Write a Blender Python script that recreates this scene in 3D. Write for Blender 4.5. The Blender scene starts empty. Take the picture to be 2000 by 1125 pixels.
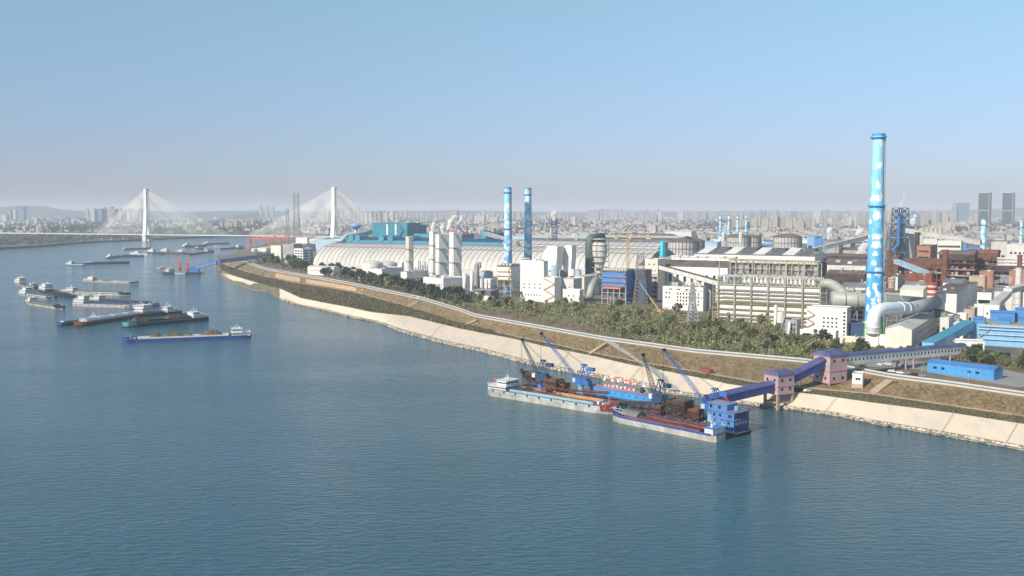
import bpy, math, random
from math import sin, cos, pi, radians, sqrt, atan2, atan
R = random.Random(7)
S = bpy.context.scene
COL = S.collection
# ---------------------------------------------------------------- camera
HC, F, HOR = 110.0, 2000.0, 411.0
TH = atan((562.5 - HOR) / F)
cd = bpy.data.cameras.new('camera'); cam = bpy.data.objects.new('camera', cd); COL.objects.link(cam)
cd.sensor_width = 36; cd.lens = 36; cd.clip_start = 1; cd.clip_end = 90000
cam.location = (0, 0, HC); cam.rotation_euler = (pi / 2 - TH, 0, 0)
S.camera = cam
# ---------------------------------------------------------------- world, sun, exposure
SAZ, SEL = radians(226), radians(33)          # compass-like azimuth of the sun measured from +Y clockwise
W = bpy.data.worlds.new('World'); S.world = W; W.use_nodes = True
nt = W.node_tree; sk = nt.nodes.new('ShaderNodeTexSky'); sk.sky_type = 'NISHITA'; sk.sun_disc = False
sk.sun_elevation = SEL; sk.sun_rotation = SAZ; sk.altitude = 100; sk.air_density = 1.0; sk.dust_density = .4; sk.ozone_density = 2
nt.nodes['Background'].inputs[1].default_value = 0.084
g_ = nt.nodes.new('ShaderNodeTexCoord'); sx_ = nt.nodes.new('ShaderNodeSeparateXYZ'); nt.links.new(g_.outputs['Generated'], sx_.inputs[0])
cr_ = nt.nodes.new('ShaderNodeValToRGB'); nt.links.new(sx_.outputs[2], cr_.inputs[0]); e_ = cr_.color_ramp.elements     # low air is duller and more violet, as over any industrial plain
e_[0].position = 0.; e_[0].color = (.53, .59, .92, 1); e_[1].position = .42; e_[1].color = (1.2, 1.52, 1.36, 1)
q_ = e_.new(.07); q_.color = (.68, .73, .96, 1); q_ = e_.new(.2); q_.color = (1.02, 1.12, 1.05, 1)
mm_ = nt.nodes.new('ShaderNodeMix'); mm_.data_type = 'RGBA'; mm_.blend_type = 'MULTIPLY'; mm_.inputs[0].default_value = 1
nt.links.new(sk.outputs[0], mm_.inputs[6]); nt.links.new(cr_.outputs[0], mm_.inputs[7]); nt.links.new(mm_.outputs[2], nt.nodes['Background'].inputs[0])
sd = bpy.data.lights.new('sun', 'SUN'); sd.energy = 4.1; sd.angle = radians(.5); sd.color = (1, .9, .77)
so = bpy.data.objects.new('sun', sd); COL.objects.link(so)
so.location = (0, 0, 500)
so.rotation_euler = (pi / 2 - SEL, 0, -SAZ + pi)
S.view_settings.view_transform = 'Standard'; S.view_settings.look = 'None'; S.view_settings.exposure = 0.5
S.view_settings.gamma = 1; S.view_settings.use_curve_mapping = False
S.cycles.volume_bounces = 4; S.cycles.max_bounces = 8; S.cycles.transparent_max_bounces = 16
S.cycles.use_denoising = True
HAZE = 0.000078
# ---------------------------------------------------------------- projection helpers: photo pixel -> world point
def ray(px, py):
    a = (px - 1000) / F; b = (562.5 - py) / F
    return a, cos(TH) + b * sin(TH), -sin(TH) + b * cos(TH)
def P(px, py, z=0):
    a, b, c = ray(px, py); t = (z - HC) / c
    return (a * t, b * t, z)
def D(px, py, Y):
    a, b, c = ray(px, py); t = Y / b
    return (a * t, Y, HC + c * t)
def zat(py, Y): return D(1000, py, Y)[2]
def yof(py, z=12): return P(1000, py, z)[1]
def pxof(x, y, z=12):
    d = y * cos(TH) + (HC - z) * sin(TH)
    return 1000 + F * x / d
def lerp(a, b, t): return a + (b - a) * t
def itp(tab, x):
    if x <= tab[0][0]: return tab[0][1]
    for (a, b), (c, d) in zip(tab, tab[1:]):
        if x <= c: return b + (d - b) * (x - a) / (c - a)
    return tab[-1][1]
# ---------------------------------------------------------------- materials
MC = {}
def M(name, col=(.5, .5, .5), rough=.75, metal=0., var=.22, scale=.15, streak=0., rnd=0., col2=None, bump=0., stripes=None):
    if name in MC: return MC[name]
    m = bpy.data.materials.new(name); m.use_nodes = True; n = m.node_tree; L = n.links.new
    b = n.nodes['Principled BSDF']; b.inputs['Roughness'].default_value = rough; b.inputs['Metallic'].default_value = metal
    tc = n.nodes.new('ShaderNodeTexCoord'); vec = tc.outputs['Object']
    no = n.nodes.new('ShaderNodeTexNoise'); no.inputs['Scale'].default_value = scale; no.inputs['Detail'].default_value = 5
    no.inputs['Roughness'].default_value = .62
    L(vec, no.inputs['Vector'])
    mr = n.nodes.new('ShaderNodeMapRange'); mr.inputs[1].default_value = .3; mr.inputs[2].default_value = .7
    L(no.outputs['Fac'], mr.inputs[0])
    mx = n.nodes.new('ShaderNodeMix'); mx.data_type = 'RGBA'
    c2 = col2 or tuple(c * (1 - 1.6 * var) for c in col)
    c1 = tuple(min(1, c * (1 + .5 * var)) for c in col) if col2 is None else col
    mx.inputs[6].default_value = (*c1, 1); mx.inputs[7].default_value = (*c2, 1)
    L(mr.outputs[0], mx.inputs[0]); out = mx.outputs[2]
    if streak:
        mp = n.nodes.new('ShaderNodeMapping'); mp.inputs['Scale'].default_value = (.9, .9, .06); L(vec, mp.inputs[0])
        n2 = n.nodes.new('ShaderNodeTexNoise'); n2.inputs['Scale'].default_value = 1.; n2.inputs['Detail'].default_value = 4
        L(mp.outputs[0], n2.inputs['Vector'])
        r2 = n.nodes.new('ShaderNodeMapRange'); r2.inputs[1].default_value = .5; r2.inputs[2].default_value = .8; r2.inputs[4].default_value = streak
        L(n2.outputs['Fac'], r2.inputs[0])
        m2 = n.nodes.new('ShaderNodeMix'); m2.data_type = 'RGBA'; L(r2.outputs[0], m2.inputs[0]); L(out, m2.inputs[6])
        m2.inputs[7].default_value = (col[0] * .45 + .03, col[1] * .4 + .02, col[2] * .35 + .01, 1); out = m2.outputs[2]
    if stripes:                                  # panel or storey joints: (axis, period, share, factor)
        for ax, per, sh, fac in stripes:
            sx = n.nodes.new('ShaderNodeSeparateXYZ'); L(vec, sx.inputs[0]); o = sx.outputs[ax]
            if ax == 3: pass
            d = n.nodes.new('ShaderNodeMath'); d.operation = 'DIVIDE'; L(o, d.inputs[0]); d.inputs[1].default_value = per
            fr = n.nodes.new('ShaderNodeMath'); fr.operation = 'FRACT'; L(d.outputs[0], fr.inputs[0])
            ls = n.nodes.new('ShaderNodeMath'); ls.operation = 'LESS_THAN'; L(fr.outputs[0], ls.inputs[0]); ls.inputs[1].default_value = sh
            m3 = n.nodes.new('ShaderNodeMix'); m3.data_type = 'RGBA'; L(ls.outputs[0], m3.inputs[0]); L(out, m3.inputs[6])
            m3.inputs[7].default_value = (col[0] * fac, col[1] * fac, col[2] * fac, 1); out = m3.outputs[2]
    if rnd:
        oi = n.nodes.new('ShaderNodeObjectInfo'); hs = n.nodes.new('ShaderNodeHueSaturation')
        r3 = n.nodes.new('ShaderNodeMapRange'); r3.inputs[3].default_value = 1 - rnd; r3.inputs[4].default_value = 1 + rnd
        L(oi.outputs['Random'], r3.inputs[0]); L(r3.outputs[0], hs.inputs['Value']); L(out, hs.inputs['Color'])
        r4 = n.nodes.new('ShaderNodeMapRange'); r4.inputs[3].default_value = .5 - rnd * .12; r4.inputs[4].default_value = .5 + rnd * .08
        w = n.nodes.new('ShaderNodeMath'); w.operation = 'MULTIPLY'; w.inputs[1].default_value = 7.3; L(oi.outputs['Random'], w.inputs[0])
        f2 = n.nodes.new('ShaderNodeMath'); f2.operation = 'FRACT'; L(w.outputs[0], f2.inputs[0])
        L(f2.outputs[0], r4.inputs[0]); L(r4.outputs[0], hs.inputs['Hue']); out = hs.outputs[0]
    L(out, b.inputs['Base Color'])
    if bump:
        bp = n.nodes.new('ShaderNodeBump'); bp.inputs['Distance'].default_value = bump; bp.inputs['Strength'].default_value = .8
        L(no.outputs['Fac'], bp.inputs['Height']); L(bp.outputs[0], b.inputs['Normal'])
    MC[name] = m; return m
M('white', (.76, .735, .69), .6, var=.12, scale=.05, streak=.5)
M('cream', (.66, .62, .54), .7, var=.1, scale=.06, streak=.35)
M('offwhite', (.6, .58, .54), .7, var=.12, scale=.07, streak=.4)
M('whitepanel', (.76, .735, .69), .6, var=.1, scale=.08, streak=.5, stripes=[(2, 4., .05, .6)])
M('grey', (.34, .34, .34), .7, var=.2, scale=.1, streak=.3)
M('darkgrey', (.13, .13, .135), .8, var=.3, scale=.1, streak=.2)
M('steel', (.42, .43, .42), .5, .3, var=.2, scale=.3, streak=.3)
M('frame', (.4, .37, .3), .6, 0, var=.3, scale=.4)
M('yellowsteel', (.48, .38, .14), .6, 0, var=.35, scale=.3)
M('lattice', (.24, .2, .17), .6, .1, var=.2)
M('rust', (.17, .075, .045), .9, var=.45, scale=.15, streak=.4)
M('rustred', (.24, .08, .05), .9, var=.4, scale=.12, streak=.3)
M('rustdark', (.075, .052, .042), .9, var=.5, scale=.12, streak=.3)
M('brownroof', (.15, .115, .095), .85, var=.4, scale=.05)
M('greyroof', (.2, .2, .2), .8, var=.35, scale=.06)
M('paleroof', (.52, .5, .45), .8, var=.18, scale=.05, streak=0)
M('orangebrick', (.38, .19, .125), .85, var=.25, scale=.2, streak=.3)
M('beigebrick', (.45, .36, .27), .85, var=.2, scale=.2)
M('blue', (.06, .2, .5), .5, var=.12, scale=.1, streak=.15)
M('brightblue', (.06, .29, .62), .5, var=.15, scale=.08, streak=.4)
M('deepblue', (.04, .06, .28), .6, var=.25, scale=.15, streak=.45)
M('blueroof', (.09, .1, .235), .6, var=.3, scale=.12, stripes=[(0, 1.2, .12, .7)])
M('skyblue', (.2, .44, .68), .55, var=.2, scale=.08, streak=.5)
M('paleblue', (.36, .5, .62), .6, var=.12, scale=.08, streak=.3)
M('teal', (.025, .22, .31), .5, var=.18, scale=.05, streak=.3, stripes=[(0, 9., .03, .6)])
M('brightteal', (.055, .27, .38), .5, var=.15, scale=.05, streak=.2)
M('navy', (.02, .06, .14), .6, var=.2, scale=.05, streak=.2)
M('pink', (.47, .34, .345), .75, var=.18, scale=.12, streak=.5)
M('pinktrim', (.5, .2, .24), .7, var=.1)
M('glass', (.025, .035, .045), .15, var=.3, scale=.4)
M('glassband', (.03, .04, .05), .2, var=.2, scale=.4, stripes=[(0, 1.5, .22, 14.), (1, 1.5, .22, 14.)])
M('winframe', (.6, .6, .58), .6, var=.05)
M('hullsilver', (.5, .475, .41), .6, .1, var=.35, scale=.12, streak=.55)
M('hullblack', (.014, .018, .035), .6, var=.4, scale=.12, streak=.2)
M('hullblue', (.03, .08, .3), .5, var=.25, scale=.12, streak=.35)
M('hulllight', (.28, .48, .58), .55, var=.15, scale=.12, streak=.35)
M('hullteal', (.12, .4, .45), .6, var=.2, scale=.2, streak=.3)
M('hullred', (.28, .05, .04), .7, var=.3, scale=.2, streak=.4)
M('hullpink', (.5, .33, .3), .7, var=.2, scale=.2, streak=.4)
M('hullgrey', (.25, .26, .26), .7, var=.25, scale=.15, streak=.4)
M('orange', (.72, .2, .06), .6, var=.15, scale=.2, streak=.2)
M('tarp', (.13, .105, .085), .85, var=.2, scale=.2, stripes=[(0, 3., .06, .75)])
M('tarpdark', (.06, .065, .07), .8, var=.2, scale=.2, stripes=[(0, 2.4, .12, 1.6)])
M('silvercover', (.5, .52, .55), .4, .4, var=.15, scale=.1)
M('deck', (.09, .085, .085), .85, var=.3, scale=.25)
M('ore', (.2, .085, .04), .95, var=.4, scale=.3, bump=.6)
M('oredark', (.045, .04, .035), .95, var=.4, scale=.3, bump=.5)
M('sandcargo', (.13, .095, .055), .95, var=.4, scale=.2, bump=.6)
M('holdorange', (.5, .25, .11), .8, var=.2, scale=.2, streak=.35)
M('red', (.68, .05, .04), .6, var=.1, scale=.3)
M('redpaint', (.5, .04, .03), .6, var=.2, scale=.3)
M('cranered', (.6, .09, .05), .6, var=.15, scale=.3)
M('craneblue', (.03, .08, .38), .5, var=.25, scale=.3, streak=.3)
M('yellow', (.75, .42, .05), .6, var=.15, scale=.3)
M('black', (.02, .02, .02), .8, var=.3)
M('concrete', (.42, .4, .35), .85, var=.14, scale=.1, streak=.2)
M('duct', (.36, .38, .33), .55, .1, var=.15, scale=.1, streak=.3)
M('ductgreen', (.1, .14, .12), .6, .1, var=.2, scale=.1, streak=.3)
M('cranemid', (.03, .13, .4), .5, var=.2, scale=.3, streak=.2); M('yellowpale', (.5, .35, .15), .6, var=.2, scale=.3)
M('ductwhite', (.76, .76, .76), .35, .0, var=.08, scale=.1, streak=.2)
M('vault', (.52, .495, .45), .55, 0, var=.1, scale=.03, streak=.1)
M('vaultrib', (.2, .19, .18), .6)
M('cyan', (.03, .62, .75), .5, var=.1)
M('asphalt', (.27, .265, .25), .9, var=.15, scale=.05)
M('roadline', (.5, .49, .46), .8, var=.1)
M('bridgewhite', (.7, .69, .66), .6, var=.06, scale=.02, streak=.12)
M('cable', (.62, .61, .58), .5, var=.05)
M('trunk', (.09, .07, .05), .9)
M('leafdark', (.055, .08, .035), .8, var=.5, scale=.35, rnd=.3)
M('leafmid', (.2, .225, .09), .8, var=.45, scale=.35, rnd=.3)
M('leafgrey', (.33, .315, .165), .85, var=.45, scale=.35, rnd=.25)
M('leaffar', (.03, .05, .03), .9, var=.4, scale=.05)
M('glassgreen', (.07, .1, .12), .3, .2, var=.3, scale=.05, stripes=[(2, 4.2, .3, .5)])
M('carwhite', (.75, .75, .75), .3, var=.03)
M('carblack', (.03, .03, .035), .3, var=.1)
M('cargrey', (.25, .26, .27), .3, var=.1)
M('carred', (.4, .03, .02), .3, var=.1)
M('tyre', (.02, .02, .02), .9)
# ---------------------------------------------------------------- mesh builder
class MB:
    def __init__(s): s.v = []; s.f = []; s.m = []
    def add(s, vs, fs, m=0):
        o = len(s.v); s.v += [tuple(v) for v in vs]; s.f += [tuple(i + o for i in f) for f in fs]; s.m += [m] * len(fs); return s
    def box(s, x0, x1, y0, y1, z0, z1, m=0):
        return s.add([(x0, y0, z0), (x1, y0, z0), (x1, y1, z0), (x0, y1, z0), (x0, y0, z1), (x1, y0, z1), (x1, y1, z1), (x0, y1, z1)],
              [(3, 2, 1, 0), (4, 5, 6, 7), (0, 1, 5, 4), (1, 2, 6, 5), (2, 3, 7, 6), (3, 0, 4, 7)], m)
    def cyl(s, x, y, z0, z1, r0, r1=None, n=16, m=0, a0=0.):
        r1 = r0 if r1 is None else r1
        v = [(x + r0 * cos(a0 + 2 * pi * i / n), y + r0 * sin(a0 + 2 * pi * i / n), z0) for i in range(n)] + \
            [(x + r1 * cos(a0 + 2 * pi * i / n), y + r1 * sin(a0 + 2 * pi * i / n), z1) for i in range(n)]
        f = [(i, (i + 1) % n, n + (i + 1) % n, n + i) for i in range(n)] + [tuple(range(n - 1, -1, -1)), tuple(range(n, 2 * n))]
        return s.add(v, f, m)
    def lathe(s, x, y, prof, n=24, m=0):
        v = []; f = []
        for r, z in prof:
            v += [(x + r * cos(2 * pi * i / n), y + r * sin(2 * pi * i / n), z) for i in range(n)]
        for k in range(len(prof) - 1):
            f += [(k * n + i, k * n + (i + 1) % n, (k + 1) * n + (i + 1) % n, (k + 1) * n + i) for i in range(n)]
        f += [tuple(range(n - 1, -1, -1)), tuple(range((len(prof) - 1) * n, len(prof) * n))]
        return s.add(v, f, m)
    def tube(s, pts, r, n=6, m=0, a0=0., caps=True):
        import mathutils
        V = mathutils.Vector; pts = [V(p) for p in pts]; rr = r if isinstance(r, (list, tuple)) else [r] * len(pts)
        vs = []; fs = []; u = None
        for k, p in enumerate(pts):
            t = (pts[min(k + 1, len(pts) - 1)] - pts[max(k - 1, 0)])
            if t.length < 1e-6: t = V((0, 0, 1))
            t.normalize(); a = V((0, 0, 1)) if abs(t.z) < .95 else V((0, 1, 0))
            u = t.cross(a).normalized() if u is None else (u - t * u.dot(t)).normalized(); w = u.cross(t)
            vs += [tuple(p + (u * cos(a0 + 2 * pi * i / n) + w * sin(a0 + 2 * pi * i / n)) * rr[k]) for i in range(n)]
        for k in range(len(pts) - 1):
            fs += [(k * n + i, (k + 1) * n + i, (k + 1) * n + (i + 1) % n, k * n + (i + 1) % n) for i in range(n)]
        if caps: fs += [tuple(range(n)), tuple(range((len(pts)) * n - 1, (len(pts) - 1) * n - 1, -1))]
        return s.add(vs, fs, m)
    def beam(s, p, q, w=.3, m=0): return s.tube([p, q], w * .7071, 4, m, pi / 4)
    def prism(s, poly, z0, z1, m=0):
        n = len(poly); v = [(x, y, z0) for x, y in poly] + [(x, y, z1) for x, y in poly]
        return s.add(v, [(i, (i + 1) % n, n + (i + 1) % n, n + i) for i in range(n)] + [tuple(range(n - 1, -1, -1)), tuple(range(n, 2 * n))], m)
    def xprism(s, prof, x0, x1, m=0):           # profile in (y, z) extruded along x
        n = len(prof); v = [(x0, y, z) for y, z in prof] + [(x1, y, z) for y, z in prof]
        return s.add(v, [(i, (i + 1) % n, n + (i + 1) % n, n + i) for i in range(n)] + [tuple(range(n - 1, -1, -1)), tuple(range(n, 2 * n))], m)
    def truss(s, p, q, h, n, w=.25, m=0, side=(0, 1, 0), d=0):    # lattice girder between p and q
        for k in range(n):
            a = [lerp(p[i], q[i], k / n) for i in range(3)]; b = [lerp(p[i], q[i], (k + 1) / n) for i in range(3)]
            A = (a[0], a[1], a[2] + h); B = (b[0], b[1], b[2] + h)
            s.beam(a, A, w, m); s.beam(a if k % 2 else A, B if k % 2 else b, w, m)
        P0 = tuple(p); Q0 = tuple(q); s.beam(P0, Q0, w * 1.3, m); s.beam((p[0], p[1], p[2] + h), (q[0], q[1], q[2] + h), w * 1.3, m)
        s.beam(q, (q[0], q[1], q[2] + h), w, m); return s
    def mast(s, x, y, z0, z1, w0, w1, n, b=.3, m=0, n0=None):           # square lattice mast
        def c(t):
            h = lerp(w0, w1, t) / 2; z = lerp(z0, z1, t); return [(x - h, y - h, z), (x + h, y - h, z), (x + h, y + h, z), (x - h, y + h, z)]
        for k in range(n):
            a = c(k / n); d = c((k + 1) / n)
            for i in range(4):
                j = (i + 1) % 4; s.beam(a[i], d[i], b * 1.3, m); s.beam(a[i], d[j], b, m); s.beam(a[j], d[i], b, m); s.beam(d[i], d[j], b, m)
        return s
    def obj(s, name, mats, parent=None, loc=(0, 0, 0), rz=0., smooth=False):
        me = bpy.data.meshes.new(name); me.from_pydata(s.v, [], s.f)
        mats = [mats] if isinstance(mats, str) else mats
        for k in mats: me.materials.append(MC[k])
        if len(mats) > 1: me.polygons.foreach_set('material_index', s.m)
        if smooth: me.polygons.foreach_set('use_smooth', [True] * len(s.f))
        me.update(); o = bpy.data.objects.new(name, me); COL.objects.link(o)
        o.location = loc; o.rotation_euler = (0, 0, rz); o.parent = parent
        return o
LABELS = set()
def tag(o, label, cat=None, group=None, kind=None):
    if label: o['label'] = label
    if cat: o['category'] = cat
    if group: o['group'] = group
    if kind: o['kind'] = kind
    return o
def T(name, label, cat, loc, rz=0., group=None):
    o = bpy.data.objects.new(name, None); COL.objects.link(o); o.location = loc; o.rotation_euler = (0, 0, rz)
    return tag(o, label, cat, group)
def struct(name, mb, mats, smooth=False, label=None): return tag(mb.obj(name, mats, smooth=smooth), label, kind='structure')
def dup(root, loc, rz=0., label=None, group=None, sc=None):
    r = root.copy(); COL.objects.link(r); r.location = loc; r.rotation_euler = (0, 0, rz)
    if sc: r.scale = sc
    if label: r['label'] = label
    if group: r['group'] = group
    for ch in list(root.children):
        c = ch.copy(); COL.objects.link(c); c.parent = r
        for g in ch.children:
            d = g.copy(); COL.objects.link(d); d.parent = c
    return r
ANG = radians(-30)
ORD = 'first second third fourth fifth sixth seventh eighth ninth tenth eleventh twelfth thirteenth fourteenth fifteenth sixteenth seventeenth eighteenth nineteenth twentieth'.split() + ['twenty-' + x for x in 'first second third fourth fifth sixth seventh eighth ninth'.split()] + ['thirtieth'] + ['thirty-' + x for x in 'first second third fourth fifth sixth seventh eighth ninth'.split()] + ['fortieth']
# ================================================================ SETTING: water, banks, ground
def water():
    m = bpy.data.materials.new('river_water'); m.use_nodes = True; n = m.node_tree; L = n.links.new; MC['water'] = m
    b = n.nodes['Principled BSDF']; b.inputs['Roughness'].default_value = .16; b.inputs['IOR'].default_value = 1.33
    g = n.nodes.new('ShaderNodeNewGeometry')
    def noise(sc, det, sx=1, sy=1, rot=.5):
        mp = n.nodes.new('ShaderNodeMapping'); mp.inputs['Scale'].default_value = (sx, sy, 1); mp.inputs['Rotation'].default_value = (0, 0, rot)
        L(g.outputs['Position'], mp.inputs[0]); t = n.nodes.new('ShaderNodeTexNoise'); t.inputs['Scale'].default_value = sc
        t.inputs['Detail'].default_value = det; t.inputs['Distortion'].default_value = .4; L(mp.outputs[0], t.inputs[0]); return t
    n1 = noise(.4, 5, .45, 1, -.16); n2 = noise(.07, 3, .5, 1, .12); n3 = noise(.006, 4, 1, 2.2, .6); n4 = noise(.0018, 3, 1, 3, .3)
    # current and wind patches: colour of suspended silt varies a little
    mx = n.nodes.new('ShaderNodeMix'); mx.data_type = 'RGBA'; mx.inputs[6].default_value = (.023, .08, .108, 1); mx.inputs[7].default_value = (.034, .1, .135, 1)
    r = n.nodes.new('ShaderNodeMapRange'); r.inputs[1].default_value = .35; r.inputs[2].default_value = .68; L(n4.outputs['Fac'], r.inputs[0]); L(r.outputs[0], mx.inputs[0])
    L(mx.outputs[2], b.inputs['Base Color'])
    r2 = n.nodes.new('ShaderNodeMapRange'); r2.inputs[1].default_value = .35; r2.inputs[2].default_value = .65; r2.inputs[3].default_value = .75; r2.inputs[4].default_value = 1.
    L(n3.outputs['Fac'], r2.inputs[0])
    r5 = n.nodes.new('ShaderNodeMapRange'); r5.inputs[1].default_value = .4; r5.inputs[2].default_value = .62; r5.inputs[3].default_value = .1; r5.inputs[4].default_value = .15; L(n3.outputs['Fac'], r5.inputs[0]); L(r5.outputs[0], b.inputs['Roughness'])
    b1 = n.nodes.new('ShaderNodeBump'); b1.inputs['Distance'].default_value = 1.15; L(r2.outputs[0], b1.inputs['Strength']); L(n1.outputs['Fac'], b1.inputs['Height'])
    b2 = n.nodes.new('ShaderNodeBump'); b2.inputs['Distance'].default_value = .9; b2.inputs['Strength'].default_value = .5; L(n2.outputs['Fac'], b2.inputs['Height'])
    L(b1.outputs[0], b2.inputs['Normal']); L(b2.outputs[0], b.inputs['Normal'])
    mb = MB(); mb.add([(-26000, -300, 0), (26000, -300, 0), (26000, 30000, 0), (-26000, 30000, 0)], [(0, 1, 2, 3)])
    struct('river_water', mb, 'water', label='broad blue rippled river')
water()
# lines of the near bank as photo rows per column; every point is then set out on the ground at its own height
WL = [(424, 524), (428, 536), (456, 552), (490, 565), (509, 568), (524, 569), (549, 585), (593, 597), (640, 607), (680, 617.5), (742, 630), (789, 649), (867, 670), (900, 677), (940, 685), (1024, 708), (1080, 720), (1136, 731), (1192, 740), (1248, 750), (1276, 758), (1301, 767), (1346, 773), (1388, 777), (1416, 782), (1458, 789), (1566, 801), (1640, 812), (1710, 827), (1850, 851), (2000, 878), (2300, 935)]
CT = [(424, 518), (436, 528), (462, 540), (509, 554), (525, 559), (546, 563), (587, 582), (624, 589.6), (680, 600), (727, 610), (798, 617.6), (851, 630), (900, 642), (1000, 661), (1080, 680), (1158, 695), (1234, 713), (1262, 717), (1326, 730), (1388, 742), (1422, 750), (1472, 757), (1597, 771), (1710, 787), (1850, 805), (2000, 828), (2300, 878)]
PT = [(424, 512), (450, 521), (480, 531), (503, 537), (571, 552), (640, 562), (696, 572), (795, 599), (900, 633), (1010, 659), (1094, 676), (1164, 692), (1234, 706), (1304, 718), (1402, 735), (1486, 750), (1597, 762), (1710, 772), (1850, 793), (2000, 815), (2300, 862)]
CR = [(424, 509), (450, 511), (478, 513), (524, 528), (587, 539), (680, 555), (780, 576), (820, 584), (900, 608), (929, 619), (991, 630), (1080, 646), (1180, 664), (1360, 689), (1574, 708), (1660, 723), (1740, 738), (1850, 752), (2000, 774), (2300, 820)]
zC, zP, zR, zG = 8., 9., 15., 12.
BANKFAR = [(424, 514), (440, 503), (470, 492), (510, 481), (540, 474), (580, 470), (640, 467.5), (700, 465.5), (740, 462)]
def mat_bank():
    def patch(name, c1, c2, c3, sc, bump=0.):
        m = M(name, c1, .9, var=0, scale=sc, col2=c2, bump=bump); n = m.node_tree; L = n.links.new
        b = n.nodes['Principled BSDF']; src = b.inputs['Base Color'].links[0].from_socket
        t = n.nodes.new('ShaderNodeTexNoise'); t.inputs['Scale'].default_value = sc * 8; t.inputs['Detail'].default_value = 6
        tc = n.nodes.new('ShaderNodeTexCoord'); mp = n.nodes.new('ShaderNodeMapping'); mp.inputs['Scale'].default_value = (1, .45, 1); mp.inputs['Rotation'].default_value = (0, 0, -.8)
        L(tc.outputs['Object'], mp.inputs[0]); L(mp.outputs[0], t.inputs[0])
        r = n.nodes.new('ShaderNodeMapRange'); r.inputs[1].default_value = .46; r.inputs[2].default_value = .66; r.inputs[4].default_value = .8; L(t.outputs['Fac'], r.inputs[0])
        x = n.nodes.new('ShaderNodeMix'); x.data_type = 'RGBA'; L(r.outputs[0], x.inputs[0]); L(src, x.inputs[6]); x.inputs[7].default_value = (*c3, 1); L(x.outputs[2], b.inputs['Base Color'])
        return m
    patch('grassbrown', (.29, .185, .095), (.22, .16, .075), (.15, .12, .055), .02, .3)
    patch('berm', (.17, .14, .08), (.12, .12, .06), (.075, .075, .04), .02, .5)
    patch('soil', (.24, .15, .095), (.17, .125, .07), (.1, .1, .045), .012, .4)
    patch('plantground', (.21, .175, .135), (.12, .105, .085), (.06, .06, .045), .006)
    patch('farland', (.1, .105, .075), (.14, .13, .1), (.05, .065, .045), .0012)
    m = patch('revet', (.62, .515, .395), (.56, .47, .36), (.5, .43, .34), .02)
    M('sandpath', (.45, .33, .22), .9, var=.2, scale=.1); M('barecut', (.62, .4, .22), .9, var=.2, scale=.15)
    M('wetstone', (.3, .27, .22), .9, var=.5, scale=.8)
mat_bank()
def strip(name, la, za, lb, zb, x0, x1, mat, step=6, sub=1, dz=0., offa=0, offb=0, noise=0., label=None, rnd=None):
    rr = random.Random(3)
    mb = MB(); n = int((x1 - x0) / step); rows = []
    for i in range(n + 1):
        px = x0 + (x1 - x0) * i / n
        a = P(px, itp(la, px) + offa, za); b = P(px, itp(lb, px) + offb, zb); col = []
        for k in range(sub + 1):
            t = k / sub; q = (lerp(a[0], b[0], t), lerp(a[1], b[1], t), lerp(a[2], b[2], t) + dz + (rr.uniform(-noise, noise) if 0 < k < sub else 0)); col.append(q)
        rows.append(col)
    v = [q for c in rows for q in c]; s = sub + 1
    f = [(i * s + k, (i + 1) * s + k, (i + 1) * s + k + 1, i * s + k + 1) for i in range(n) for k in range(sub)]
    mb.add(v, f); return struct(name, mb, mat, label=label)
XR = 2300
def between_(a, b, t): return [(px, lerp(itp(a, px), itp(b, px), t)) for px in range(424, 2301, 12)]
zlow = -1.5
WL2 = [(a, b + 3) for a, b in WL]
strip('river_bed_slope', WL2, zlow, WL, 0.6, 424, XR, 'wetstone', label='wet stony foot of the near river bank')
strip('bank_shoulder', WL, 0.6, CT, zC, 424, 546, 'berm', sub=3, noise=.3, label='weedy low bank at the river bend')
strip('revetment', WL, 0.6, CT, zC, 546, XR, 'revet', sub=2, label='pale concrete revetment sloping into the river')
# revetment patch downstream of the bend
strip('revetment', [(430, 535), (456, 550.5), (490, 563), (509, 560)], 1.2, [(430, 531), (462, 540.5), (509, 554.5)], zC + .1, 432, 507, 'revet', step=3, label='short pale revetment patch at the river bend')
strip('bank_berm', CT, zC, PT, zP, 424, XR, 'berm', sub=3, noise=.35, label='dark weedy berm above the revetment')
strip('embankment_slope', PT, zP, CR, zR, 424, XR, 'grassbrown', sub=4, noise=.15, label='brown grass slope of the levee')
CR2 = [(a, b - 3 - (b - 480) * .012) for a, b in CR]
strip('levee_crest', CR, zR, CR2, zR, 424, XR, 'grassbrown', label='levee crest')
CR3 = [(a, b - 3.5) for a, b in CR2]
strip('embankment_slope', CR2, zR, CR3, zG, 424, XR, 'soil', label='landward slope of the levee')
OB = [(px, min(py - 1, itp(CR3, px) - 2)) for px, py in BANKFAR]
strip('ground', CR3, zG, OB, zG, 424, 740, 'soil', sub=6, label='ground of the wooded strip and port behind the levee')
strip('river_bed_slope', OB, zG, [(a, b - 2.2) for a, b in OB], -1, 424, 740, 'berm', label='upstream bank of the port')
def bigground():
    mb = MB(); n = 40; v = []
    for i in range(n + 1):
        px = 738 + (XR - 738) * i / n
        a = P(px, itp(CR3, px), zG)
        for t in (0, .12, .35, 1):
            d = P(px, lerp(itp(CR3, px), 418, t) if t < 1 else 416.2, zG); v.append(d)
    f = [(i * 4 + k, (i + 1) * 4 + k, (i + 1) * 4 + k + 1, i * 4 + k + 1) for i in range(n) for k in range(3)]
    mb.add(v, f); o = struct('ground', mb, 'plantground', label='grey brown ground of the steelworks and city')
bigground()
LB = [(-900, 520), (0, 484), (60, 481), (100, 478), (150, 473.5), (190, 471), (250, 469), (330, 465), (430, 461.5), (500, 460.5), (760, 459)]
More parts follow.
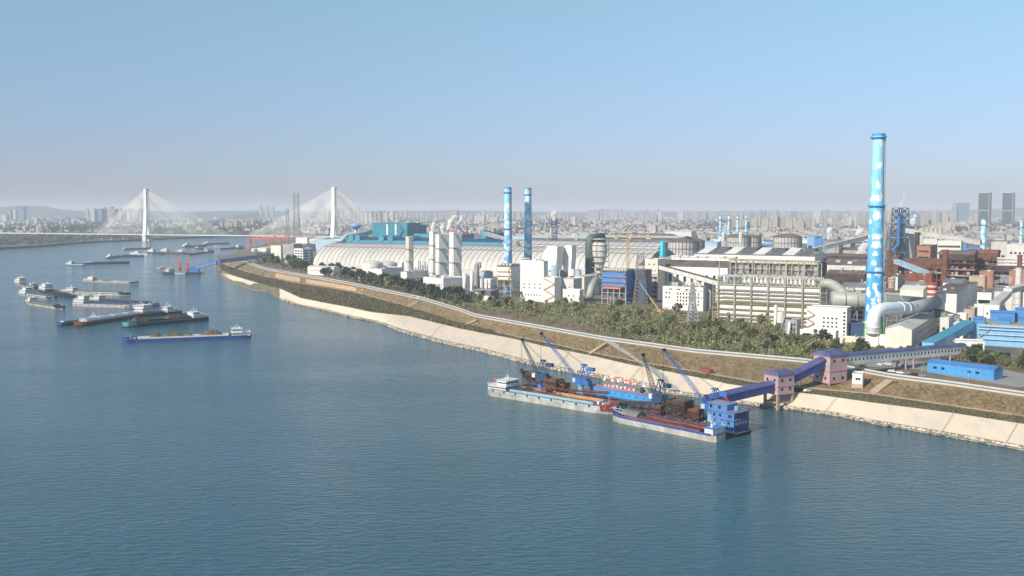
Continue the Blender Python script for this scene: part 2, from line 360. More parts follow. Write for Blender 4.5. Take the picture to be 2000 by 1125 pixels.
def farbank():
    mb = MB(); n = 60; v = []
    for i in range(n + 1):
        px = -900 + (760 + 900) * i / n; y = itp(LB, px)
        v += [P(px, y, -1), P(px, y - .6, 5), P(px, y - 3, 7), P(px, 430, 8), P(px, 416, 8)]
    mb.add(v, [(i * 5 + k, (i + 1) * 5 + k, (i + 1) * 5 + k + 1, i * 5 + k + 1) for i in range(n) for k in range(4)])
    struct('far_bank', mb, 'farland', label='low green far bank of the river')
farbank()
TUg = [(740, 560), (860, 572), (1000, 584), (1200, 592), (1300, 600), (1400, 616), (1500, 628), (1560, 662), (1700, 680), (1800, 690), (1900, 702), (2300, 740)]
strip('wood_floor', CR3, zG, TUg, zG, 740, XR, 'soil', sub=3, dz=.03, label='brown earth under the young wood and the bare field')
# levee road, its parapets, berm path, cross ramps, bare cuts
def between(a, b, t): return [(px, lerp(itp(a, px), itp(b, px), t)) for px in range(424, 2301, 12)]
strip('levee_road', CR, zR, CR2, zR, 424, XR, 'asphalt', dz=.05, offa=-.4, label='narrow grey road on the levee crest')
def parapet(label, line, z, off, h, w, x0, x1, g):
    mb = MB(); pts = [P(px, itp(line, px) + off, z) for px in range(x0, x1, 8)]
    for a, b in zip(pts, pts[1:]):
        dx, dy = b[0] - a[0], b[1] - a[1]; l = sqrt(dx * dx + dy * dy); nx, ny = -dy / l * w / 2, dx / l * w / 2
        mb.add([(a[0] - nx, a[1] - ny, z), (b[0] - nx, b[1] - ny, z), (b[0] + nx, b[1] + ny, z), (a[0] + nx, a[1] + ny, z),
                (a[0] - nx, a[1] - ny, z + h), (b[0] - nx, b[1] - ny, z + h), (b[0] + nx, b[1] + ny, z + h), (a[0] + nx, a[1] + ny, z + h)],
               [(4, 5, 6, 7), (0, 1, 5, 4), (2, 3, 7, 6)])
    o = mb.obj('parapet_wall', 'roadline'); tag(o, label, 'wall', g)
parapet('low white parapet along the river side of the levee road', CR, zR, .2, .9, .3, 480, 2290, 'levee parapets')
parapet('low white parapet along the landward side of the levee road', CR2, zR, .3, .9, .3, 480, 2290, 'levee parapets')
strip('berm_path', PT, zP, between(PT, CR, .06), zP + .35, 450, XR, 'sandpath', dz=.3, label='sandy path along the foot of the levee slope')
def ramp(p0, p1, w, mat, label, name='slope_ramp', z0=zP + .5, z1=zR + .3):
    a = P(p0[0], p0[1], z0); b = P(p1[0], p1[1], z1); mb = MB(); dx, dy = b[0] - a[0], b[1] - a[1]; l = sqrt(dx * dx + dy * dy); nx, ny = -dy / l * w / 2, dx / l * w / 2
    for k in range(6):
        pass
    mb.add([(a[0] - nx, a[1] - ny, z0), (a[0] + nx, a[1] + ny, z0), (b[0] + nx, b[1] + ny, z1), (b[0] - nx, b[1] - ny, z1),
            (a[0] - nx, a[1] - ny, z0 - 1.5), (a[0] + nx, a[1] + ny, z0 - 1.5), (b[0] + nx, b[1] + ny, z1 - 2), (b[0] - nx, b[1] - ny, z1 - 2)],
           [(0, 1, 2, 3), (0, 3, 7, 4), (1, 5, 6, 2), (0, 4, 5, 1)])
    struct(name, mb, mat, label=label)
for i, (a, b, w) in enumerate([((503, 537), (520, 527), 2.5), ((696, 571), (711, 562), 3), ((795, 598), (816, 587), 3), ((905, 634), (931, 622), 2.5), ((1153, 689), (1183, 669), 3.2), ((1702, 768), (1737, 741), 5.)]):
    ramp(a, b, w, 'sandpath', 'pale cross path climbing the levee slope')
def ribbon(name, pts, w, mat, label, dz=.35):
    q = [P(a, b, z) for a, b, z in pts]; v = []
    for i, p in enumerate(q):
        a = q[max(0, i - 1)]; b = q[min(len(q) - 1, i + 1)]; dx, dy = b[0] - a[0], b[1] - a[1]; l = sqrt(dx * dx + dy * dy) or 1
        nx, ny = -dy / l * w / 2, dx / l * w / 2; v += [(p[0] - nx, p[1] - ny, p[2] + dz), (p[0] + nx, p[1] + ny, p[2] + dz)]
    mb = MB(); mb.add(v, [(2 * i, 2 * i + 1, 2 * i + 3, 2 * i + 2) for i in range(len(q) - 1)]); struct(name, mb, mat, label=label)
ribbon('access_road', [(1186, 666, 15), (1205, 678, 13), (1228, 692, 11), (1252, 706, 9.2), (1268, 718, 8.2), (1290, 735, 6.), (1305, 748, 3.8), (1318, 764, 1.8)], 6, 'concrete', 'grey ramp road slanting down the levee to the water', .55)
strip('cut_bank', between(PT, CR, .15), zP + .9, between(PT, CR, .75), zP + 4.5, 538, 586, 'barecut', dz=.35, sub=2, noise=.2, label='short bare orange cut in the levee slope')
strip('cut_bank', between(PT, CR, .15), zP + .9, between(PT, CR, .7), zP + 4.2, 597, 696, 'barecut', dz=.35, sub=2, noise=.2, label='long bare orange cut in the levee slope')
# joints in the revetment and riprap stones at its foot
mb = MB()
for px in (640, 851, 1100, 1240, 1400, 1622, 1850, 1975):
    a = P(px - 14, itp(WL, px - 14), .9); b = P(px + 12, itp(CT, px + 12), zC + .3); mb.beam(a, b, .16)
tag(mb.obj('revetment_joints', 'wetstone'), 'dark expansion joints across the revetment slabs', kind='structure')
def riprap():
    mb = MB(); r = random.Random(5)
    for i in range(5200):
        px = 546 + (XR - 560) * r.random() ** 1.0; y = itp(WL, px); t = r.random() ** 2 * .14
        p = P(px, lerp(y + 1.2, itp(CT, px), t), lerp(.1, 1.6, t / .14)); s = r.uniform(.35, 1.1) * (1.3 if r.random() < .1 else 1)
        v = [(p[0] + s * a * r.uniform(.7, 1.2), p[1] + s * b * r.uniform(.7, 1.2), p[2] + s * c * r.uniform(.5, .8)) for a, b, c in ((1, 0, 0), (0, 1, 0), (-1, 0, 0), (0, -1, 0), (0, 0, 1), (0, 0, -1))]
        mb.add(v, [(0, 1, 4), (1, 2, 4), (2, 3, 4), (3, 0, 4), (1, 0, 5), (2, 1, 5), (3, 2, 5), (0, 3, 5)], r.choice((0, 0, 1)))
    tag(mb.obj('riprap_stones', ['revet', 'wetstone']), 'loose pale stones along the waterline', kind='stuff')
riprap()
strip('tide_mark', WL, .62, between_(WL, CT, .16), lerp(.6, zC, .16), 546, XR, 'wetstone', dz=.06, label='damp stained band along the foot of the revetment')
def weeds(name, la, lb, x0, x1, n, mats, h, label, za=zC, zb=zP, t0=.05, t1=.95, seed=1):
    mb = MB(); r = random.Random(seed)
    for i in range(n):
        px = r.uniform(x0, x1); t = r.uniform(t0, t1); p = P(px, lerp(itp(la, px), itp(lb, px), t), lerp(za, zb, t)); s = h * r.uniform(.5, 1.4)
        for k in range(5):
            a = r.uniform(0, 2 * pi); d = s * r.uniform(.3, 1.); x, y = p[0] + cos(a) * d * .8, p[1] + sin(a) * d * .8; b = a + r.uniform(.8, 2)
            mb.add([(x, y, p[2] - .1), (x + cos(b) * d, y + sin(b) * d, p[2] + s * .1), (x + cos(a) * d * .4, y + sin(a) * d * .4, p[2] + s)], [(0, 1, 2)], r.randrange(len(mats)))
    tag(mb.obj(name, mats), label, kind='stuff')
M('weedgrey', (.16, .15, .1), .95, var=.3, scale=.1); M('weedbrown', (.22, .15, .08), .95, var=.3, scale=.1); M('weedgreen', (.11, .125, .05), .95, var=.3, scale=.1)
weeds('berm_weeds', CT, PT, 430, 960, 9000, ['weedgrey', 'weedbrown', 'weedgreen'], 1.5, 'grey green weeds covering the wide berm')
weeds('berm_weeds', CT, PT, 960, XR, 3500, ['weedgreen', 'weedbrown', 'weedgrey'], .8, 'green and brown weeds on the narrow berm', seed=2)
weeds('levee_grass', PT, CR, 480, XR, 6000, ['weedbrown', 'weedbrown', 'weedgrey'], .5, 'dry brown grass tufts on the levee slope', zP, zR, .1, .9, seed=3)
# ================================================================ BOATS
def put(mb, name, mats, par, **k): return mb.obj(name, mats, par, **k)
def winrow(mb, x0, x1, y, z, n, w, h, m, axis='x', d=.08):
    for i in range(n):
        c = lerp(x0, x1, (i + .5) / n)
        if axis == 'x': mb.box(c - w / 2, c + w / 2, y - d, y + d, z, z + h, m)
        else: mb.box(y - d, y + d, c - w / 2, c + w / 2, z, z + h, m)
def hullshape(L, B, fb, bowlen=.12, bowrise=1.0, sternlen=.05, flare=.75, z0=-.4):
    """plan stations along x from stern (0) to bow (L)"""
    st = []
    for i in range(25):
        t = i / 24; x = L * t
        if t < sternlen: w = lerp(.72, 1, sqrt(t / sternlen))
        elif t > 1 - bowlen: u = (t - 1 + bowlen) / bowlen; w = sqrt(max(0, 1 - u * u * .97)) if u < 1 else .12
        else: w = 1
        top = fb + bowrise * max(0, (t - .86) / .14) ** 1.6 + .35 * max(0, (.06 - t) / .06)
        wb = w * (flare if t > 1 - bowlen * 1.2 else .97) if t > 1 - bowlen else w * .97
        st.append((x, w * B / 2, max(.1, wb * B / 2), top))
    return st
def hull_mb(st, zlo, f0, f1, m=0, cap=True, out=0.):
    """skin between the height fractions f0..f1 of the freeboard"""
    mb = MB(); v = []; n = len(st)
    for x, w, wb, top in st:
        for f in (f0, f1):
            z = lerp(zlo, top, f); hw = lerp(wb, w, f) + out; v += [(x, -hw, z), (x, hw, z)]
    f = []
    for i in range(n - 1):
        a = i * 4; b = a + 4; f += [(a, b, b + 2, a + 2), (a + 1, a + 3, b + 3, b + 1)]
        if cap: f += [(a + 2, b + 2, b + 3, a + 3)]
    f += [(0, 2, 3, 1), ((n - 1) * 4, (n - 1) * 4 + 1, (n - 1) * 4 + 3, (n - 1) * 4 + 2)]
    mb.add(v, f); return mb
def heap_mb(x0, x1, hw, z0, hs, seed=1, n=40, pk=None):
    r = random.Random(seed); mb = MB(); m = 9; v = []; pk = pk or [(r.uniform(.1, .9), r.uniform(.1, .25), r.uniform(.6, 1.)) for _ in range(4)]
    for i in range(n + 1):
        t = i / n; e = min(1, min(t, 1 - t) * 9); h = hs * e * max(.12, max(a * math.exp(-((t - c) / s) ** 2) for c, s, a in pk))
        for j in range(m + 1):
            u = j / m * 2 - 1; v.append((lerp(x0, x1, t), u * hw, z0 + h * (1 - abs(u) ** 1.5) + r.uniform(-.04, .04) * hs))
    mb.add(v, [(i * (m + 1) + j, (i + 1) * (m + 1) + j, (i + 1) * (m + 1) + j + 1, i * (m + 1) + j + 1) for i in range(n) for j in range(m)]); return mb
def house(par, x0, x1, hw, z, lv, col='white', trim=None, fwd=1, seed=0, flag=False, mush=False):
    """stern accommodation: x0 aft .. x1 fore; lv storeys, bridge on top"""
    r = random.Random(seed); mb = MB(); L = x1 - x0; H = 2.9; gl = MB(); rf = MB()
    zz = z; GL = []
    for k in range(lv):
        a = x0 + L * .06 * k; b = x1 - L * .02 * k - (L * .35 * (k == lv - 1) if lv > 1 and not mush else 0); h2 = hw * (1 - .1 * k)
        if k == lv - 1 and lv > 1: a = x1 - L * .55; b = x1
        if mush and k == lv - 1: h2 = hw * 1.15; a = x0; b = x1
        mb.box(a, b, -h2, h2, zz, zz + H); rf.box(a - .7, b + .7, -h2 - .5, h2 + .5, zz + H, zz + H + .18)
        nn = max(3, int((b - a) / 2.4))
        gl = MB(); e = .06; z1_, z2_ = zz + 1.1, zz + 2.0
        gl.add([(a + .5, -h2 - e, z1_), (b + e, -h2 - e, z1_), (b + e, h2 + e, z1_), (a + .5, h2 + e, z1_), (a + .5, -h2 - e, z2_), (b + e, -h2 - e, z2_), (b + e, h2 + e, z2_), (a + .5, h2 + e, z2_)], [(0, 1, 5, 4), (1, 2, 6, 5), (2, 3, 7, 6)]); GL.append(gl)
        zz += H + .18
    o = put(mb, 'wheelhouse', col, par)
    for g in GL: put(g, 'window_band', 'glassband', o)
    put(rf, 'roof', trim or 'winframe', o)
    ra = MB()                                                       # rail round the upper deck
    ra.tube([(x1 - L * .45, -hw - .4, z + H + 1), (x0 - .5, -hw - .4, z + H + 1), (x0 - .5, hw + .4, z + H + 1), (x1 - L * .45, hw + .4, z + H + 1)], .06, 4)
    put(ra, 'railing', 'winframe', par)
    mm = MB(); mm.cyl(x1 - L * .3, 0, zz, zz + 4.5, .14, .08, 6); mm.beam((x1 - L * .3, -1.4, zz + 3), (x1 - L * .3, 1.4, zz + 3), .12)
    mm.box(x1 - L * .3 - .2, x1 - L * .3 + .2, -1.1, 1.1, zz + 2.2, zz + 2.5); put(mm, 'mast', 'white', par); mm = MB(); mm.cyl(x1 - L * .42, hw * .4, zz, zz + 1.8, .45, .4, 10); put(mm, 'funnel', 'white', par); mm = MB(); mm.lathe(x1 - L * .2, -hw * .5, [(.1, zz), (.1, zz + 1), (.5, zz + 1.1), (.4, zz + 1.6), (.05, zz + 1.8)], 10)
    put(mm, 'radar_dome', 'white', par)
    if flag:
        fl = MB(); fl.beam((x0 + .3, 0, z + H), (x0 + .3, 0, z + H + 3.2), .09); fl.box(x0 - 1.2, x0 + .3, -.03, .03, z + H + 2.1, z + H + 3.2); put(fl, 'flag', 'red', par)
FEN = []
def fender(par, x, y, z):
    if not FEN:
        ty = MB(); ty.tube([(0, 0, 0), (0, -.3, 0)], .55, 10); o = put(ty, 'fender', 'tyre', par); FEN.append(o.data)
    else: o = bpy.data.objects.new('fender', FEN[0]); COL.objects.link(o); o.parent = par
    o.location = (x, y, z)
def boat(name, label, stern, bow, B, fb=2.6, hull='hullsilver', band=None, bandf=.55, cargo='flat', ccol='tarp', hcol='white', lv=2, hx=(.03, .14), hold=(.17, .86), coam=1.2, coamcol=None, bowcol=None, ch=2.2, seed=1, group='river barges', flag=False, extra=None, houselv=None, htrim=None, rev=False, pk=None, bowf=.86, mush=False, inner=None, detail=True):
    a = P(*stern, 0); b = P(*bow, 0); L = math.dist(a[:2], b[:2]); rz = atan2(b[1] - a[1], b[0] - a[0])
    t = T(name, label, 'barge', a, rz, group)
    st = hullshape(L, B, fb)
    body = put(hull_mb(st, -.4, 0, 1, out=0), 'hull', hull, t)
    if band: put(hull_mb(st, -.4, bandf, 1.01, cap=False, out=.06), 'hull_band', band, body)
    # bulwark, rubbing strake, tyres
    bw = MB(); n = len(st)
    for i in range(n - 1):
        for sg in (-1, 1):
            p, q = st[i], st[i + 1]; hgt = .9 if p[0] > L * .84 else .55
            bw.add([(p[0], sg * (p[1]), p[3]), (q[0], sg * (q[1]), q[3]), (q[0], sg * q[1], q[3] + hgt), (p[0], sg * p[1], p[3] + hgt),
                    (p[0], sg * (p[1] - .15), p[3]), (q[0], sg * (q[1] - .15), q[3]), (q[0], sg * (q[1] - .15), q[3] + hgt), (p[0], sg * (p[1] - .15), p[3] + hgt)], [(0, 1, 2, 3), (7, 6, 5, 4), (3, 2, 6, 7)])
    put(bw, 'bulwark', bowcol or band or hull, body)
    if bowcol: put(hull_mb([s for s in st if s[0] >= L * bowf], -.4, .35, 1.02, cap=False, out=.1), 'bow_plating', bowcol, body)
    dk = MB(); dk.add([(x, -w * .97, z + .02) for x, w, wb, z in st] + [(x, w * .97, z + .02) for x, w, wb, z in st], [(i, i + 1, n + i + 1, n + i) for i in range(n - 1)]); put(dk, 'deck', 'deck', t)
    x0, x1 = L * hold[0], L * hold[1]; hw = B / 2 - .9; zc = fb + coam; cc = coamcol or hull
    co = MB(); th = .3
    co.box(x0, x1, -hw, -hw + th, fb, zc); co.box(x0, x1, hw - th, hw, fb, zc); co.box(x0, x0 + th, -hw + th, hw - th, fb, zc); co.box(x1 - th, x1, -hw + th, hw - th, fb, zc)
    k = int((x1 - x0) / 1.8)
    for i in range(k):
        x = lerp(x0, x1, (i + .5) / k)
        for sg in (-1, 1): co.box(x - .15, x + .15, sg * hw - (.25 if sg < 0 else 0), sg * hw + (.25 if sg > 0 else 0), fb, zc - .05)
    put(co, 'coaming', cc, t)
    if inner:
        ii = MB(); ii.box(x0 + th, x1 - th, hw - th - .12, hw - th, fb + .05, zc + .05); put(ii, 'hold_lining', inner, t)
    if cargo == 'flat':
        c = MB(); ry = hw + .05; c.xprism([(-ry, zc), (ry, zc), (ry * .96, zc + .35), (0, zc + ch * .45), (-ry * .96, zc + .35)], x0, x1); o = put(c, 'cargo_cover', ccol, t)
        rb = MB(); kk = int((x1 - x0) / 5)
        for i in range(kk + 1):
            x = lerp(x0, x1, i / kk); rb.tube([(x, -ry, zc + .4), (x, 0, zc + ch * .45 + .07), (x, ry, zc + .4)], .09, 4)
        put(rb, 'cover_bow', 'steel', o)
    if cargo == 'arch':
        nseg = 8; gap = .0
        for i in range(nseg):
            xa, xb = lerp(x0, x1, i / nseg) + .15, lerp(x0, x1, (i + 1) / nseg) - .15; lift = .35 * (i % 2)
            pr = [(hw * cos(pi * j / 10) * 1.0, zc + (ch + lift) * sin(pi * j / 10)) for j in range(11)]
            c = MB(); c.xprism(pr[::-1], xa, xb); put(c, 'hatch_cover', ccol, t)
    if cargo == 'heap': put(heap_mb(x0 + 1, x1 - 1, hw - th, fb + .1, ch, seed, pk=pk), 'cargo_heap', ccol, t, smooth=False)
    if cargo == 'gable':
        for (u0, u1) in ((.0, .42), (.78, 1.)):
            c = MB(); xa, xb = lerp(x0, x1, u0), lerp(x0, x1, u1)
            c.add([(xa, -hw, zc), (xb, -hw, zc), (xb, hw, zc), (xa, hw, zc), (lerp(xa, xb, .15), 0, zc + ch), (lerp(xa, xb, .85), 0, zc + ch)], [(0, 1, 5, 4), (1, 2, 5), (2, 3, 4, 5), (3, 0, 4), (3, 2, 1, 0)]); put(c, 'cargo_heap', ccol, t)
    house(t, L * hx[0], L * hx[1], B * .46, fb, lv, hcol, htrim, seed=seed, flag=flag, mush=mush)
    # foredeck: windlass, hatch, bollards, foremast
    fd = MB(); xb = L * .91; zb = fb + .25
    fd.box(xb - 1.3, xb - .2, -1.8, 1.8, zb, zb + .9); fd.cyl(xb + .6, -1.2, zb, zb + .7, .3, n=8); fd.cyl(xb + .6, 1.2, zb, zb + .7, .3, n=8); fd.box(L * .88 - 1.5, L * .88, -2.3, 2.3, zb - .1, zb + 1.5)
    put(fd, 'windlass', 'winframe' if seed % 2 else 'hullblack', t)
    fm = MB(); fm.cyl(L * .935, 0, fb + .4, fb + 5, .12, .07, 6); put(fm, 'foremast', 'white', t)
    if detail:
        for i in range(int(L / 9)):
            x = 6 + i * 9
            if x < L * .86: fender(t, x, -B / 2 - .05, fb - .5)
    return t, L, fb
# the two barges alongside the wharf
t, L, fb = boat('cargo_barge', 'large weathered silver barge with pale blue bulwarks and rust ore, stern left, at the wharf', (963, 769), (1207, 809), 13, 4., 'hullsilver', 'hulllight', .74, 'heap', 'ore', lv=2, hx=(.02, .17), hold=(.2, .86), coam=1.8, coamcol='hulllight', bowcol='hullred', ch=2.6, seed=3, flag=True, inner='holdorange', pk=[(.2, .2, .9), (.45, .12, .7)], bowf=.88)
o = heap_mb(L * .21, L * .4, 5.2, fb + .1, 3.0, 8, pk=[(.5, .5, 1)]); put(o, 'coal_heap', 'oredark', t)
ex = MB(); ex.box(L * .42, L * .47, -2, 2, fb + 2, fb + 3.2); ex.box(L * .43, L * .455, -1, 1, fb + 3.2, fb + 4.8); ex.tube([(L * .45, 0, fb + 3.5), (L * .5, 0, fb + 6), (L * .53, 0, fb + 3)], .35, 4)
tag(ex.obj('excavator', 'rustred', None, t.location, t.rotation_euler[2]), 'small rusty excavator standing on the ore in the silver barge', 'excavator')
t, L, fb = boat('cargo_barge', 'silver hulled barge with bright blue deck edge moored in front of the blue wharf office', (1408, 862), (1198, 819), 10, 3.3, 'hullsilver', 'hullblue', .86, 'heap', 'rustdark', lv=1, hx=(.02, .09), hold=(.14, .84), coam=1.2, coamcol='hullred', ch=1.8, seed=4, htrim='blue')
sd_ = MB(); sd_.box(L * .12, L * .86, 4.2, 4.95, fb + .03, fb + .5); put(sd_, 'side_deck', 'brightblue', t)
cv = MB(); pr = [(3.6 * cos(pi * j / 10), fb + 1.2 + 2.4 * sin(pi * j / 10)) for j in range(11)]; cv.xprism(pr[::-1], L * .72, L * .88); put(cv, 'arched_cover', 'greyroof', t)
ra = MB()
for i in range(16):
    a = radians(-90 + 12 * i)
ra.tube([(L * .86, -3.5, fb + 1.8), (L * .96, -2.2, fb + 2.4), (L * 1.0, 0, fb + 2.6), (L * .96, 2.2, fb + 2.4), (L * .86, 3.5, fb + 1.8)], .12, 5); put(ra, 'bow_rail', 'white', t)
# barges in the stream (stern, bow)
boat('cargo_barge', 'blue barge with white ribbed side and brown sand heaps, lowest of the anchored boats', (490, 658), (238, 668), 12.5, 2.0, 'hullblue', None, .5, 'heap', 'sandcargo', lv=2, hx=(.01, .15), hold=(.18, .87), coam=1.7, coamcol='white', ch=6, seed=5, flag=True, inner='hullred', pk=[(.16, .13, 1.), (.44, .05, .55), (.62, .12, .85), (.82, .07, .85)], htrim='winframe')
boat('cargo_barge', 'long black barge with teal bow and peaked dark heaps, just above the blue barge', (403, 625), (239, 640), 13, 3.4, 'hullblack', None, .5, 'gable', 'rustdark', lv=2, hx=(.05, .2), hold=(.22, .88), coam=1.6, bowcol='hullteal', ch=4, seed=6, bowf=.86)
boat('cargo_barge', 'black barge with silver arched hatch covers and an orange bow', (292, 616), (146, 638), 12, 3.0, 'hullblack', None, .5, 'arch', 'silvercover', lv=3, hx=(.03, .16), hold=(.18, .9), coam=1., bowcol='orange', ch=2.6, seed=7, mush=True, bowf=.88)
boat('cargo_barge', 'dark barge with low white wheelhouse lying behind the teal bowed black barge', (352, 612), (250, 622), 10, 2.6, 'hullblack', None, .5, 'flat', 'tarp', lv=2, hx=(.1, .3), hold=(.35, .88), coam=1., ch=2., seed=8)
boat('cargo_barge', 'dark barge with small blue bow at the far left end beside the orange bow', (190, 629), (112, 637), 11, 2.6, 'hullblack', None, .5, 'heap', 'oredark', lv=1, hx=(.03, .12), hold=(.2, .86), coam=1., bowcol='hullblue', ch=1.5, seed=9)
boat('cargo_barge', 'pinkish hulled barge with white wheelhouse at left and dark flat cargo roof', (147, 597), (262, 601), 12, 2.6, 'hullpink', 'hulllight', .7, 'flat', 'tarpdark', lv=3, hx=(.02, .2), hold=(.28, .9), coam=1.4, coamcol='hullred', ch=1.5, seed=10)
boat('cargo_barge', 'dark hulled barge with blue bow moored behind the pinkish white barge', (180, 590), (311, 599), 11, 2.6, 'hullblack', 'hullblue', .75, 'flat', 'tarpdark', lv=2, hx=(.02, .16), hold=(.2, .85), coam=2., ch=2.6, seed=11)
boat('cargo_barge', 'barge with long flat brown cover, white house at left and dark pointed bow', (121, 573), (255, 577), 11, 2.2, 'hullsilver', None, .5, 'flat', 'tarp', lv=2, hx=(.02, .2), hold=(.23, .85), coam=1.4, coamcol='offwhite', bowcol='hullblack', ch=1.8, seed=12)
boat('cargo_barge', 'low pale hulled barge with dark low cargo heaps, highest of the left anchored group', (167, 551), (270, 555), 10, 2.4, 'hullgrey', 'hullsilver', .5, 'heap', 'oredark', lv=2, hx=(.01, .18), hold=(.22, .84), coam=1., coamcol='offwhite', bowcol='hullblack', ch=1.6, seed=13)
boat('cargo_barge', 'small barge with brown cargo cover, lowest of the cluster at the left edge', (57, 593), (124, 604), 10, 2.0, 'hullsilver', None, .5, 'flat', 'tarp', lv=2, hx=(.02, .14), hold=(.16, .82), coam=1.5, coamcol='hullgrey', bowcol='hullblack', ch=2.2, seed=14)
boat('cargo_barge', 'barge with wide brown cover and pale stern house, middle of the left cluster', (44, 577), (108, 585), 12, 2.0, 'hullgrey', 'hulllight', .6, 'flat', 'tarp', lv=3, hx=(.02, .22), hold=(.24, .86), coam=1.6, coamcol='offwhite', bowcol='hullblack', ch=2.4, seed=15)
boat('cargo_barge', 'dark barge with rust brown cargo and white bridge in the left cluster', (82, 568), (144, 583), 12, 2.2, 'hullblack', None, .5, 'heap', 'rustdark', lv=3, hx=(.03, .24), hold=(.28, .84), coam=1.6, ch=2.4, seed=16)
boat('cargo_barge', 'barge with white stern house at the top of the left cluster', (34, 555), (66, 565), 11, 2.4, 'hullgrey', None, .5, 'heap', 'oredark', lv=3, hx=(.04, .34), hold=(.4, .86), coam=1.2, ch=1.8, seed=17)
boat('cargo_barge', 'small navy blue barge between the two white stern houses at the left edge', (62, 561), (84, 563), 9, 2.6, 'hullblue', None, .5, 'heap', 'oredark', lv=1, hx=(.04, .2), hold=(.3, .86), coam=1., ch=1.2, seed=18, detail=False)
far = [('dark barge with white stern house, left of the long black pair above the anchored group', (131, 518), (166, 519), 9, 'hullblack', 'hulllight', 'flat', 'oredark', 2, .3),
       ('long black empty barge in the pair left of the row of moored boats', (162, 516), (253, 514), 9, 'hullblack', None, 'flat', 'oredark', 1, .16),
       ('slim dark barge with arched cover left of the moored row', (208, 505), (246, 500), 8, 'hullblack', 'hullteal', 'flat', 'tarp', 2, .2),
       ('dark blue barge with low arched cargo beside the slim dark barge', (281, 501), (234, 502), 9, 'hullblue', None, 'arch', 'tarpdark', 1, .16),
       ('low flat line barge with a tiny house at its left end', (240, 488), (294, 486), 7, 'hullgrey', None, 'flat', 'tarpdark', 1, .1),
       ('white decked barge, leftmost of the row of moored boats', (257, 497), (288, 499), 10, 'hullsilver', 'white', 'flat', 'offwhite', 2, .5),
       ('dark boat with white bridge, second in the row of moored boats', (290, 494), (322, 497), 10, 'hullblack', None, 'flat', 'rustdark', 3, .34),
       ('dark boat with white bridge, third in the row of moored boats', (316, 493), (350, 497), 10, 'hullblack', 'hullred', 'flat', 'rustdark', 3, .34),
       ('dark boat with low white house, fourth in the row of moored boats', (346, 493), (376, 498), 10, 'hullblack', None, 'flat', 'tarp', 2, .4),
       ('black barge with red bow, rightmost in the row of moored boats', (416, 492), (370, 498), 11, 'hullblack', 'hullred', 'flat', 'oredark', 3, .3),
       ('black barge, white house at its left end, under the bridge middle', (357, 483), (405, 481), 10, 'hullblack', None, 'flat', 'oredark', 3, .22),
       ('long black barge lying furthest right under the middle of the bridge', (397, 478), (448, 476), 10, 'hullblack', None, 'flat', 'oredark', 2, .2),
       ('small dark tug below the long black barges', (382, 486), (400, 487), 5, 'hullblack', None, 'flat', 'tarpdark', 1, .3),
       ('wide brown decked barge left of the orange portal crane', (420, 483), (457, 484), 14, 'hullgrey', None, 'flat', 'tarp', 1, .1),
       ('dark boat with red waterline and white house beside the orange portal crane', (476, 485), (430, 487), 11, 'hullblack', 'hullred', 'flat', 'oredark', 3, .26),
       ('small white decked boat at the far bank, leftmost by the left pylon', (196, 471.5), (207, 471.7), 7, 'hullsilver', 'white', 'flat', 'offwhite', 2, .5),
       ('dark small boat moored at the far bank left of the left pylon', (213, 472), (234, 471.5), 7, 'hullblack', None, 'flat', 'tarpdark', 2, .3),
       ('small grey boat moored at the far bank nearest the left pylon', (236, 470.5), (252, 470), 7, 'hullgrey', None, 'flat', 'tarpdark', 2, .4),
       ('brown dumb barge left of the red floating cranes', (312, 528), (332, 529), 12, 'hullgrey', 'hullred', 'heap', 'rustdark', 1, .2),
       ('grey barge unloading beneath the red floating cranes', (327, 533), (362, 537), 11, 'hullgrey', 'hulllight', 'heap', 'oredark', 2, .2)]
for i, (lb, a, b, B, h, bd, cg, cc, lv, hl) in enumerate(far):
    boat('cargo_barge', lb, a, b, B, 2.4, h, bd, .5, cg, cc, lv=lv, hx=(.03, .03 + hl), hold=(.08 + hl, .88), coam=1.2, ch=1.6, seed=20 + i, detail=False)
# tiny work boat
mb = MB(); p = P(388, 533.5); st = hullshape(9, 2.6, .9); t = T('work_boat', 'tiny dark work boat right of the red floating cranes', 'boat', p, .1); put(hull_mb(st, -.3, 0, 1), 'hull', 'hullblack', t); mb.box(2, 4, -.8, .8, .9, 2.2); put(mb, 'cabin', 'white', t)
# ================================================================ WHARF: frame origin O, u along the river (upstream), n towards the bank
OX, OY = 103., 492.; UA = atan2(.719, -.695); U_ = (-.695, .719); N_ = (.719, .695)
def W3(s, n, z=0): return (OX + U_[0] * s + N_[0] * n, OY + U_[1] * s + N_[1] * n, z)
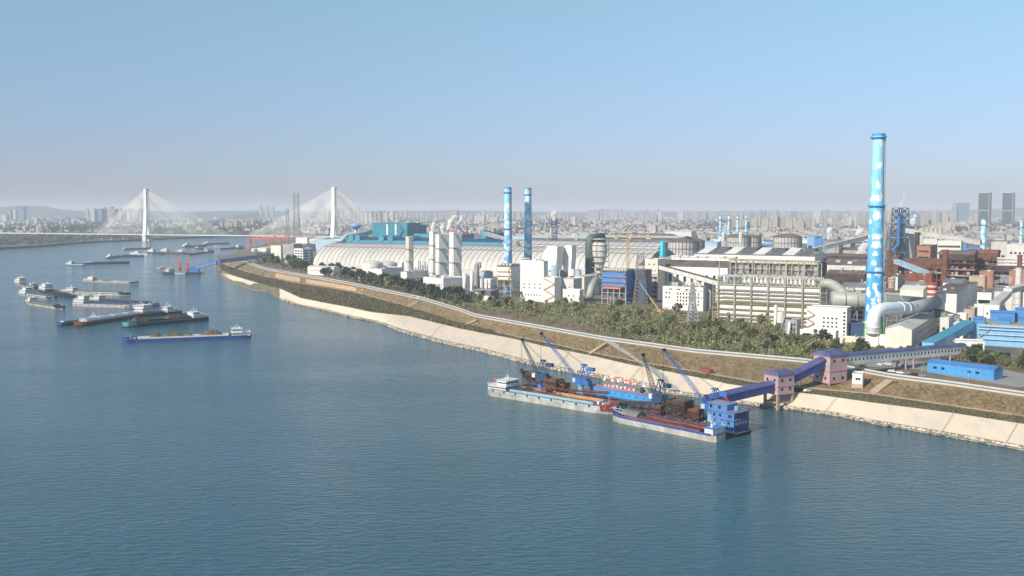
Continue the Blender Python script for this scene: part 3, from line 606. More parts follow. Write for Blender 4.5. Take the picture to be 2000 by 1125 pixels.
# local frame of wharf things: x = downstream (-u), y = towards bank
WZ = atan2(-.719, .695)
def wth(name, label, cat, s, n, z=0, group=None): return T(name, label, cat, W3(s, n, z), WZ, group)
def pontoon(label, s0, s1, n0, n1, h=1.6, col='hullblack'):
    t = wth('pontoon', label, 'pontoon', (s0 + s1) / 2, n0, 0, 'wharf pontoons'); L = s1 - s0; w = n1 - n0; mb = MB()
    mb.add([(-L / 2 + 1.5, .6, -.5), (L / 2 - 1.5, .6, -.5), (L / 2 - 1.5, w - .6, -.5), (-L / 2 + 1.5, w - .6, -.5), (-L / 2, 0, h), (L / 2, 0, h), (L / 2, w, h), (-L / 2, w, h)], [(3, 2, 1, 0), (0, 1, 5, 4), (1, 2, 6, 5), (2, 3, 7, 6), (3, 0, 4, 7)]); put(mb, 'hull', col, t)
    d = MB(); d.box(-L / 2, L / 2, 0, w, h - .1, h + .1); put(d, 'deck', 'deck', t)
    r = MB()
    for q in (.6, 1.1):
        r.beam((-L / 2, .2, h + q), (L / 2, .2, h + q), .08); r.beam((-L / 2, w - .2, h + q), (L / 2, w - .2, h + q), .08)
    for i in range(int(L / 2.5)):
        x = -L / 2 + 1 + i * 2.5; r.beam((x, .2, h), (x, .2, h + 1.1), .08); r.beam((x, w - .2, h), (x, w - .2, h + 1.1), .08)
    put(r, 'railing', 'craneblue', t)
    for i in range(int(L / 6)): fender(t, -L / 2 + 2 + i * 6, -.02, h - .5)
    return t
pontoon('dark crane pontoon behind the silver barge carrying the two left cranes', 86, 168, 18, 32)
pontoon('dark crane pontoon carrying the two right cranes and rusty hoppers', 12, 76, 8.5, 29)
pontoon('dark pontoon under the three storey blue wharf office', -5, 11.5, 3.5, 18, 1.4)
pontoon('long pontoon under the bright blue roofed conveyor hall', 66, 119, 33, 44, 1.5, 'hullblue')
def crane(label, s, n, z, mats, boomdir, blen, elev, dark=False, g='slewing grab cranes on the wharf'):
    """boomdir: world angle of the boom, elev: radians"""
    c = mats; t = T('grab_crane', label, 'crane', W3(s, n, z), boomdir, g)
    pd = MB(); pd.cyl(0, 0, 0, 5.2, 1.9, 1.6, 16); pd.cyl(0, 0, 5.2, 5.8, 2.5, n=18); pd.box(-3, 3, -3, 3, -.1, .5); put(pd, 'pedestal', 'skyblue' if not dark else 'blue', t)
    hs = MB(); hs.box(-5.2, 2.2, -2.3, 2.3, 5.9, 9.3); hs.box(-6.4, -5.2, -2.3, 2.3, 5.7, 8.4); hs.box(-5.2, 2.5, -2.6, 2.6, 5.8, 6); h = put(hs, 'machine_house', c, t)
    cb = MB(); cb.box(2.2, 4.4, 1., 2.8, 7., 9.4); put(cb, 'cab', 'white' if dark else 'paleblue', t); g2 = MB(); g2.box(4.35, 4.45, 1.15, 2.65, 7.9, 9.2); g2.box(2.5, 4.3, .94, 1.0, 8, 9.1); put(g2, 'window', 'glass', h)
    fr = MB()
    for y in (-1.9, 1.9):
        fr.beam((-4.6, y, 9.3), (-1.8, y * .6, 17.5), .38); fr.beam((1.5, y, 9.3), (-1.8, y * .6, 17.5), .38); fr.beam((-3.2, y * .8, 13.2), (0, y * .8, 13.2), .25); fr.beam((-4.2, y, 10.5), (-.4, y * .7, 14), .2)
    fr.box(-3.4, -.4, -1.6, 1.6, 17.3, 17.8); fr.beam((-1.8, -1.2, 17.5), (-5.8, 0, 16), .4); fr.box(-9.2, -5., -1.3, 1.3, 14.2, 16.2); fr.beam((-7, 0, 14.5), (-4.2, 0, 9.5), .25); put(fr, 'gantry_frame', c, t)
    bm = MB(); p0 = (2.4, 0, 7.8); cx, cz = cos(elev), sin(elev); n_ = 13
    def bp(k, sy, sz):
        f = k / n_; wd = lerp(1.5, .45, f); hh = sin(pi * min(1, f * 1.1 + .05)) * .9 + .25; return (p0[0] + blen * f * cx - sz * hh * cz, sy * wd, p0[2] + blen * f * cz + sz * hh * cx)
    for k in range(n_):
        for sy, sz in ((-1, 0), (1, 0), (-1, 1), (1, 1)): bm.beam(bp(k, sy, sz), bp(k + 1, sy, sz), .2)
        for sy in (-1, 1): bm.beam(bp(k, sy, 0), bp(k + 1, sy, 1), .11); bm.beam(bp(k, sy, 1), bp(k, sy, 0), .11)
        bm.beam(bp(k, -1, 1), bp(k + 1, 1, 1), .11); bm.beam(bp(k, -1, 0), bp(k, 1, 0), .11); bm.beam(bp(k, -1, 1), bp(k, 1, 1), .11)
    bo = put(bm, 'boom', c, t); tip = bp(n_, 0, .5); sh = MB(); sh.tube([(tip[0], -.7, tip[2]), (tip[0], .7, tip[2])], .8, 12); sh.box(tip[0] - .8, tip[0] + .5, -.9, .9, tip[2] - .5, tip[2] + .9); put(sh, 'sheave_head', 'black', bo)
    rp = MB()
    for y in (-.4, .4): rp.beam((-1.8, y, 17.6), (tip[0], y, tip[2] + .3), .1); rp.beam((tip[0] + .3, y, tip[2]), (tip[0] + .3, y, 11 if blen < 30 else 9), .08)
    put(rp, 'rope', 'black', t)
    gb = MB(); zz = 11 if blen < 30 else 9; x = tip[0] + .3
    gb.add([(x - 1.3, -1, zz - 1.6), (x - .1, -1, zz - 2.8), (x - .1, 1, zz - 2.8), (x - 1.3, 1, zz - 1.6), (x - .2, -1, zz), (x - .2, 1, zz)], [(0, 1, 4), (3, 5, 2), (0, 4, 5, 3), (0, 3, 2, 1)])
    gb.add([(x + 1.3, -1, zz - 1.6), (x + .1, -1, zz - 2.8), (x + .1, 1, zz - 2.8), (x + 1.3, 1, zz - 1.6), (x + .2, -1, zz), (x + .2, 1, zz)], [(0, 4, 1), (3, 2, 5), (0, 3, 5, 4), (0, 1, 2, 3)]); put(gb, 'grab', 'rustdark', t)
    return t
BD = radians(143)
crane('dark grab crane with boom raised, leftmost of the four wharf cranes', 150, 25.8, 1.7, 'navy', BD, 24, radians(61), True)
crane('bright blue grab crane with a long boom, second from the left, beside the conveyor hall', 121, 30.5, 1.7, 'cranemid', BD, 37, radians(44))
crane('dark grab crane right of the roof sign, third from the left', 55.6, 20, 1.7, 'navy', BD - .35, 24, radians(64), True)
crane('blue grab crane with a long boom next to the wharf office, rightmost of the four', 20, 18, 1.7, 'cranemid', BD, 37, radians(47))
def hopper(label, s, n, w, d, h, mat='rustdark', top='ore'):
    t = wth('hopper', label, 'hopper', s, n, 1.7, 'rusty receiving hoppers on the wharf'); l = MB()
    for x in (-w / 2, w / 2):
        for y in (0, d):
            l.beam((x, y, 0), (x, y, h), .45)
            l.beam((x, y, h * .3), (-x, y, h * .3), .25)
        l.beam((x, 0, 0), (x, d, h * .45), .2)
    put(l, 'frame', mat, t)
    b = MB(); b.add([(-w / 4, d * .25, h * .35), (w / 4, d * .25, h * .35), (w / 4, d * .75, h * .35), (-w / 4, d * .75, h * .35), (-w / 2, 0, h * .62), (w / 2, 0, h * .62), (w / 2, d, h * .62), (-w / 2, d, h * .62), (-w / 2, 0, h), (w / 2, 0, h), (w / 2, d, h), (-w / 2, d, h)],
        [(3, 2, 1, 0), (0, 1, 5, 4), (1, 2, 6, 5), (2, 3, 7, 6), (3, 0, 4, 7), (4, 5, 9, 8), (5, 6, 10, 9), (6, 7, 11, 10), (7, 4, 8, 11)]); put(b, 'bin', mat, t)
    put(heap_mb(-w / 2 + .2, w / 2 - .2, d / 2 - .2, 0, 1.4, 3, 12, [(.5, .4, 1)]), 'ore_fill', top, t, loc=(0, d / 2, h - .9))
    pl = MB()
    for z in (h * .4, h * .75):
        pl.box(-w / 2 - 1.2, w / 2 + 1.2, -1.2, -.1, z, z + .12); pl.beam((-w / 2 - 1.2, -1.2, z + 1), (w / 2 + 1.2, -1.2, z + 1), .1)
    pl.beam((-w / 2 - 1, -1, 0), (w / 2, -1, h * .4), .35); put(pl, 'walkway', mat, t)
hopper('tall dark rusty hopper left of the leftmost crane', 160, 25, 9, 6, 9)
hopper('rust red hopper block between the two left cranes', 137, 21, 9, 7, 8, 'rust')
hopper('low rust red hopper right behind the ore barge', 131, 24, 5, 5, 6, 'rustred')
hopper('big dark dusty hopper left of the rightmost crane', 38, 12, 11, 8, 9.5)
hopper('small rusty hopper below the third crane', 50, 11.5, 5, 4, 5, 'rust')
hopper('small rusty hopper beside the wharf office', 26, 11, 6, 5, 7, 'rust')
def clutter():
    r = random.Random(17)
    for k, (s0, s1, n0, n1, lb) in enumerate(((88, 166, 18.5, 31, 'ore spill and scrap heaped on the left crane pontoon'), (14, 74, 9, 28, 'ore spill and scrap heaped on the right crane pontoon'))):
        m = MB()
        for i in range(240):
            x, y, _ = W3(r.uniform(s0, s1), r.uniform(n0, n1)); q = r.uniform(.3, 1.5); h = q * r.uniform(.3, 1.1); a = r.uniform(0, 3); c, s = cos(a) * q, sin(a) * q
            m.add([(x - c, y - s, 1.7), (x + s, y - c, 1.7), (x + c, y + s, 1.7), (x - s, y + c, 1.7), (x + r.uniform(-.3, .3), y, 1.7 + h)], [(0, 1, 4), (1, 2, 4), (2, 3, 4), (3, 0, 4)], r.randrange(3))
        tag(m.obj('spilled_ore', ['rust', 'rustdark', 'rustred']), lb, kind='stuff')
    for k, (s, n, L, h, lb) in enumerate(((142, 24, 26, 6.5, 'rusty belt conveyor bridge on the left crane pontoon'), (108, 23, 30, 4.5, 'low rusty belt conveyor beside the blue hall'), (66, 15, 22, 5, 'rusty belt conveyor left of the dark dusty hopper'), (30, 22, 26, 7, 'dark belt conveyor between the hopper and the rightmost crane'))):
        t = wth('belt_conveyor', lb, 'conveyor', s, n, 1.7, 'belt conveyors on the wharf'); m = MB(); m.truss((-L / 2, -.9, h * .5), (L / 2, -.9, h), 1.2, 10, .22); m.truss((-L / 2, .9, h * .5), (L / 2, .9, h), 1.2, 10, .22)
        for i in range(4): x = lerp(-L / 2, L / 2, (i + .5) / 4); m.beam((x, -.9, 0), (x, -.9, h * .8), .3); m.beam((x, .9, 0), (x, .9, h * .8), .3)
        put(m, 'frame', 'rust' if k % 2 else 'rustdark', t); m = MB(); m.add([(-L / 2, -.7, h * .5 + .5), (L / 2, -.7, h + .5), (L / 2, .7, h + .5), (-L / 2, .7, h * .5 + .5), (-L / 2, -.7, h * .5 + .3), (L / 2, -.7, h + .3), (L / 2, .7, h + .3), (-L / 2, .7, h * .5 + .3)], [(0, 1, 2, 3), (0, 4, 5, 1), (7, 3, 2, 6)]); put(m, 'belt', 'oredark', t)
clutter()
def hall():
    t = wth('conveyor_hall', 'long bright blue conveyor hall on a pontoon with a flat greyish purple roof', 'hall', 92.5, 34, 1.6); L = 49; mb = MB()
    mb.box(-L / 2, L / 2, 0, 8, 0, 4.6); w = put(mb, 'wall', 'brightblue', t)
    r = MB(); r.xprism([(-.5, 4.6), (8.5, 4.6), (8.5, 4.9), (4, 5.6), (-.5, 4.9)], -L / 2 - .5, L / 2 + .5); M('purpleroof', (.25, .22, .3), .7, var=.2, scale=.1); put(r, 'roof', 'purpleroof', t)
    for i in range(9):
        for k in range(1):
            x = -L / 2 + 3 + i * 5.4; g = MB(); g.box(x - .35, x + .35, -.06, .05, 2.2, 3.2); put(g, 'window', 'glass', w)
    # roof sign: two rows of standing letters on a frame
    s = wth('roof_sign', 'two rows of standing red and white letters on the roof of the blue conveyor hall', 'sign', 92.5, 34, 1.6); fr = MB()
    for x in range(-19, 12, 3): fr.beam((x, 6.2, 5.2), (x, 6.2, 8.), .14); fr.beam((x, 7.8, 5.0), (x, 6.2, 7.6), .12)
    fr.beam((-20, 6.2, 8.), (12, 6.2, 8.), .18); fr.beam((-20, 6.2, 7.), (12, 6.2, 7.), .14); fr.beam((12, 6.2, 8), (17, 3, 5.2), .35); fr.beam((12, 6.2, 7.2), (17, 3.4, 5.2), .2); put(fr, 'frame', 'concrete', s)
    rr = random.Random(4)
    def glyph(x, y, z, w, h, mat, seed):
        g = MB(); q = random.Random(seed); d = .5
        cells = [(0, .85, 1, 1), (.42, 0, .58, 1), (0, .48, 1, .6), (.05, .1, .2, .5), (.8, .05, .95, .5), (.1, .0, .45, .14), (.15, .62, .3, .84), (.7, .62, .85, .84), (.55, 0, .95, .12)]
        q.shuffle(cells)
        for a, b, c, e in cells[:6]: g.box(x + a * w - w / 2, x + c * w - w / 2, y - .02, y + .12, z + b * h, z + e * h)
        put(g, 'letter', mat, s)
        g = MB(); g.box(x - w / 2, x + w / 2, y + .12, y + d, z + .02 * h, z + .97 * h); put(g, 'letter_box', 'white', s)
    for i, x in enumerate((-12.5, -7.2, -1.8, 3.6)): glyph(x, 6., 8.1, 3.2, 3.4, 'red', i + 2)
    g = MB(); g.add([(-19.5, 6, 8.1), (-18, 6, 8.1), (-16.6, 6, 11.2), (-18, 6, 11.2), (-19.5, 6.4, 8.1), (-18, 6.4, 8.1), (-16.6, 6.4, 11.2), (-18, 6.4, 11.2)], [(0, 1, 2, 3), (7, 6, 5, 4), (0, 4, 5, 1), (1, 5, 6, 2), (2, 6, 7, 3), (3, 7, 4, 0)]); put(g, 'emblem', 'white', s)
    g = MB(); g.box(9.6, 12.4, 6, 6.4, 8.1, 8.9)
    for k in range(3): g.add([(8.8 + k, 6, 11.4), (9.7 + k, 6, 11.6), (11 + k * .7, 6, 9.2), (10.2 + k * .7, 6, 9.2)], [(0, 3, 2, 1), (0, 1, 2, 3)])
    put(g, 'emblem', 'white', s)
    for i in range(8): glyph(-14.5 + i * 3., 2., 5.4, 1.8, 1.9, 'redpaint' if i % 2 else 'red', i + 20)
    bx = MB(); bx.beam((-15.5, 2.2, 5.3), (8, 2.2, 5.3), .2); put(bx, 'rail', 'concrete', s)
hall()
def office():
    t = wth('wharf_office', 'three storey blue office with a red flag on the wharf below the conveyor gallery', 'building', 3.5, 4.3, 1.5); L = 13
    ps = MB()
    for i in range(9):
        for y in (0.3, 6, 12.6): ps.beam((-L / 2 + i * L / 8, y, 0), (-L / 2 + i * L / 8, y, 2.8), .35)
    for y in range(1, 12): ps.beam((L / 2 - .2, y * 1.1, 0), (L / 2 - .2, y * 1.1, 2.8), .3)
    put(ps, 'stilt', 'craneblue', t)
    mb = MB(); mb.box(-L / 2, L / 2, 0, 13, 2.8, 9.8); mb.box(-L / 2 - 3, 1.5, 1.5, 10, 9.8, 13.); wl = put(mb, 'wall', 'blue', t)
    dk = MB(); dk.box(L / 2 - .02, L / 2 + .08, .0, 13, 2.8, 9.8); put(dk, 'end_wall', 'craneblue', t)  # darker blue skin: shade of the end face put into its colour
    r = MB(); r.box(-L / 2 - .6, L / 2 + .9, -.6, 13.6, 9.8, 10.05); r.box(-L / 2 - 3.5, 2, 1, 10.5, 13, 13.25); r.box(-L / 2 - .3, L / 2 + .8, -.8, 13.3, 6.2, 6.35); put(r, 'roof', 'purpleroof', t)
    for x, z, w in ((-5, 7.2, 1.2), (-1.5, 7.2, 1.2), (4.2, 7.2, 2.0), (-5, 3.8, 1.2), (-1.2, 3.8, 1), (3.5, 3.8, 1.4)):
        g = MB(); g.box(x - w / 2, x + w / 2, -.08, .05, z, z + 1.5); f = put(g, 'window', 'glass', wl)
    for x in (-8, -3): g = MB(); g.box(x - .8, x + .8, 1.42, 1.55, 10.7, 12.3); put(g, 'window', 'glass', wl)
    g = MB(); g.box(L / 2 + .06, L / 2 + .16, 2.5, 10.5, 6.8, 9.2); put(g, 'window', 'glass', wl)
    for y in (1.5, 4.2, 6.8, 9.4): g = MB(); g.box(L / 2 + .06, L / 2 + .16, y, y + 1.9, 3.7, 5.2); put(g, 'window', 'beigebrick', wl)
    ra = MB()
    for q in (.6, 1.1): ra.beam((L / 2 + .7, -.4, 10 + q), (L / 2 + .7, 13.4, 10 + q), .09); ra.beam((2, -.4, 10 + q), (L / 2 + .7, -.4, 10 + q), .09)
    for i in range(11): ra.beam((L / 2 + .7, i * 1.3, 10), (L / 2 + .7, i * 1.3, 11.1), .09)
    put(ra, 'railing', 'craneblue', t)
    f = MB(); f.beam((-2, 4, 13), (-2, 4, 17), .14); f.add([(-2, 4, 16.9), (-.2, 4.2, 16), (-.2, 4.2, 14.9), (-2, 4, 15.6)], [(0, 1, 2, 3), (3, 2, 1, 0)]); put(f, 'flag', 'red', t)
    b = MB(); b.cyl(4, 6, 10, 12.2, .9, n=12); b.box(0, 2.4, 7, 9, 10, 12); put(b, 'water_tank', 'skyblue', t)
    st = MB(); st.beam((-L / 2 - 2, -.7, 0), (-L / 2 + 2.5, -.7, 3), .5); st.beam((2, -.7, 3), (-2.5, -.7, 6.3), .4); put(st, 'stair', 'steel', t)
office()
# people are two pixels tall on the wharf; barge crew is not legible in the photograph
# ---------------------------------------------------------------- conveyor galleries
def gallery(name, label, p, q, w, h, wall, roof, rk='gable', nwin=0, winside=(-1,), bents=(), bentmat='steel', zg=12, group=None, wsz=(.9, 1.), wz=.45, cat='conveyor', ribs=0, base=None):
    """enclosed bridge from p to q (centre of its floor); local x runs along it"""
    dx, dy = q[0] - p[0], q[1] - p[1]; L = math.hypot(dx, dy); rz = atan2(dy, dx); dz = q[2] - p[2]
    t = T(name, label, cat, p, rz, group)
    mb = MB(); mb.add([(0, -w / 2, 0), (L, -w / 2, dz), (L, w / 2, dz), (0, w / 2, 0), (0, -w / 2, h), (L, -w / 2, dz + h), (L, w / 2, dz + h), (0, w / 2, h)], [(3, 2, 1, 0), (0, 1, 5, 4), (1, 2, 6, 5), (2, 3, 7, 6), (3, 0, 4, 7), (4, 5, 6, 7)])
    wl = put(mb, 'wall', wall, t); o = .35
    pr = [(-w / 2 - o, 0), (w / 2 + o, 0), (w / 2 + o, .15), (0, w * .3), (-w / 2 - o, .15)] if rk == 'gable' else [(-w / 2 - o, -.1)] + [((w / 2 + o) * -cos(pi * k / 8), w * .28 * sin(pi * k / 8) + .05) for k in range(9)] + [(w / 2 + o, -.1)] if rk == 'arch' else [(-w / 2 - o, 0), (w / 2 + o, 0), (w / 2 + o, .3), (-w / 2 - o, .3)]
    if rk == 'arch': pr = [((w / 2 + o) * cos(pi * k / 8), w * .28 * sin(pi * k / 8)) for k in range(9)]
    r = MB(); n = len(pr); v = [(0, y, h + z + .003) for y, z in pr] + [(L, y, dz + h + z + .003) for y, z in pr]
    r.add(v, [(i, (i + 1) % n, n + (i + 1) % n, n + i) for i in range(n)] + [tuple(range(n - 1, -1, -1)), tuple(range(n, 2 * n))]); put(r, 'roof', roof, t)
    if nwin:
        g = MB(); ww, wh = wsz; g.box(-ww / 2, ww / 2, -.06, .06, 0, wh); me = None
        for sd in winside:
            for i in range(nwin):
                f = (i + .5) / nwin; x = L * f
                if me is None: ob = put(g, 'window', 'glass', wl); me = ob.data
                else: ob = bpy.data.objects.new('window', me); COL.objects.link(ob); ob.parent = wl
                ob.location = (x, sd * (w / 2 + .02), dz * f + h * wz)
    if ribs:
        b = MB()
        for i in range(ribs + 1):
            x = L * i / ribs; z = dz * i / ribs
            for sd in (-1, 1): b.beam((x, sd * (w / 2 + .1), z - .2), (x, sd * (w / 2 + .1), z + h), .22)
        for sd in (-1, 1): b.beam((0, sd * (w / 2 + .1), -.2), (L, sd * (w / 2 + .1), dz - .2), .4)
        put(b, 'truss', bentmat, t)
    for f in bents:
        x = L * f; z = dz * f; b = MB(); ht = z + p[2] - zg; bw = w * .5
        for sd in (-1, 1):
            b.beam((x, sd * (bw + ht * .04), z - ht), (x, sd * bw, z), .55 if ht > 8 else .8)
        k = 0
        while k * 6 < ht: b.beam((x, -bw, z - k * 6 - .5), (x, bw, z - k * 6 - .5), .35); k += 1
        put(b, 'trestle', bentmat, t)
    return t
GD = radians(30); gx, gy = cos(GD), sin(GD)
T1 = (149., 566.); s2 = 40.; T2 = (T1[0] + gx * s2, T1[1] + gy * s2)
G0 = (T1[0] - gx * 52, T1[1] - gy * 52, 6.)
M('leggy', (.42, .27, .2), .8, var=.2, scale=.2, streak=.4)
def transfer(label, c, z0, zb, zt, wx, wy, g):
    t = T('transfer_tower', label, 'tower', (c[0], c[1], z0), GD, g); mb = MB(); mb.box(-wx / 2, wx / 2, -wy / 2, wy / 2, zb - z0, zt - z0); wl = put(mb, 'wall', 'pink', t)
    l = MB()
    for x in (-wx / 2 + .6, wx / 2 - .6):
        for y in (-wy / 2 + .6, wy / 2 - .6): l.beam((x, y, -4), (x, y, zb - z0), 1.3)
        l.beam((x, -wy / 2 + .6, (zb - z0) * .45), (x, wy / 2 - .6, (zb - z0) * .45), .7)
    for y in (-wy / 2 + .6, wy / 2 - .6): l.beam((-wx / 2 + .6, y, (zb - z0) * .45), (wx / 2 - .6, y, (zb - z0) * .45), .7)
    put(l, 'leg', 'leggy', t)
    tr = MB()
    for z in (zb - z0 - .1, zt - z0 - .4, (zb + zt) / 2 - z0 - 1): tr.box(-wx / 2 - .25, wx / 2 + .25, -wy / 2 - .25, wy / 2 + .25, z, z + .5)
    put(tr, 'trim', 'pinktrim', t)
    r = MB(); zz = zt - z0 + .1; v = []; n = 10
    for k in range(n + 1):
        a = pi * k / n; y = -cos(a) * (wy / 2 + .5); z = zz + sin(a) * wy * .22; v += [(-wx / 2 - .5 + sin(a) * .8, y, z), (wx / 2 + .5 - sin(a) * .8, y, z)]
    r.add(v, [(2 * k, 2 * k + 1, 2 * k + 3, 2 * k + 2) for k in range(n)] + [tuple(range(0, 2 * n + 2, 2)), tuple(range(2 * n + 1, 0, -2))]); put(r, 'roof', 'blueroof', t)
    for (u, sx, z) in [(a, b, zz_) for zz_ in (zb - z0 + 2, zt - z0 - 3.4) for a in (-.25, .25) for b in (0, 1)]:
        g_ = MB()
        if sx: g_.box(-wx / 2 - .1, -wx / 2 + .02, wy * u - .7, wy * u + .7, z, z + 1.6)
        else: g_.box(wx * u - .8, wx * u + .8, -wy / 2 - .1, -wy / 2 + .02, z, z + 1.6)
        put(g_, 'window', 'glass', wl)
transfer('small pink transfer tower with domed blue roof standing on legs in the water', T1, 0, 8.5, 19., 12., 11., 'pink transfer towers')
transfer('large pink transfer tower with domed blue roof on the revetment', T2, 5.5, 11.5, 27, 14, 12.5, 'pink transfer towers')
gallery('conveyor_gallery', 'deep blue conveyor gallery rising from the wharf to the small pink tower', G0, (T1[0] - gx * 5.9, T1[1] - gy * 5.9, 10.), 6.2, 4.2, 'deepblue', 'blueroof', 'arch', 22, bents=(.28,), bentmat='pink', zg=0)
gallery('conveyor_gallery', 'deep blue conveyor gallery between the two pink towers', (T1[0] + gx * 5.9, T1[1] + gy * 5.9, 12.8), (T2[0] - gx * 7, T2[1] - gy * 7, 20.5), 6.2, 4.2, 'deepblue', 'blueroof', 'arch', 10)
GA = (T2[0] + gx * 4.5, T2[1] + 6.3, 20); GB = D(1879, 690, 668)
gallery('conveyor_gallery', 'long white conveyor gallery with blue roof and square windows right of the large pink tower', GA, (GB[0], GB[1], 16.5), 6., 5.2, 'white', 'blueroof', 'arch', 36, bents=(.5, .56, .86), bentmat='pink', zg=11, wsz=(1.2, 1.4), wz=.42, ribs=0)
# ================================================================ BRIDGE
def bridge():
    A = (-1327., 3729.); B = (-594., 3434.); dx, dy = B[0] - A[0], B[1] - A[1]; L = math.hypot(dx, dy); rz = atan2(dy, dx); zd = 23.
    t = T('cable_stayed_bridge', 'white cable stayed bridge with two tall pylons crossing the river far behind the barges', 'bridge', (A[0], A[1], 0), rz)
    mb = MB(); mb.xprism([(-15, zd), (15, zd), (15, zd - 2), (9, zd - 4), (-9, zd - 4), (-15, zd - 2)], -900, L + 520); put(mb, 'deck', 'bridgewhite', t)
    for sd in (-1, 1):
        r = MB(); r.beam((-900, sd * 14.6, zd + 1.2), (L + 520, sd * 14.6, zd + 1.2), .5); put(r, 'railing', 'steel', t)
    mesh = None
    for k in range(0, 12):
        p = MB(); p.box(-2, 2, -10, 10, -3, zd - 4)
        if mesh is None: ob = put(p, 'pier', 'concrete', t); mesh = ob.data
        else: ob = bpy.data.objects.new('pier', mesh); COL.objects.link(ob); ob.parent = t
        ob.location = (-250 - k * 55, 0, 0)
    for q in range(3):
        ob = bpy.data.objects.new('pier', mesh); COL.objects.link(ob); ob.parent = t; ob.location = (L + 260 + q * 60, 0, 0)
    H = 188
    for bx, span in ((0, 1), (L, 2)):
        p = MB(); w = 6.2
        for sd in (-1, 1):                                # two legs that lean together and merge
            a, m, z1 = sd * 13, sd * 4.2, 105
            p.add([(bx - w * 1.2, a - 4, zd - 2), (bx + w * 1.2, a - 4, zd - 2), (bx + w * 1.2, a + 4, zd - 2), (bx - w * 1.2, a + 4, zd - 2), (bx - w, m - 3.6, z1), (bx + w, m - 3.6, z1), (bx + w, m + 3.6, z1), (bx - w, m + 3.6, z1)], [(3, 2, 1, 0), (4, 5, 6, 7), (0, 1, 5, 4), (1, 2, 6, 5), (2, 3, 7, 6), (3, 0, 4, 7)])
            p.box(bx - w * 1.25, bx + w * 1.25, sd * 13 - 4.5, sd * 13 + 4.5, -4, zd - 4)
        p.box(bx - w * .9, bx + w * .9, -7.8, 7.8, z1, H); p.box(bx - w * 1.3, bx + w * 1.3, -20, 20, zd - 6, zd - 2.02)
        put(p, 'pylon', 'bridgewhite', t)
        n = 26
        for dr, reach in ((-1, 236 if bx == 0 else 330), (1, 345 if bx == 0 else 225)):
            for sd in (-1, 1):
                c = MB()
                for k in range(n):
                    f = (k + 1) / n; zt = lerp(112, H - 7, f ** .8)
                    c.tube([(bx + dr * w, sd * 3, zt), (bx + dr * (14 + reach * f), sd * 13.5, zd + .5)], .46, 3, caps=False)
                put(c, 'stay_cables', 'cable', t)
bridge()
# second low approach viaduct on the far bank
def viaduct(label, pts, w, mat='bridgewhite', zt=14, th=2.2, npier=12, name='viaduct'):
    a, b = pts; t = T(name, label, 'bridge', (a[0], a[1], 0), atan2(b[1] - a[1], b[0] - a[0])); L = math.dist(a[:2], b[:2]); m = MB(); m.box(0, L, -w / 2, w / 2, zt - th, zt); put(m, 'deck', mat, t)
    me = None
    for k in range(npier):
        p = MB(); p.box(-1.2, 1.2, -w * .3, w * .3, 0, zt - th)
        if me is None: ob = put(p, 'pier', 'concrete', t); me = ob.data
        else: ob = bpy.data.objects.new('pier', me); COL.objects.link(ob); ob.parent = t
        ob.location = (L * (k + .5) / npier, 0, 0)
viaduct('low pale approach viaduct under the bridge deck at the far left', (P(-60, 466, 8), P(62, 462.5, 8)), 10, zt=15)
viaduct('pale arched road viaduct in front of the city towers', (P(1300, 448, 12), P(1425, 448, 12)), 14, zt=26, npier=14)
# ================================================================ pylons, masts, port cranes
def pylon(label, px, pyb, pyt, w0, w1, n, arms=0, z0=12, mat='lattice', rz=0., b=.45, name='transmission_tower', armw=12, Y=None):
    p = P(px, pyb, z0) if Y is None else (D(px, pyb, Y)[0], Y, z0); zt = zat(pyt, p[1]) - z0
    t = T(name, label, 'pylon', p, rz); m = MB(); k = zt * (.62 if arms else .5); m.mast(0, 0, 0, k, w0, lerp(w0, w1, .75), n, b); m.mast(0, 0, k, zt, lerp(w0, w1, .75), w1, n, b * .8); put(m, 'lattice_mast', mat, t)
    for i in range(arms):
        z = lerp(k + 1, zt - 2, i / max(1, arms - 1)); a = MB(); ww = armw * (1 - .12 * i)
        for s in (-1, 1): a.beam((0, -1, z), (s * ww, 0, z + .6), b * .8); a.beam((0, 1, z), (s * ww, 0, z + .6), b * .8); a.beam((0, 0, z + 3), (s * ww, 0, z + .6), b * .8); a.beam((s * ww, 0, z + .6), (s * ww, 0, z - 2), b * .5)
        put(a, 'cross_arm', mat, t)
    return t
pylon('very tall straight lattice river crossing mast left of the right bridge pylon', 580, 481, 377, 20, 12, 9, b=.55, z0=10, name='lattice_mast')
pylon('shorter thin lattice mast left of the very tall one before the bridge', 562, 472, 408, 12, 7, 8, b=.45, z0=10, name='lattice_mast')
pylon('grey lattice power pylon standing in the wood in front of the concrete office block', 1352, 640, 553, 10, 2.4, 7, 3, b=.42, armw=9, mat='steel')
pylon('tall grey lattice pylon in front of the blue dust filter', 1250, 604, 496, 14, 6, 9, 1, b=.3, armw=5)
pylon('thin lattice power pylon above the bright blue sheds', 672, 478, 452, 6, 2, 5, 3, b=.4, armw=6)
pylon('slim blue grey lattice flare mast among the rusty works', 1609, 540, 441, 4.4, 3.2, 12, 0, b=.3, mat='paleblue')
pylon('slim lattice lighting mast left of the gas tanks', 1492, 495, 468, 2, 1.4, 6, 0, b=.25)
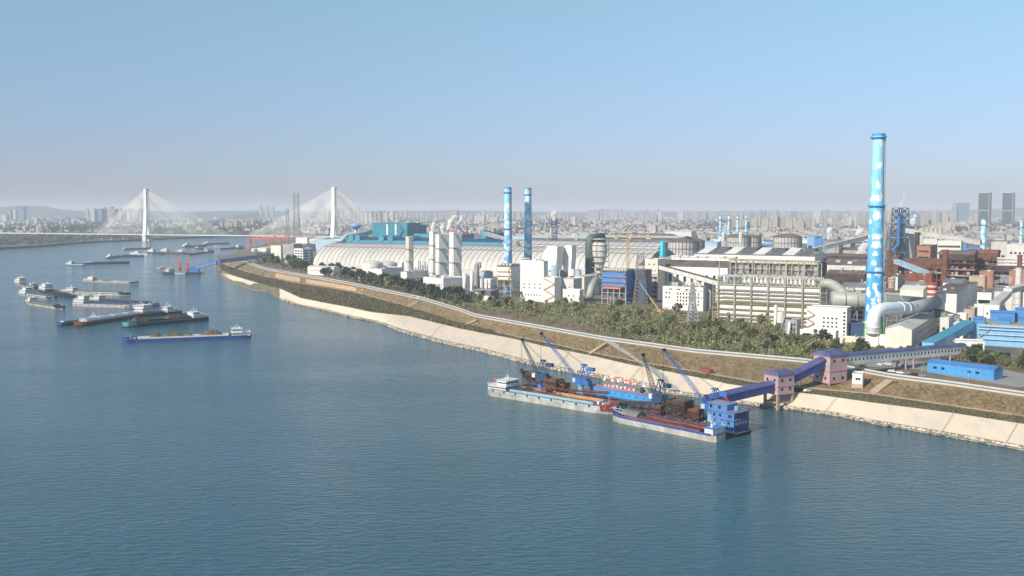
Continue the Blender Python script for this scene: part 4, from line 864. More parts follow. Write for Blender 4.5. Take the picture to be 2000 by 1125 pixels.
def portal(label, px, pyb, h, col, boomdir=2.6, g='port cranes'):
    p = P(px, pyb, 11); t = T('portal_crane', label, 'crane', p, boomdir, g); l = MB()
    for x in (-6, 6):
        for y in (-6, 6): l.beam((x, y, 0), (x * .45, y * .45, h * .38), 1.4)
        l.beam((x, -6, 3), (x, 6, 3), .9)
    l.box(-3.4, 3.4, -3.4, 3.4, h * .36, h * .42); put(l, 'portal_leg_frame', col, t)
    m = MB(); m.box(-7, 4, -3, 3, h * .42, h * .58); put(m, 'machine_house', col, t)
    a = MB(); a.beam((-4, 0, h * .58), (1, 0, h * .95), 1.4); a.beam((3, 0, h * .58), (1, 0, h * .95), 1.2); a.beam((1, 0, h * .95), (-7, 0, h * .8), 1.1); a.box(-10, -6, -2, 2, h * .66, h * .82); put(a, 'a_frame', col, t)
    b = MB(); b.beam((3, 0, h * .6), (h * .75, 0, h * 1.1), 1.1); b.beam((1, 0, h * .95), (h * .75, 0, h * 1.1), .4); b.beam((h * .75, 0, h * 1.1), (h * .9, 0, h * .9), .8); put(b, 'boom', col, t)
portal('orange portal crane on the quay in front of the red gantry cranes', 488, 483, 34, 'cranered', radians(115))
def gantry(label, px, pyb, span, h, over, rz=0.):
    p = P(px, pyb, 11); t = T('gantry_crane', label, 'crane', p, rz, 'red gantry cranes at the far port'); l = MB()
    for x in (-span / 2, span / 2):
        g = MB()
        for y in (-6, 6): g.beam((x, y, 0), (x, y * .5, h), 1.6)
        g.beam((x, -6, 1), (x, 6, 1), 1.2); g.beam((x, -4, h * .5), (x, 4, h * .5), .8); put(g, 'leg', 'cranered', t)
    g = MB()
    for y in (-3, 3): g.box(-span / 2 - over, span / 2 + over, y - .7, y + .7, h, h + 2.6)
    g.box(-3, 3, -4, 4, h + 2.6, h + 5.5); g.box(-span / 2 - over, -span / 2 - over + 1, -3, 3, h, h + 2.6); g.box(span / 2 + over - 1, span / 2 + over, -3, 3, h, h + 2.6)
    put(g, 'girder', 'cranered', t)
gantry('red gantry crane, leftmost of the gantries behind the orange portal crane', 508, 477, 30, 15, 18, -.2)
gantry('red gantry crane, second from the left at the far port', 522, 476, 30, 17, 20, -.1)
gantry('tall red gantry crane with trolley house in the middle of the far port', 537, 479, 30, 21, 24, -.15)
gantry('red gantry crane, rightmost at the far port with a long overhang', 553, 477, 28, 17, 30, -.1)
# red floating cranes and the blue port conveyor
def floating():
    p = P(357, 535, 0); t = T('floating_dock', 'black floating dock with blue deckhouse under the red cranes', 'pontoon', p, .1); m = MB(); m.box(-32, 30, -7, 7, -.5, 3); put(m, 'hull', 'hullblack', t); h = MB(); h.box(12, 28, -5, 5, 3, 9); put(h, 'deckhouse', 'blue', t)
    for i, (x, b, l, e, lb) in enumerate(((-5, 2.1, 34, 58, 'red floating crane with raised boom, left of the pair at the blue port conveyor'), (8, 1.75, 36, 62, 'red floating crane with raised boom, right of the pair at the blue port conveyor'))):
        q = T('floating_crane', lb, 'crane', (p[0] + x, p[1], 3), b, 'red floating cranes'); q.scale = (.74, .74, .74); m = MB(); m.cyl(0, 0, 0, 5, 2.6, 2.2, 12); m.box(-6, 4, -3.5, 3.5, 5, 11); put(m, 'machine_house', 'cranered', q)
        f = MB()
        for y in (-3, 3): f.beam((-5, y, 11), (-3, y * .4, 24), .8); f.beam((3, y, 11), (-3, y * .4, 24), .8)
        f.box(-9, -5, -2, 2, 18, 22); put(f, 'a_frame', 'cranered', q)
        bm = MB(); c, s_ = cos(radians(e)), sin(radians(e))
        for y in (-1.6, 1.6): bm.beam((4, y, 9), (4 + l * c, y * .3, 9 + l * s_), .8)
        bm.beam((-3, 0, 24), (4 + l * c, 0, 9 + l * s_), .35); put(bm, 'boom', 'cranered', q)
floating()
ga = P(371, 528, 5); gb = P(425, 512, 22); gc = P(455, 501, 26); gd_ = P(530, 498, 24)
gallery('port_conveyor', 'blue conveyor gallery climbing from the red floating cranes to the river bend', (ga[0], ga[1], 5), (gb[0], gb[1], 20), 5, 4.5, 'blue', 'blueroof', 'flat', bents=(.5, .97), bentmat='pink', zg=0, ribs=12)
gallery('port_conveyor', 'long level blue conveyor gallery over the trees behind the river bend', (gb[0], gb[1], 20), (gd_[0], gd_[1], 21), 6, 6, 'blue', 'blueroof', 'flat', bents=(.2, .5, .8), bentmat='steel', zg=12, ribs=20)
# ================================================================ chimneys
CLOUDS = {}
def chimney(label, px, Y, pyt, r0, r1, z0=12, style='sky', plats=(.7, .35), capd=.02, clouds=None, green=0, glyphs=False, n=72, seed=1, cat='chimney', group=None, cage=True, pyb=None):
    p = D(px, pyb or 600, Y); p = (p[0], p[1], z0); H = zat(pyt, Y) - z0; t = T('chimney', label, cat, p, 0, group)
    # local angle facing the camera
    fa = atan2(-p[1], -p[0]); NZ = max(20, int(H / .7)) if style == 'sky' else 6
    if style == 'sky':
        mb = MB(); NZ = min(NZ, 220)
        for k in range(NZ + 1):
            f = k / NZ; r = lerp(r0, r1, f ** .85); mb.v += [(r * cos(2 * pi * i / n), r * sin(2 * pi * i / n), H * f) for i in range(n)]
        rr = random.Random(seed); cl = clouds or [(rr.uniform(-1.3, 1.3), rr.uniform(.06, .97), rr.uniform(.45, .85), rr.uniform(.014, .03)) for _ in range(20)] + [(rr.uniform(1.5, 4.7), rr.uniform(.05, .97), rr.uniform(.3, .6), rr.uniform(.015, .03)) for _ in range(10)]
        import mathutils
        for k in range(NZ):
            for i in range(n):
                a = 2 * pi * (i + .5) / n - fa; a = (a + pi) % (2 * pi) - pi; f = (k + .5) / NZ
                nz = mathutils.noise.noise((a * 2.2 + seed, f * H * .14, seed * 1.7)); n2_ = mathutils.noise.noise((a * 6, f * H * .4, seed)); w = 0; w2 = 0
                for ca, cf, sa, sf in cl:
                    da = (a - ca + pi) % (2 * pi) - pi; df = f - cf; q = (da / (sa * 1.2)) ** 2 + (df / (sf * (1.2 if df > 0 else .7))) ** 2 + nz * 1.9 + n2_ * 1.5
                    if q < 1: w = 1
                    elif q < 1.5: w2 = 1
                m = 5 if w else 6 if w2 else (4 if f < green and f < green * (.8 + .5 * (nz + .5)) else (0 if f > .985 - capd else min(3, int((1 - f) * 4 + n2_ * .5 + (.5 if nz > 0 else 0)))))
                mb.m.append(m); mb.f.append((k * n + i, k * n + (i + 1) % n, (k + 1) * n + (i + 1) % n, (k + 1) * n + i))
        mats = ['ch0', 'ch1', 'ch2', 'ch3', 'chgreen', 'chwhite', 'chsoft']
        mb.f.append(tuple(range(NZ * n, (NZ + 1) * n))); mb.m.append(0)
        o = put(mb, 'shaft', mats, t, smooth=False); o.data.polygons.foreach_set('use_smooth', [True] * len(o.data.polygons))
    else:
        mb = MB(); prof = [(lerp(r0, r1, k / 8), H * k / 8) for k in range(9)]
        if style == 'bands':
            mb.m = []
            for k in range(8 + 6):
                za = H * (k / 8 * .5 if k < 8 else .5 + (k - 8) / 12); zb = H * ((k + 1) / 8 * .5 if k < 8 else .5 + (k - 7) / 12)
                mb.cyl(0, 0, za, zb, r0, r0, 20, 1 if k >= 8 and k % 2 == 0 else 0)
            o = put(mb, 'shaft', ['duct' if False else 'offwhite', 'redpaint'], t)
        else: mb.lathe(0, 0, prof, 20); o = put(mb, 'shaft', style, t, smooth=True)
        c = MB(); c.cyl(0, 0, H, H + r1 * .5, r1 * 1.18, n=20); c.cyl(0, 0, H * .995 - r1 * .8, H * .995 - r1 * .5, r1 * 1.18, n=20); put(c, 'rim', style if style != 'bands' else 'redpaint', t)
        return t
    c = MB(); c.cyl(0, 0, H - .6, H + .8, r1 * 1.12, n=28); put(c, 'rim', 'ch3', t)
    for f in plats:
        r = lerp(r0, r1, f ** .85); c = MB(); z = H * f; c.cyl(0, 0, z, z + .35, r + 1.5, n=28); c.cyl(0, 0, z - 1.4, z, r + .1, r + 1.3, n=28)
        pts = [((r + 1.45) * cos(2 * pi * i / 28), (r + 1.45) * sin(2 * pi * i / 28)) for i in range(28)]
        for q in (.7, 1.3):
            for i in range(28): j = (i + 1) % 28; c.beam((*pts[i], z + q), (*pts[j], z + q), .1)
        for i in range(28): c.beam((*pts[i], z), (*pts[i], z + 1.4), .12)
        put(c, 'platform', 'ch3', t)
    l = MB(); a = fa + 1.45
    pts = [((lerp(r0, r1, f ** .85) + .55) * cos(a), (lerp(r0, r1, f ** .85) + .55) * sin(a), H * f) for f in (0, .2, .4, .6, .8, 1)]; l.tube(pts, .4, 5); put(l, 'ladder', 'steel', t)
    return t
for nm, c in (('ch0', (.32, .64, .76)), ('ch1', (.22, .56, .76)), ('ch2', (.12, .43, .72)), ('ch3', (.07, .33, .66)), ('chgreen', (.08, .5, .06)), ('chwhite', (.74, .79, .82)), ('chsoft', (.36, .58, .7))): M(nm, c, .45, var=.06, scale=.1, streak=.06)
big = [(.35, .955 - (i == 1) * .02, .32, .022) for i in range(1)] + [(.35, .85, .3, .012), (.25, .755, .34, .02), (-.05, .69, .8, .018), (-.5, .655, .3, .008), (.1, .605, .5, .018), (-.9, .58, .25, .01), (.2, .51, .9, .014), (.15, .465, .52, .014), (-.05, .425, .3, .009),
       (-.15, .38, .22, .01), (.45, .335, .42, .022), (-.75, .32, .2, .012), (-.8, .235, .25, .018), (.55, .225, .3, .02), (.6, .2, .25, .014), (-.9, .16, .25, .013), (.3, .13, .3, .018), (-.2, .115, .3, .01), (-.7, .09, .3, .01), (.3, .1, .3, .009)]
# stacked painted characters on the near chimney, read as compact white marks
for (a, f) in ((.08, .268), (-.02, .205), (-.02, .187), (0, .168), (0, .15), (0, .133), (0, .262)): big.append((a, f, .2, .0085))
big += [(.22, .25, .1, .014), (.05, .28, .28, .004), (-.1, .275, .1, .012)]
t = chimney('tallest blue chimney painted with white clouds, green at its foot, at the right', 1705, 766, 263, 7.0, 4.25, plats=(.985, .34, .657), clouds=big, green=.1, seed=3, n=84, pyb=675)
chimney('left of the two mid blue cloud painted chimneys behind the white filter house', 991.5, 1215, 367, 4.9, 3.9, plats=(.955, .61, .24), seed=11, pyb=585)
chimney('right of the two mid blue cloud painted chimneys, paler at its foot', 1030.5, 1240, 368, 4.9, 3.6, plats=(.94, .2), seed=23, pyb=585)
for i, (px, yt, Y, lb) in enumerate(((1406, 421, 2100, 'first'), (1422.5, 421, 2060, 'second'), (1439.5, 421, 2200, 'third'), (1456, 420, 2300, 'fourth'))):
    chimney('thin cloud painted chimney, %s from the left of four by the gas tanks' % lb, px, Y, yt, 3.6, 2.2, plats=(.9, .55), seed=31 + i, n=28, group='four thin painted chimneys', pyb=500)
chimney('blue cloud painted chimney near the right edge before the dark twin towers', 1919, 1700, 428, 5., 4.1, plats=(.88, .3), seed=47, n=40, pyb=500)
chimney('slim pale blue chimney at the far right edge', 1993, 2100, 429, 3.6, 2.6, plats=(.8,), seed=53, n=28, pyb=490)
for px, Y, yt, r, st, lb in ((1844, 1115, 490, 3.3, 'rustred', 'tall rusty red brick chimney in front of the dark sheds at right'), (1640, 1500, 480, 3.2, 'rust', 'rusty brown chimney left of the big painted chimney'), (1735, 1300, 490, 3.2, 'rust', 'rusty brown chimney just right of the big painted chimney'),
                             (1741, 1010, 545, 3.7, 'beigebrick', 'squat beige chimney beside the big painted chimney'), (1788, 1680, 456, 4.4, 'rustdark', 'thick dark brown stack beside the blast furnace'), (1580, 1620, 481, 3.3, 'rust', 'short rusty stack left of the flare mast'),
                             (1989, 1180, 500, 3., 'rustred', 'brown chimney at the right edge above the steam'), (1973, 1500, 503, 2.6, 'rustdark', 'dark brown stack left of the brown chimney at the right edge'), (1988, 985, 526, 3.2, 'offwhite', 'short white round stack beside the steam at the right edge'), (1896 + 60, 1560, 500, 2.4, 'rustdark', 'thin dark stack over the pipework at far right')):
    chimney(lb, px, Y, yt, r, r * .85, style=st, pyb=580)
chimney('grey stack with three red and white bands between the cream halls', 1819, 890, 556, 4., 4., style='bands', z0=17, pyb=610)
# ================================================================ PLANT BUILDINGS
def solve_w(a, px, z, dirv):
    # distance t along dirv from a so that the point projects to column px
    k = (px - 1000) / F; X, Y = a[0], a[1]; c = cos(TH); off = (HC - z) * sin(TH)
    return (k * (Y * c + off) - X) / (dirv[0] - k * dirv[1] * c)
WMESH = {}
def winobj(par, x, y, z, w, h, rz, mat='glass'):
    key = (round(w, 1), round(h, 1), mat)
    if key not in WMESH:
        g = MB(); g.box(-w / 2, w / 2, -.07, .12, 0, h); o = put(g, 'window', mat, par); WMESH[key] = o.data
    else: o = bpy.data.objects.new('window', WMESH[key]); COL.objects.link(o); o.parent = par
    o.location = (x, y, z); o.rotation_euler = (0, 0, rz); return o
def bldg(name, label, pl, pr, pt, pb, ps=None, dep=20, wall='white', roof='greyroof', rk='flat', fw=(), sw=(), z0=12, ang=None, group=None, cat='building', units=0, rise=None, over=.3, Y=None, zt=None, seed=1, pipe=False, wmat='glass'):
    ang = ANG if ang is None else ang; ux = (cos(ang), sin(ang)); uy = (-sin(ang), cos(ang))
    A = P(pl, pb, z0) if Y is None else (D(pl, pb, Y)[0], Y, z0)
    w = solve_w(A, pr, z0, ux); Bp = (A[0] + ux[0] * w, A[1] + ux[1] * w)
    if ps is not None: dep = max(4, min(400, solve_w(Bp, ps, z0, uy)))
    h = (zat(pt, A[1]) if zt is None else zt) - z0; rr = random.Random(seed + int(pl))
    c = (A[0] + ux[0] * w / 2, A[1] + ux[1] * w / 2, z0); t = T(name, label, cat, c, ang, group); W2 = w / 2
    rise = rise if rise is not None else {'flat': 0, 'gable': min(w, dep) * .12, 'gabley': w * .12, 'arch': dep * .2, 'shed': 2}[rk]
    mb = MB()
    if rk == 'gable': mb.xprism([(0, 0), (dep, 0), (dep, h), (dep / 2, h + rise), (0, h)], -W2, W2)
    elif rk == 'gabley':
        v = [(-W2, 0, 0), (W2, 0, 0), (W2, 0, h), (0, 0, h + rise), (-W2, 0, h)]; v += [(x, dep, z) for x, _, z in v]
        mb.add(v, [(4, 3, 2, 1, 0)[::-1], (5, 6, 7, 8, 9)[::-1]] + [(i, (i + 1) % 5, 5 + (i + 1) % 5, 5 + i) for i in range(5)])
    elif rk == 'arch': mb.xprism([(0, 0), (dep, 0), (dep, h)] + [(dep / 2 + dep / 2 * cos(pi * k / 10), h + rise * sin(pi * k / 10)) for k in range(1, 10)] + [(0, h)], -W2, W2)
    elif rk == 'shed': mb.xprism([(0, 0), (dep, 0), (dep, h + rise), (0, h)], -W2, W2)
    else: mb.box(-W2, W2, 0, dep, 0, h)
    wl = put(mb, 'wall', wall, t); r = MB(); o = over
    if rk == 'gable': r.xprism([(-o, h - .1), (dep / 2, h + rise + .05), (dep + o, h - .1), (dep + o, h + .2), (dep / 2, h + rise + .4), (-o, h + .2)], -W2 - o, W2 + o)
    elif rk == 'gabley':
        v = [(-W2 - o, -o, h - .1), (0, -o, h + rise + .05), (W2 + o, -o, h - .1), (W2 + o, -o, h + .25), (0, -o, h + rise + .4), (-W2 - o, -o, h + .25)]; v += [(x, dep + o, z) for x, _, z in v]
        r.add(v, [(0, 1, 4, 5), (1, 2, 3, 4), (11, 10, 7, 6), (10, 9, 8, 7)] + [(i, 6 + i, 6 + (i + 1) % 6, (i + 1) % 6) for i in range(6)])
    elif rk == 'arch':
        q = [(dep / 2 + (dep / 2 + o) * cos(pi * k / 10), h + (rise + .2) * sin(pi * k / 10) + .02) for k in range(0, 11)]; r.xprism(q, -W2 - o, W2 + o)
    elif rk == 'shed': r.xprism([(-o, h), (dep + o, h + rise + .05), (dep + o, h + rise + .35), (-o, h + .3)], -W2 - o, W2 + o)
    else:
        r.box(-W2 + .35, W2 - .35, .35, dep - .35, h - .05, h + .12)
    rf = put(r, 'roof', roof, t)
    if rk == 'flat' and over:
        p = MB(); q = .35; p.box(-W2 - .12, W2 + .12, -.12, q, h, h + .9); p.box(-W2 - .12, W2 + .12, dep - q, dep + .12, h, h + .9); p.box(-W2 - .12, -W2 + q, q, dep - q, h, h + .9); p.box(W2 - q, W2 + .12, q, dep - q, h, h + .9); put(p, 'parapet', wall, t)
    for (x0, x1, z0f, z1f, n, m, ww, wh) in fw:
        for i in range(n):
            for j in range(m): winobj(wl, -W2 + w * lerp(x0, x1, (i + .5) / n), 0, h * lerp(z0f, z1f, (j + .5) / m) - wh / 2, ww, wh, 0, wmat)
    for (x0, x1, z0f, z1f, n, m, ww, wh) in sw:
        for i in range(n):
            for j in range(m): winobj(wl, W2, dep * lerp(x0, x1, (i + .5) / n), h * lerp(z0f, z1f, (j + .5) / m) - wh / 2, ww, wh, pi / 2, wmat)
    for i in range(units):
        x = rr.uniform(-W2 * .8, W2 * .8); y = rr.uniform(dep * .15, dep * .85); s = rr.uniform(.8, 2.2) * min(1.6, max(.7, w / 25)); u = MB()
        zz = h + (rise * (1 - abs(y - dep / 2) / (dep / 2)) if rk == 'gable' else 0)
        k = rr.random()
        if k < .5: u.box(x - s, x + s, y - s * .7, y + s * .7, zz - .3, zz + s * 1.1); nm = 'roof_unit'
        elif k < .75: u.cyl(x, y, zz - .3, zz + s * 1.8, s * .35, n=10); u.cyl(x, y, zz + s * 1.8, zz + s * 2.1, s * .55, n=10); nm = 'roof_vent'
        else: u.tube([(x - s, y, zz + .5), (x - s, y, zz + s * 1.3), (x + s * 2, y, zz + s * 1.3), (x + s * 2, y, zz - .3)], s * .28, 8); nm = 'roof_pipe'
        put(u, nm, rr.choice(['white', 'steel', 'offwhite', 'grey']), t)
    t['w'] = w; t['h'] = h; t['d'] = dep
    return t, w, h, dep
def zig(par, x0, x1, y, z0, z1, n, mat='yellowsteel', r=.25):
    m = MB()
    for k in range(n):
        a, b = lerp(z0, z1, k / n), lerp(z0, z1, (k + 1) / n); p, q = (x0, x1) if k % 2 == 0 else (x1, x0); m.beam((p, y, a), (q, y, b), r * 2); m.beam((p, y, a + 1), (q, y, b + 1), r * .5)
    return put(m, 'stair', mat, par)
def tank(label, px, pb, pt, r, mat='white', roof='cone', z0=12, name='storage_tank', rings=0, n=28, group=None, Y=None, legs=0, rmat=None, cat='tank', frame=False):
    p = P(px, pb, z0) if Y is None else (D(px, pb, Y)[0], Y, z0); H = zat(pt, p[1]) - z0; t = T(name, label, cat, p, 0, group); m = MB()
    if legs:
        l = MB()
        for i in range(6): a = pi * i / 3; l.beam((r * .85 * cos(a), r * .85 * sin(a), 0), (r * .85 * cos(a), r * .85 * sin(a), legs + 1), .5)
        put(l, 'leg', 'steel', t); m.cyl(0, 0, legs, legs + r * 1.2, r * .15, r, n); m.cyl(0, 0, legs + r * 1.2, H, r, n=n)
    else: m.cyl(0, 0, 0, H, r, n=n)
    put(m, 'shell', mat, t, smooth=False)
    c = MB(); c.lathe(0, 0, [(r + .1, H), (r * .9, H + r * .08), (r * .55, H + r * .2), (r * .1, H + r * .27)] if roof == 'cone' else [(r + .1, H), (r * .3, H + .3)], n); put(c, 'roof', rmat or mat, t)
    if rings:
        f = MB()
        for k in range(rings + 1):
            z = H * k / rings
            for i in range(n): a, b = 2 * pi * i / n, 2 * pi * (i + 1) / n; f.beam(((r + .7) * cos(a), (r + .7) * sin(a), z), ((r + .7) * cos(b), (r + .7) * sin(b), z), .5)
        for i in range(n): a = 2 * pi * i / n; f.beam(((r + .7) * cos(a), (r + .7) * sin(a), 0), ((r + .7) * cos(a), (r + .7) * sin(a), H + 1), .4)
        put(f, 'guide_frame', 'darkgrey', t)
    else:
        s = MB(); a0 = -2.2; s.tube([((r + .4) * cos(a0 + k * .12), (r + .4) * sin(a0 + k * .12), H * k / 12) for k in range(13)], .3, 4); put(s, 'stair', 'steel', t)
    return t
# ---- near right
t, w, h, d = bldg('control_building', 'white six storey block with small dark windows and zigzag stair beside the painted chimney', 1575, 1653, 600, 655, ps=1661, roof='greyroof', fw=((.38, .8, .14, .72, 4, 4, 1.5, 1.3), (.9, .98, .02, .92, 1, 7, 1.6, 1.5)), wall='white')
zig(t, -w * .5, -w * .3, -1, h * .3, h * .9, 4); 
t, w, h, d = bldg('open_shed', 'white framed open loading shed in front of the white six storey block', 1562, 1632, 645, 664, dep=9, wall='white', roof='greyroof', wmat='glass', fw=((.06, .95, .1, .9, 3, 1, 6.5, 3.6),))  # bays are open: dark panes stand in for the shade inside
t, w, h, d = bldg('pump_house', 'small grey tower block with dark windows behind the silo left of the white block', 1533, 1556, 626, 656, dep=12, wall='grey', fw=((.2, .9, .1, .9, 3, 3, 1.2, 1.8),))
tank('tall pale silo on legs with a stair left of the small grey block', 1524, 655, 609, 3.6, 'offwhite', legs=6, name='silo', roof='flat')
tank('slender white pipe tower left of the pale silo', 1514, 655, 596, 1.3, 'white', name='absorber_column', n=14)
tank('thin silver column right of the pale silo', 1541, 657, 629, 1.1, 'ductwhite', name='absorber_column', n=14)
t, w, h, d = bldg('cream_hall', 'plain cream hall with pale roof and long windowed side right of the painted chimney', 1728, 1780, 642, 680, ps=1829, wall='cream', roof='paleroof', rk='gabley', rise=3, sw=((.05, .97, .55, .75, 12, 1, 1.6, 1.8), (.05, .97, .2, .4, 12, 1, 1.6, 1.6)))
t, w, h, d = bldg('duct_house', 'white boxy duct house under the big white elbow duct', 1689, 1715, 645, 676, dep=10, wall='white', roof='ductwhite')
t, w, h, d = bldg('duct_house', 'lower white box house between the elbow duct and the cream hall', 1712, 1729, 655, 677, dep=14, wall='white', roof='ductwhite')
# big ducts
def duct(label, pts, r, mat, name='flue_duct', rings=None, group=None, n=20, supports=(), cat='duct', zg=12):
    t = T(name, label, cat, (pts[0][0], pts[0][1], zg)); o = pts[0]; q = [(p[0] - o[0], p[1] - o[1], p[2] - zg) for p in pts]
    m = MB(); m.tube(q, r, n); put(m, 'pipe', mat, t, smooth=True)
    if rings:
        for k in rings:
            a, b = q[int(k)], q[int(k) + 1]; f = k - int(k); c = [lerp(a[i], b[i], f) for i in range(3)]; dd = [b[i] - a[i] for i in range(3)]; l = sqrt(sum(x * x for x in dd)); e = [x / l * .35 for x in dd]
            m = MB(); m.tube([[c[i] - e[i] for i in range(3)], [c[i] + e[i] for i in range(3)]], r * 1.09, n); put(m, 'flange', mat, t)
    for k in supports:
        a, b = q[int(k)], q[min(len(q) - 1, int(k) + 1)]; f = k - int(k); c = [lerp(a[i], b[i], f) for i in range(3)]; s = MB()
        for sx in (-1, 1): s.beam((c[0] + sx * r * .7, c[1], 0), (c[0] + sx * r * .5, c[1], c[2] - r * .6), .7)
        s.beam((c[0] - r * .7, c[1], c[2] * .4), (c[0] + r * .7, c[1], c[2] * .4), .5); s.beam((c[0] - r * .7, c[1], 0), (c[0] + r * .5, c[1], c[2] * .7), .35); put(s, 'support', 'steel', t)
    return t
def bend(a, b, c, n=6, k=.5):
    # rounded corner through b
    p = [[lerp(b[i], a[i], k) for i in range(3)], b, [lerp(b[i], c[i], k) for i in range(3)]]
    return [tuple((1 - t) ** 2 * p[0][i] + 2 * t * (1 - t) * p[1][i] + t * t * p[2][i] for i in range(3)) for t in [j / n for j in range(n + 1)]]
E_ = lambda px, py, Y: D(px, py, Y)
b0, b1, b2 = E_(1704, 652, 735), E_(1707, 601, 735), E_(1785, 603, 775)
duct('huge shiny white elbow duct bending down in front of the painted chimney', [b0] + bend(b0, b1, b2, 8, .45) + [b2], 4.6, 'ductwhite', rings=(9.3, 9.6, .5, .1), supports=())
duct('huge grey green horizontal duct passing behind the painted chimney', [E_(1624, 584, 815), E_(1700, 588, 815), E_(1805, 596, 830)], 6.4, 'duct', rings=(.3, .6, 1.2, 1.5), supports=(.1, .55, 1.4))
c0, c1, c2 = E_(1604, 554, 850), E_(1628, 554, 845), E_(1662, 588, 822)
duct('slanting grey duct dropping from the long scaffolded plant', [c0] + bend(c0, c1, c2, 6, .5) + [c2], 4.2, 'duct', rings=(.5, 6.6))
duct('dark grey end section of the big duct by the cream hall', [E_(1776, 603, 770), E_(1802, 597, 795), E_(1828, 590, 815)], 4.9, 'grey', supports=(1.2,))
# blue works at the right edge
t, w, h, d = bldg('blue_works', 'large light blue works with horizontal pipes at the right edge', 1894, 2060, 632, 690, Y=745, dep=45, wall='skyblue', roof='yellowsteel', over=0)
for k, z in enumerate((.32, .55, .78, .92)):
    m = MB(); m.tube([(-w * .4, -1.1, h * z), (w * .5, -1.1, h * z)], .45, 8); put(m, 'wall_pipe', 'paleblue', t)
    for i in range(6): pass
m = MB(); m.beam((-w * .42, -1.4, h * .3), (-w * .25, -1.4, h * .85), .5); put(m, 'stair', 'steel', t)
for i, (a, b, c) in enumerate(((.02, .17, 4), (.32, .46, 4), (.56, .95, 5), (.2, .5, 9), (.5, .9, 12))):
    m = MB(); yy = 2 + i * 6; m.box(-w / 2 + w * a, -w / 2 + w * b, yy, yy + 6, h, h + c * .8); m.xprism([(yy - .5, h + c * .8), (yy + 6.5, h + c * .8), (yy + 3, h + c * .8 + 1.6)], -w / 2 + w * a - .4, -w / 2 + w * b + .4); put(m, 'roof_house', 'blue', t)
gallery('conveyor_gallery', 'sky blue enclosed conveyor gallery slanting down from the light blue works', (*E_(1812, 683, 690)[:2], 15), (*E_(1893, 645, 745)[:2], 24), 8, 5.5, 'skyblue', 'brightteal', 'flat', bents=(.6,), bentmat='pink')
bldg('low_white_building', 'low white flat roofed building under the sky blue gallery', 1866, 1922, 668, 690, dep=14, wall='white', roof='paleroof', ang=radians(-20), fw=((.05, .95, .3, .8, 6, 1, 1.6, 1.3),))
bldg('blue_shed', 'long bright blue single storey shed with four windows on the car park', 1811, 1941, 707, 727, ps=1958, wall='brightblue', roof='blue', z0=12, ang=radians(-50), rk='gable', rise=1.2, fw=((.06, .3, .3, .8, 2, 1, 2.2, 1.4), (.58, .82, .3, .8, 2, 1, 2.2, 1.4)))
t, w, h, d = bldg('gate_house', 'small white house on a stone base beside the large pink tower', 1664, 1684, 732, 762, dep=9, wall='white', roof='greyroof', z0=9, ang=radians(-25), fw=((.3, .8, .6, .9, 2, 1, 1.2, 1.3),), sw=((.3, .8, .6, .9, 1, 1, 1.2, 1.3),))
m = MB(); m.box(-w / 2 - .3, w / 2 + .3, -.3, d + .3, -3, h * .42); put(m, 'stone_base', 'orangebrick' if False else 'beigebrick', t)
# car park slab
q = [P(1690, 716, 12), P(1790, 722, 12), P(1850, 735, 12), P(1990, 757, 12), P(2090, 748, 12), P(1960, 722, 12), P(1800, 706, 12), P(1700, 702, 12)]
m = MB(); m.add([(x, y, z + .12) for x, y, z in q], [tuple(range(8))]); struct('car_park', m, 'asphalt', label='grey car park beside the blue shed')
def car(label, px, py, z, rz, col, group='cars parked beside the levee road', name='parked_car', van=False):
    p = P(px, py, z); t = T(name, label, 'car', p, rz, group); m = MB()
    if van: m.xprism([(0, 0), (0, 0)], 0, 0) if False else None
    prof = [(-2.25, .35), (2.25, .35), (2.3, .8), (1.5, 1.0), (.9, 1.5), (-1.4, 1.5), (-2.1, 1.05), (-2.3, .9)]
    v = [(x, -.9, z_) for x, z_ in prof] + [(x, .9, z_) for x, z_ in prof]; n = len(prof); m.add(v, [tuple(range(n)), tuple(range(2 * n - 1, n - 1, -1))] + [(i, n + i, n + (i + 1) % n, (i + 1) % n) for i in range(n)]); put(m, 'body', col, t)
    g = MB(); g.add([(1.42, -.78, 1.06), (1.42, .78, 1.06), (.93, .7, 1.47), (.93, -.7, 1.47), (-1.98, -.78, 1.12), (-1.98, .78, 1.12), (-1.42, .7, 1.47), (-1.42, -.7, 1.47)], [(0, 1, 2, 3), (5, 4, 7, 6)]); g.box(-1.2, .9, -.93, .93, 1.05, 1.4); put(g, 'glazing', 'glass', t)
    for i, (x, y) in enumerate(((-1.4, -.85), (-1.4, .85), (1.4, -.85), (1.4, .85))):
        w_ = MB(); w_.tube([(x, y - .12, .34), (x, y + .12, .34)], .34, 12); put(w_, 'wheel', 'tyre', t)
    return t
cars = [(1721, 714, 'carwhite', 'white car, first of three together under the white gallery'), (1728, 716, 'cargrey', 'grey car, second of three together under the white gallery'), (1735, 713, 'carwhite', 'white car, third of three together under the white gallery'), (1685, 717, 'carblack', 'black car under the left end of the white gallery'), (1768, 716, 'carblack', 'black car behind the pink trestle of the white gallery'),
        (1742, 727, 'carwhite', 'white car, leftmost of the row along the levee road'), (1758, 730, 'carwhite', 'white car, second of the row along the levee road'), (1770, 731, 'cargrey', 'grey car, third of the row along the levee road'), (1787, 733, 'carblack', 'black car, fourth of the row along the levee road'), (1802, 736, 'cargrey', 'grey car, last of the row along the levee road'), (1750, 708, 'carblack', 'black car parked at the back of the car park')]
for i, (x, y, c, lb) in enumerate(cars): car(lb, x, y, 12.1, radians(-50 + (i * 37 % 30)) if i < 5 else radians(-55), c)
car('white car standing on the revetment beside the small pink tower', 1577.5, 765, 8.6, .3, 'carwhite', None)
car('white car driving on the levee road above the bank', 816, 582, 15.1, radians(120), 'carwhite', None, 'moving_car')
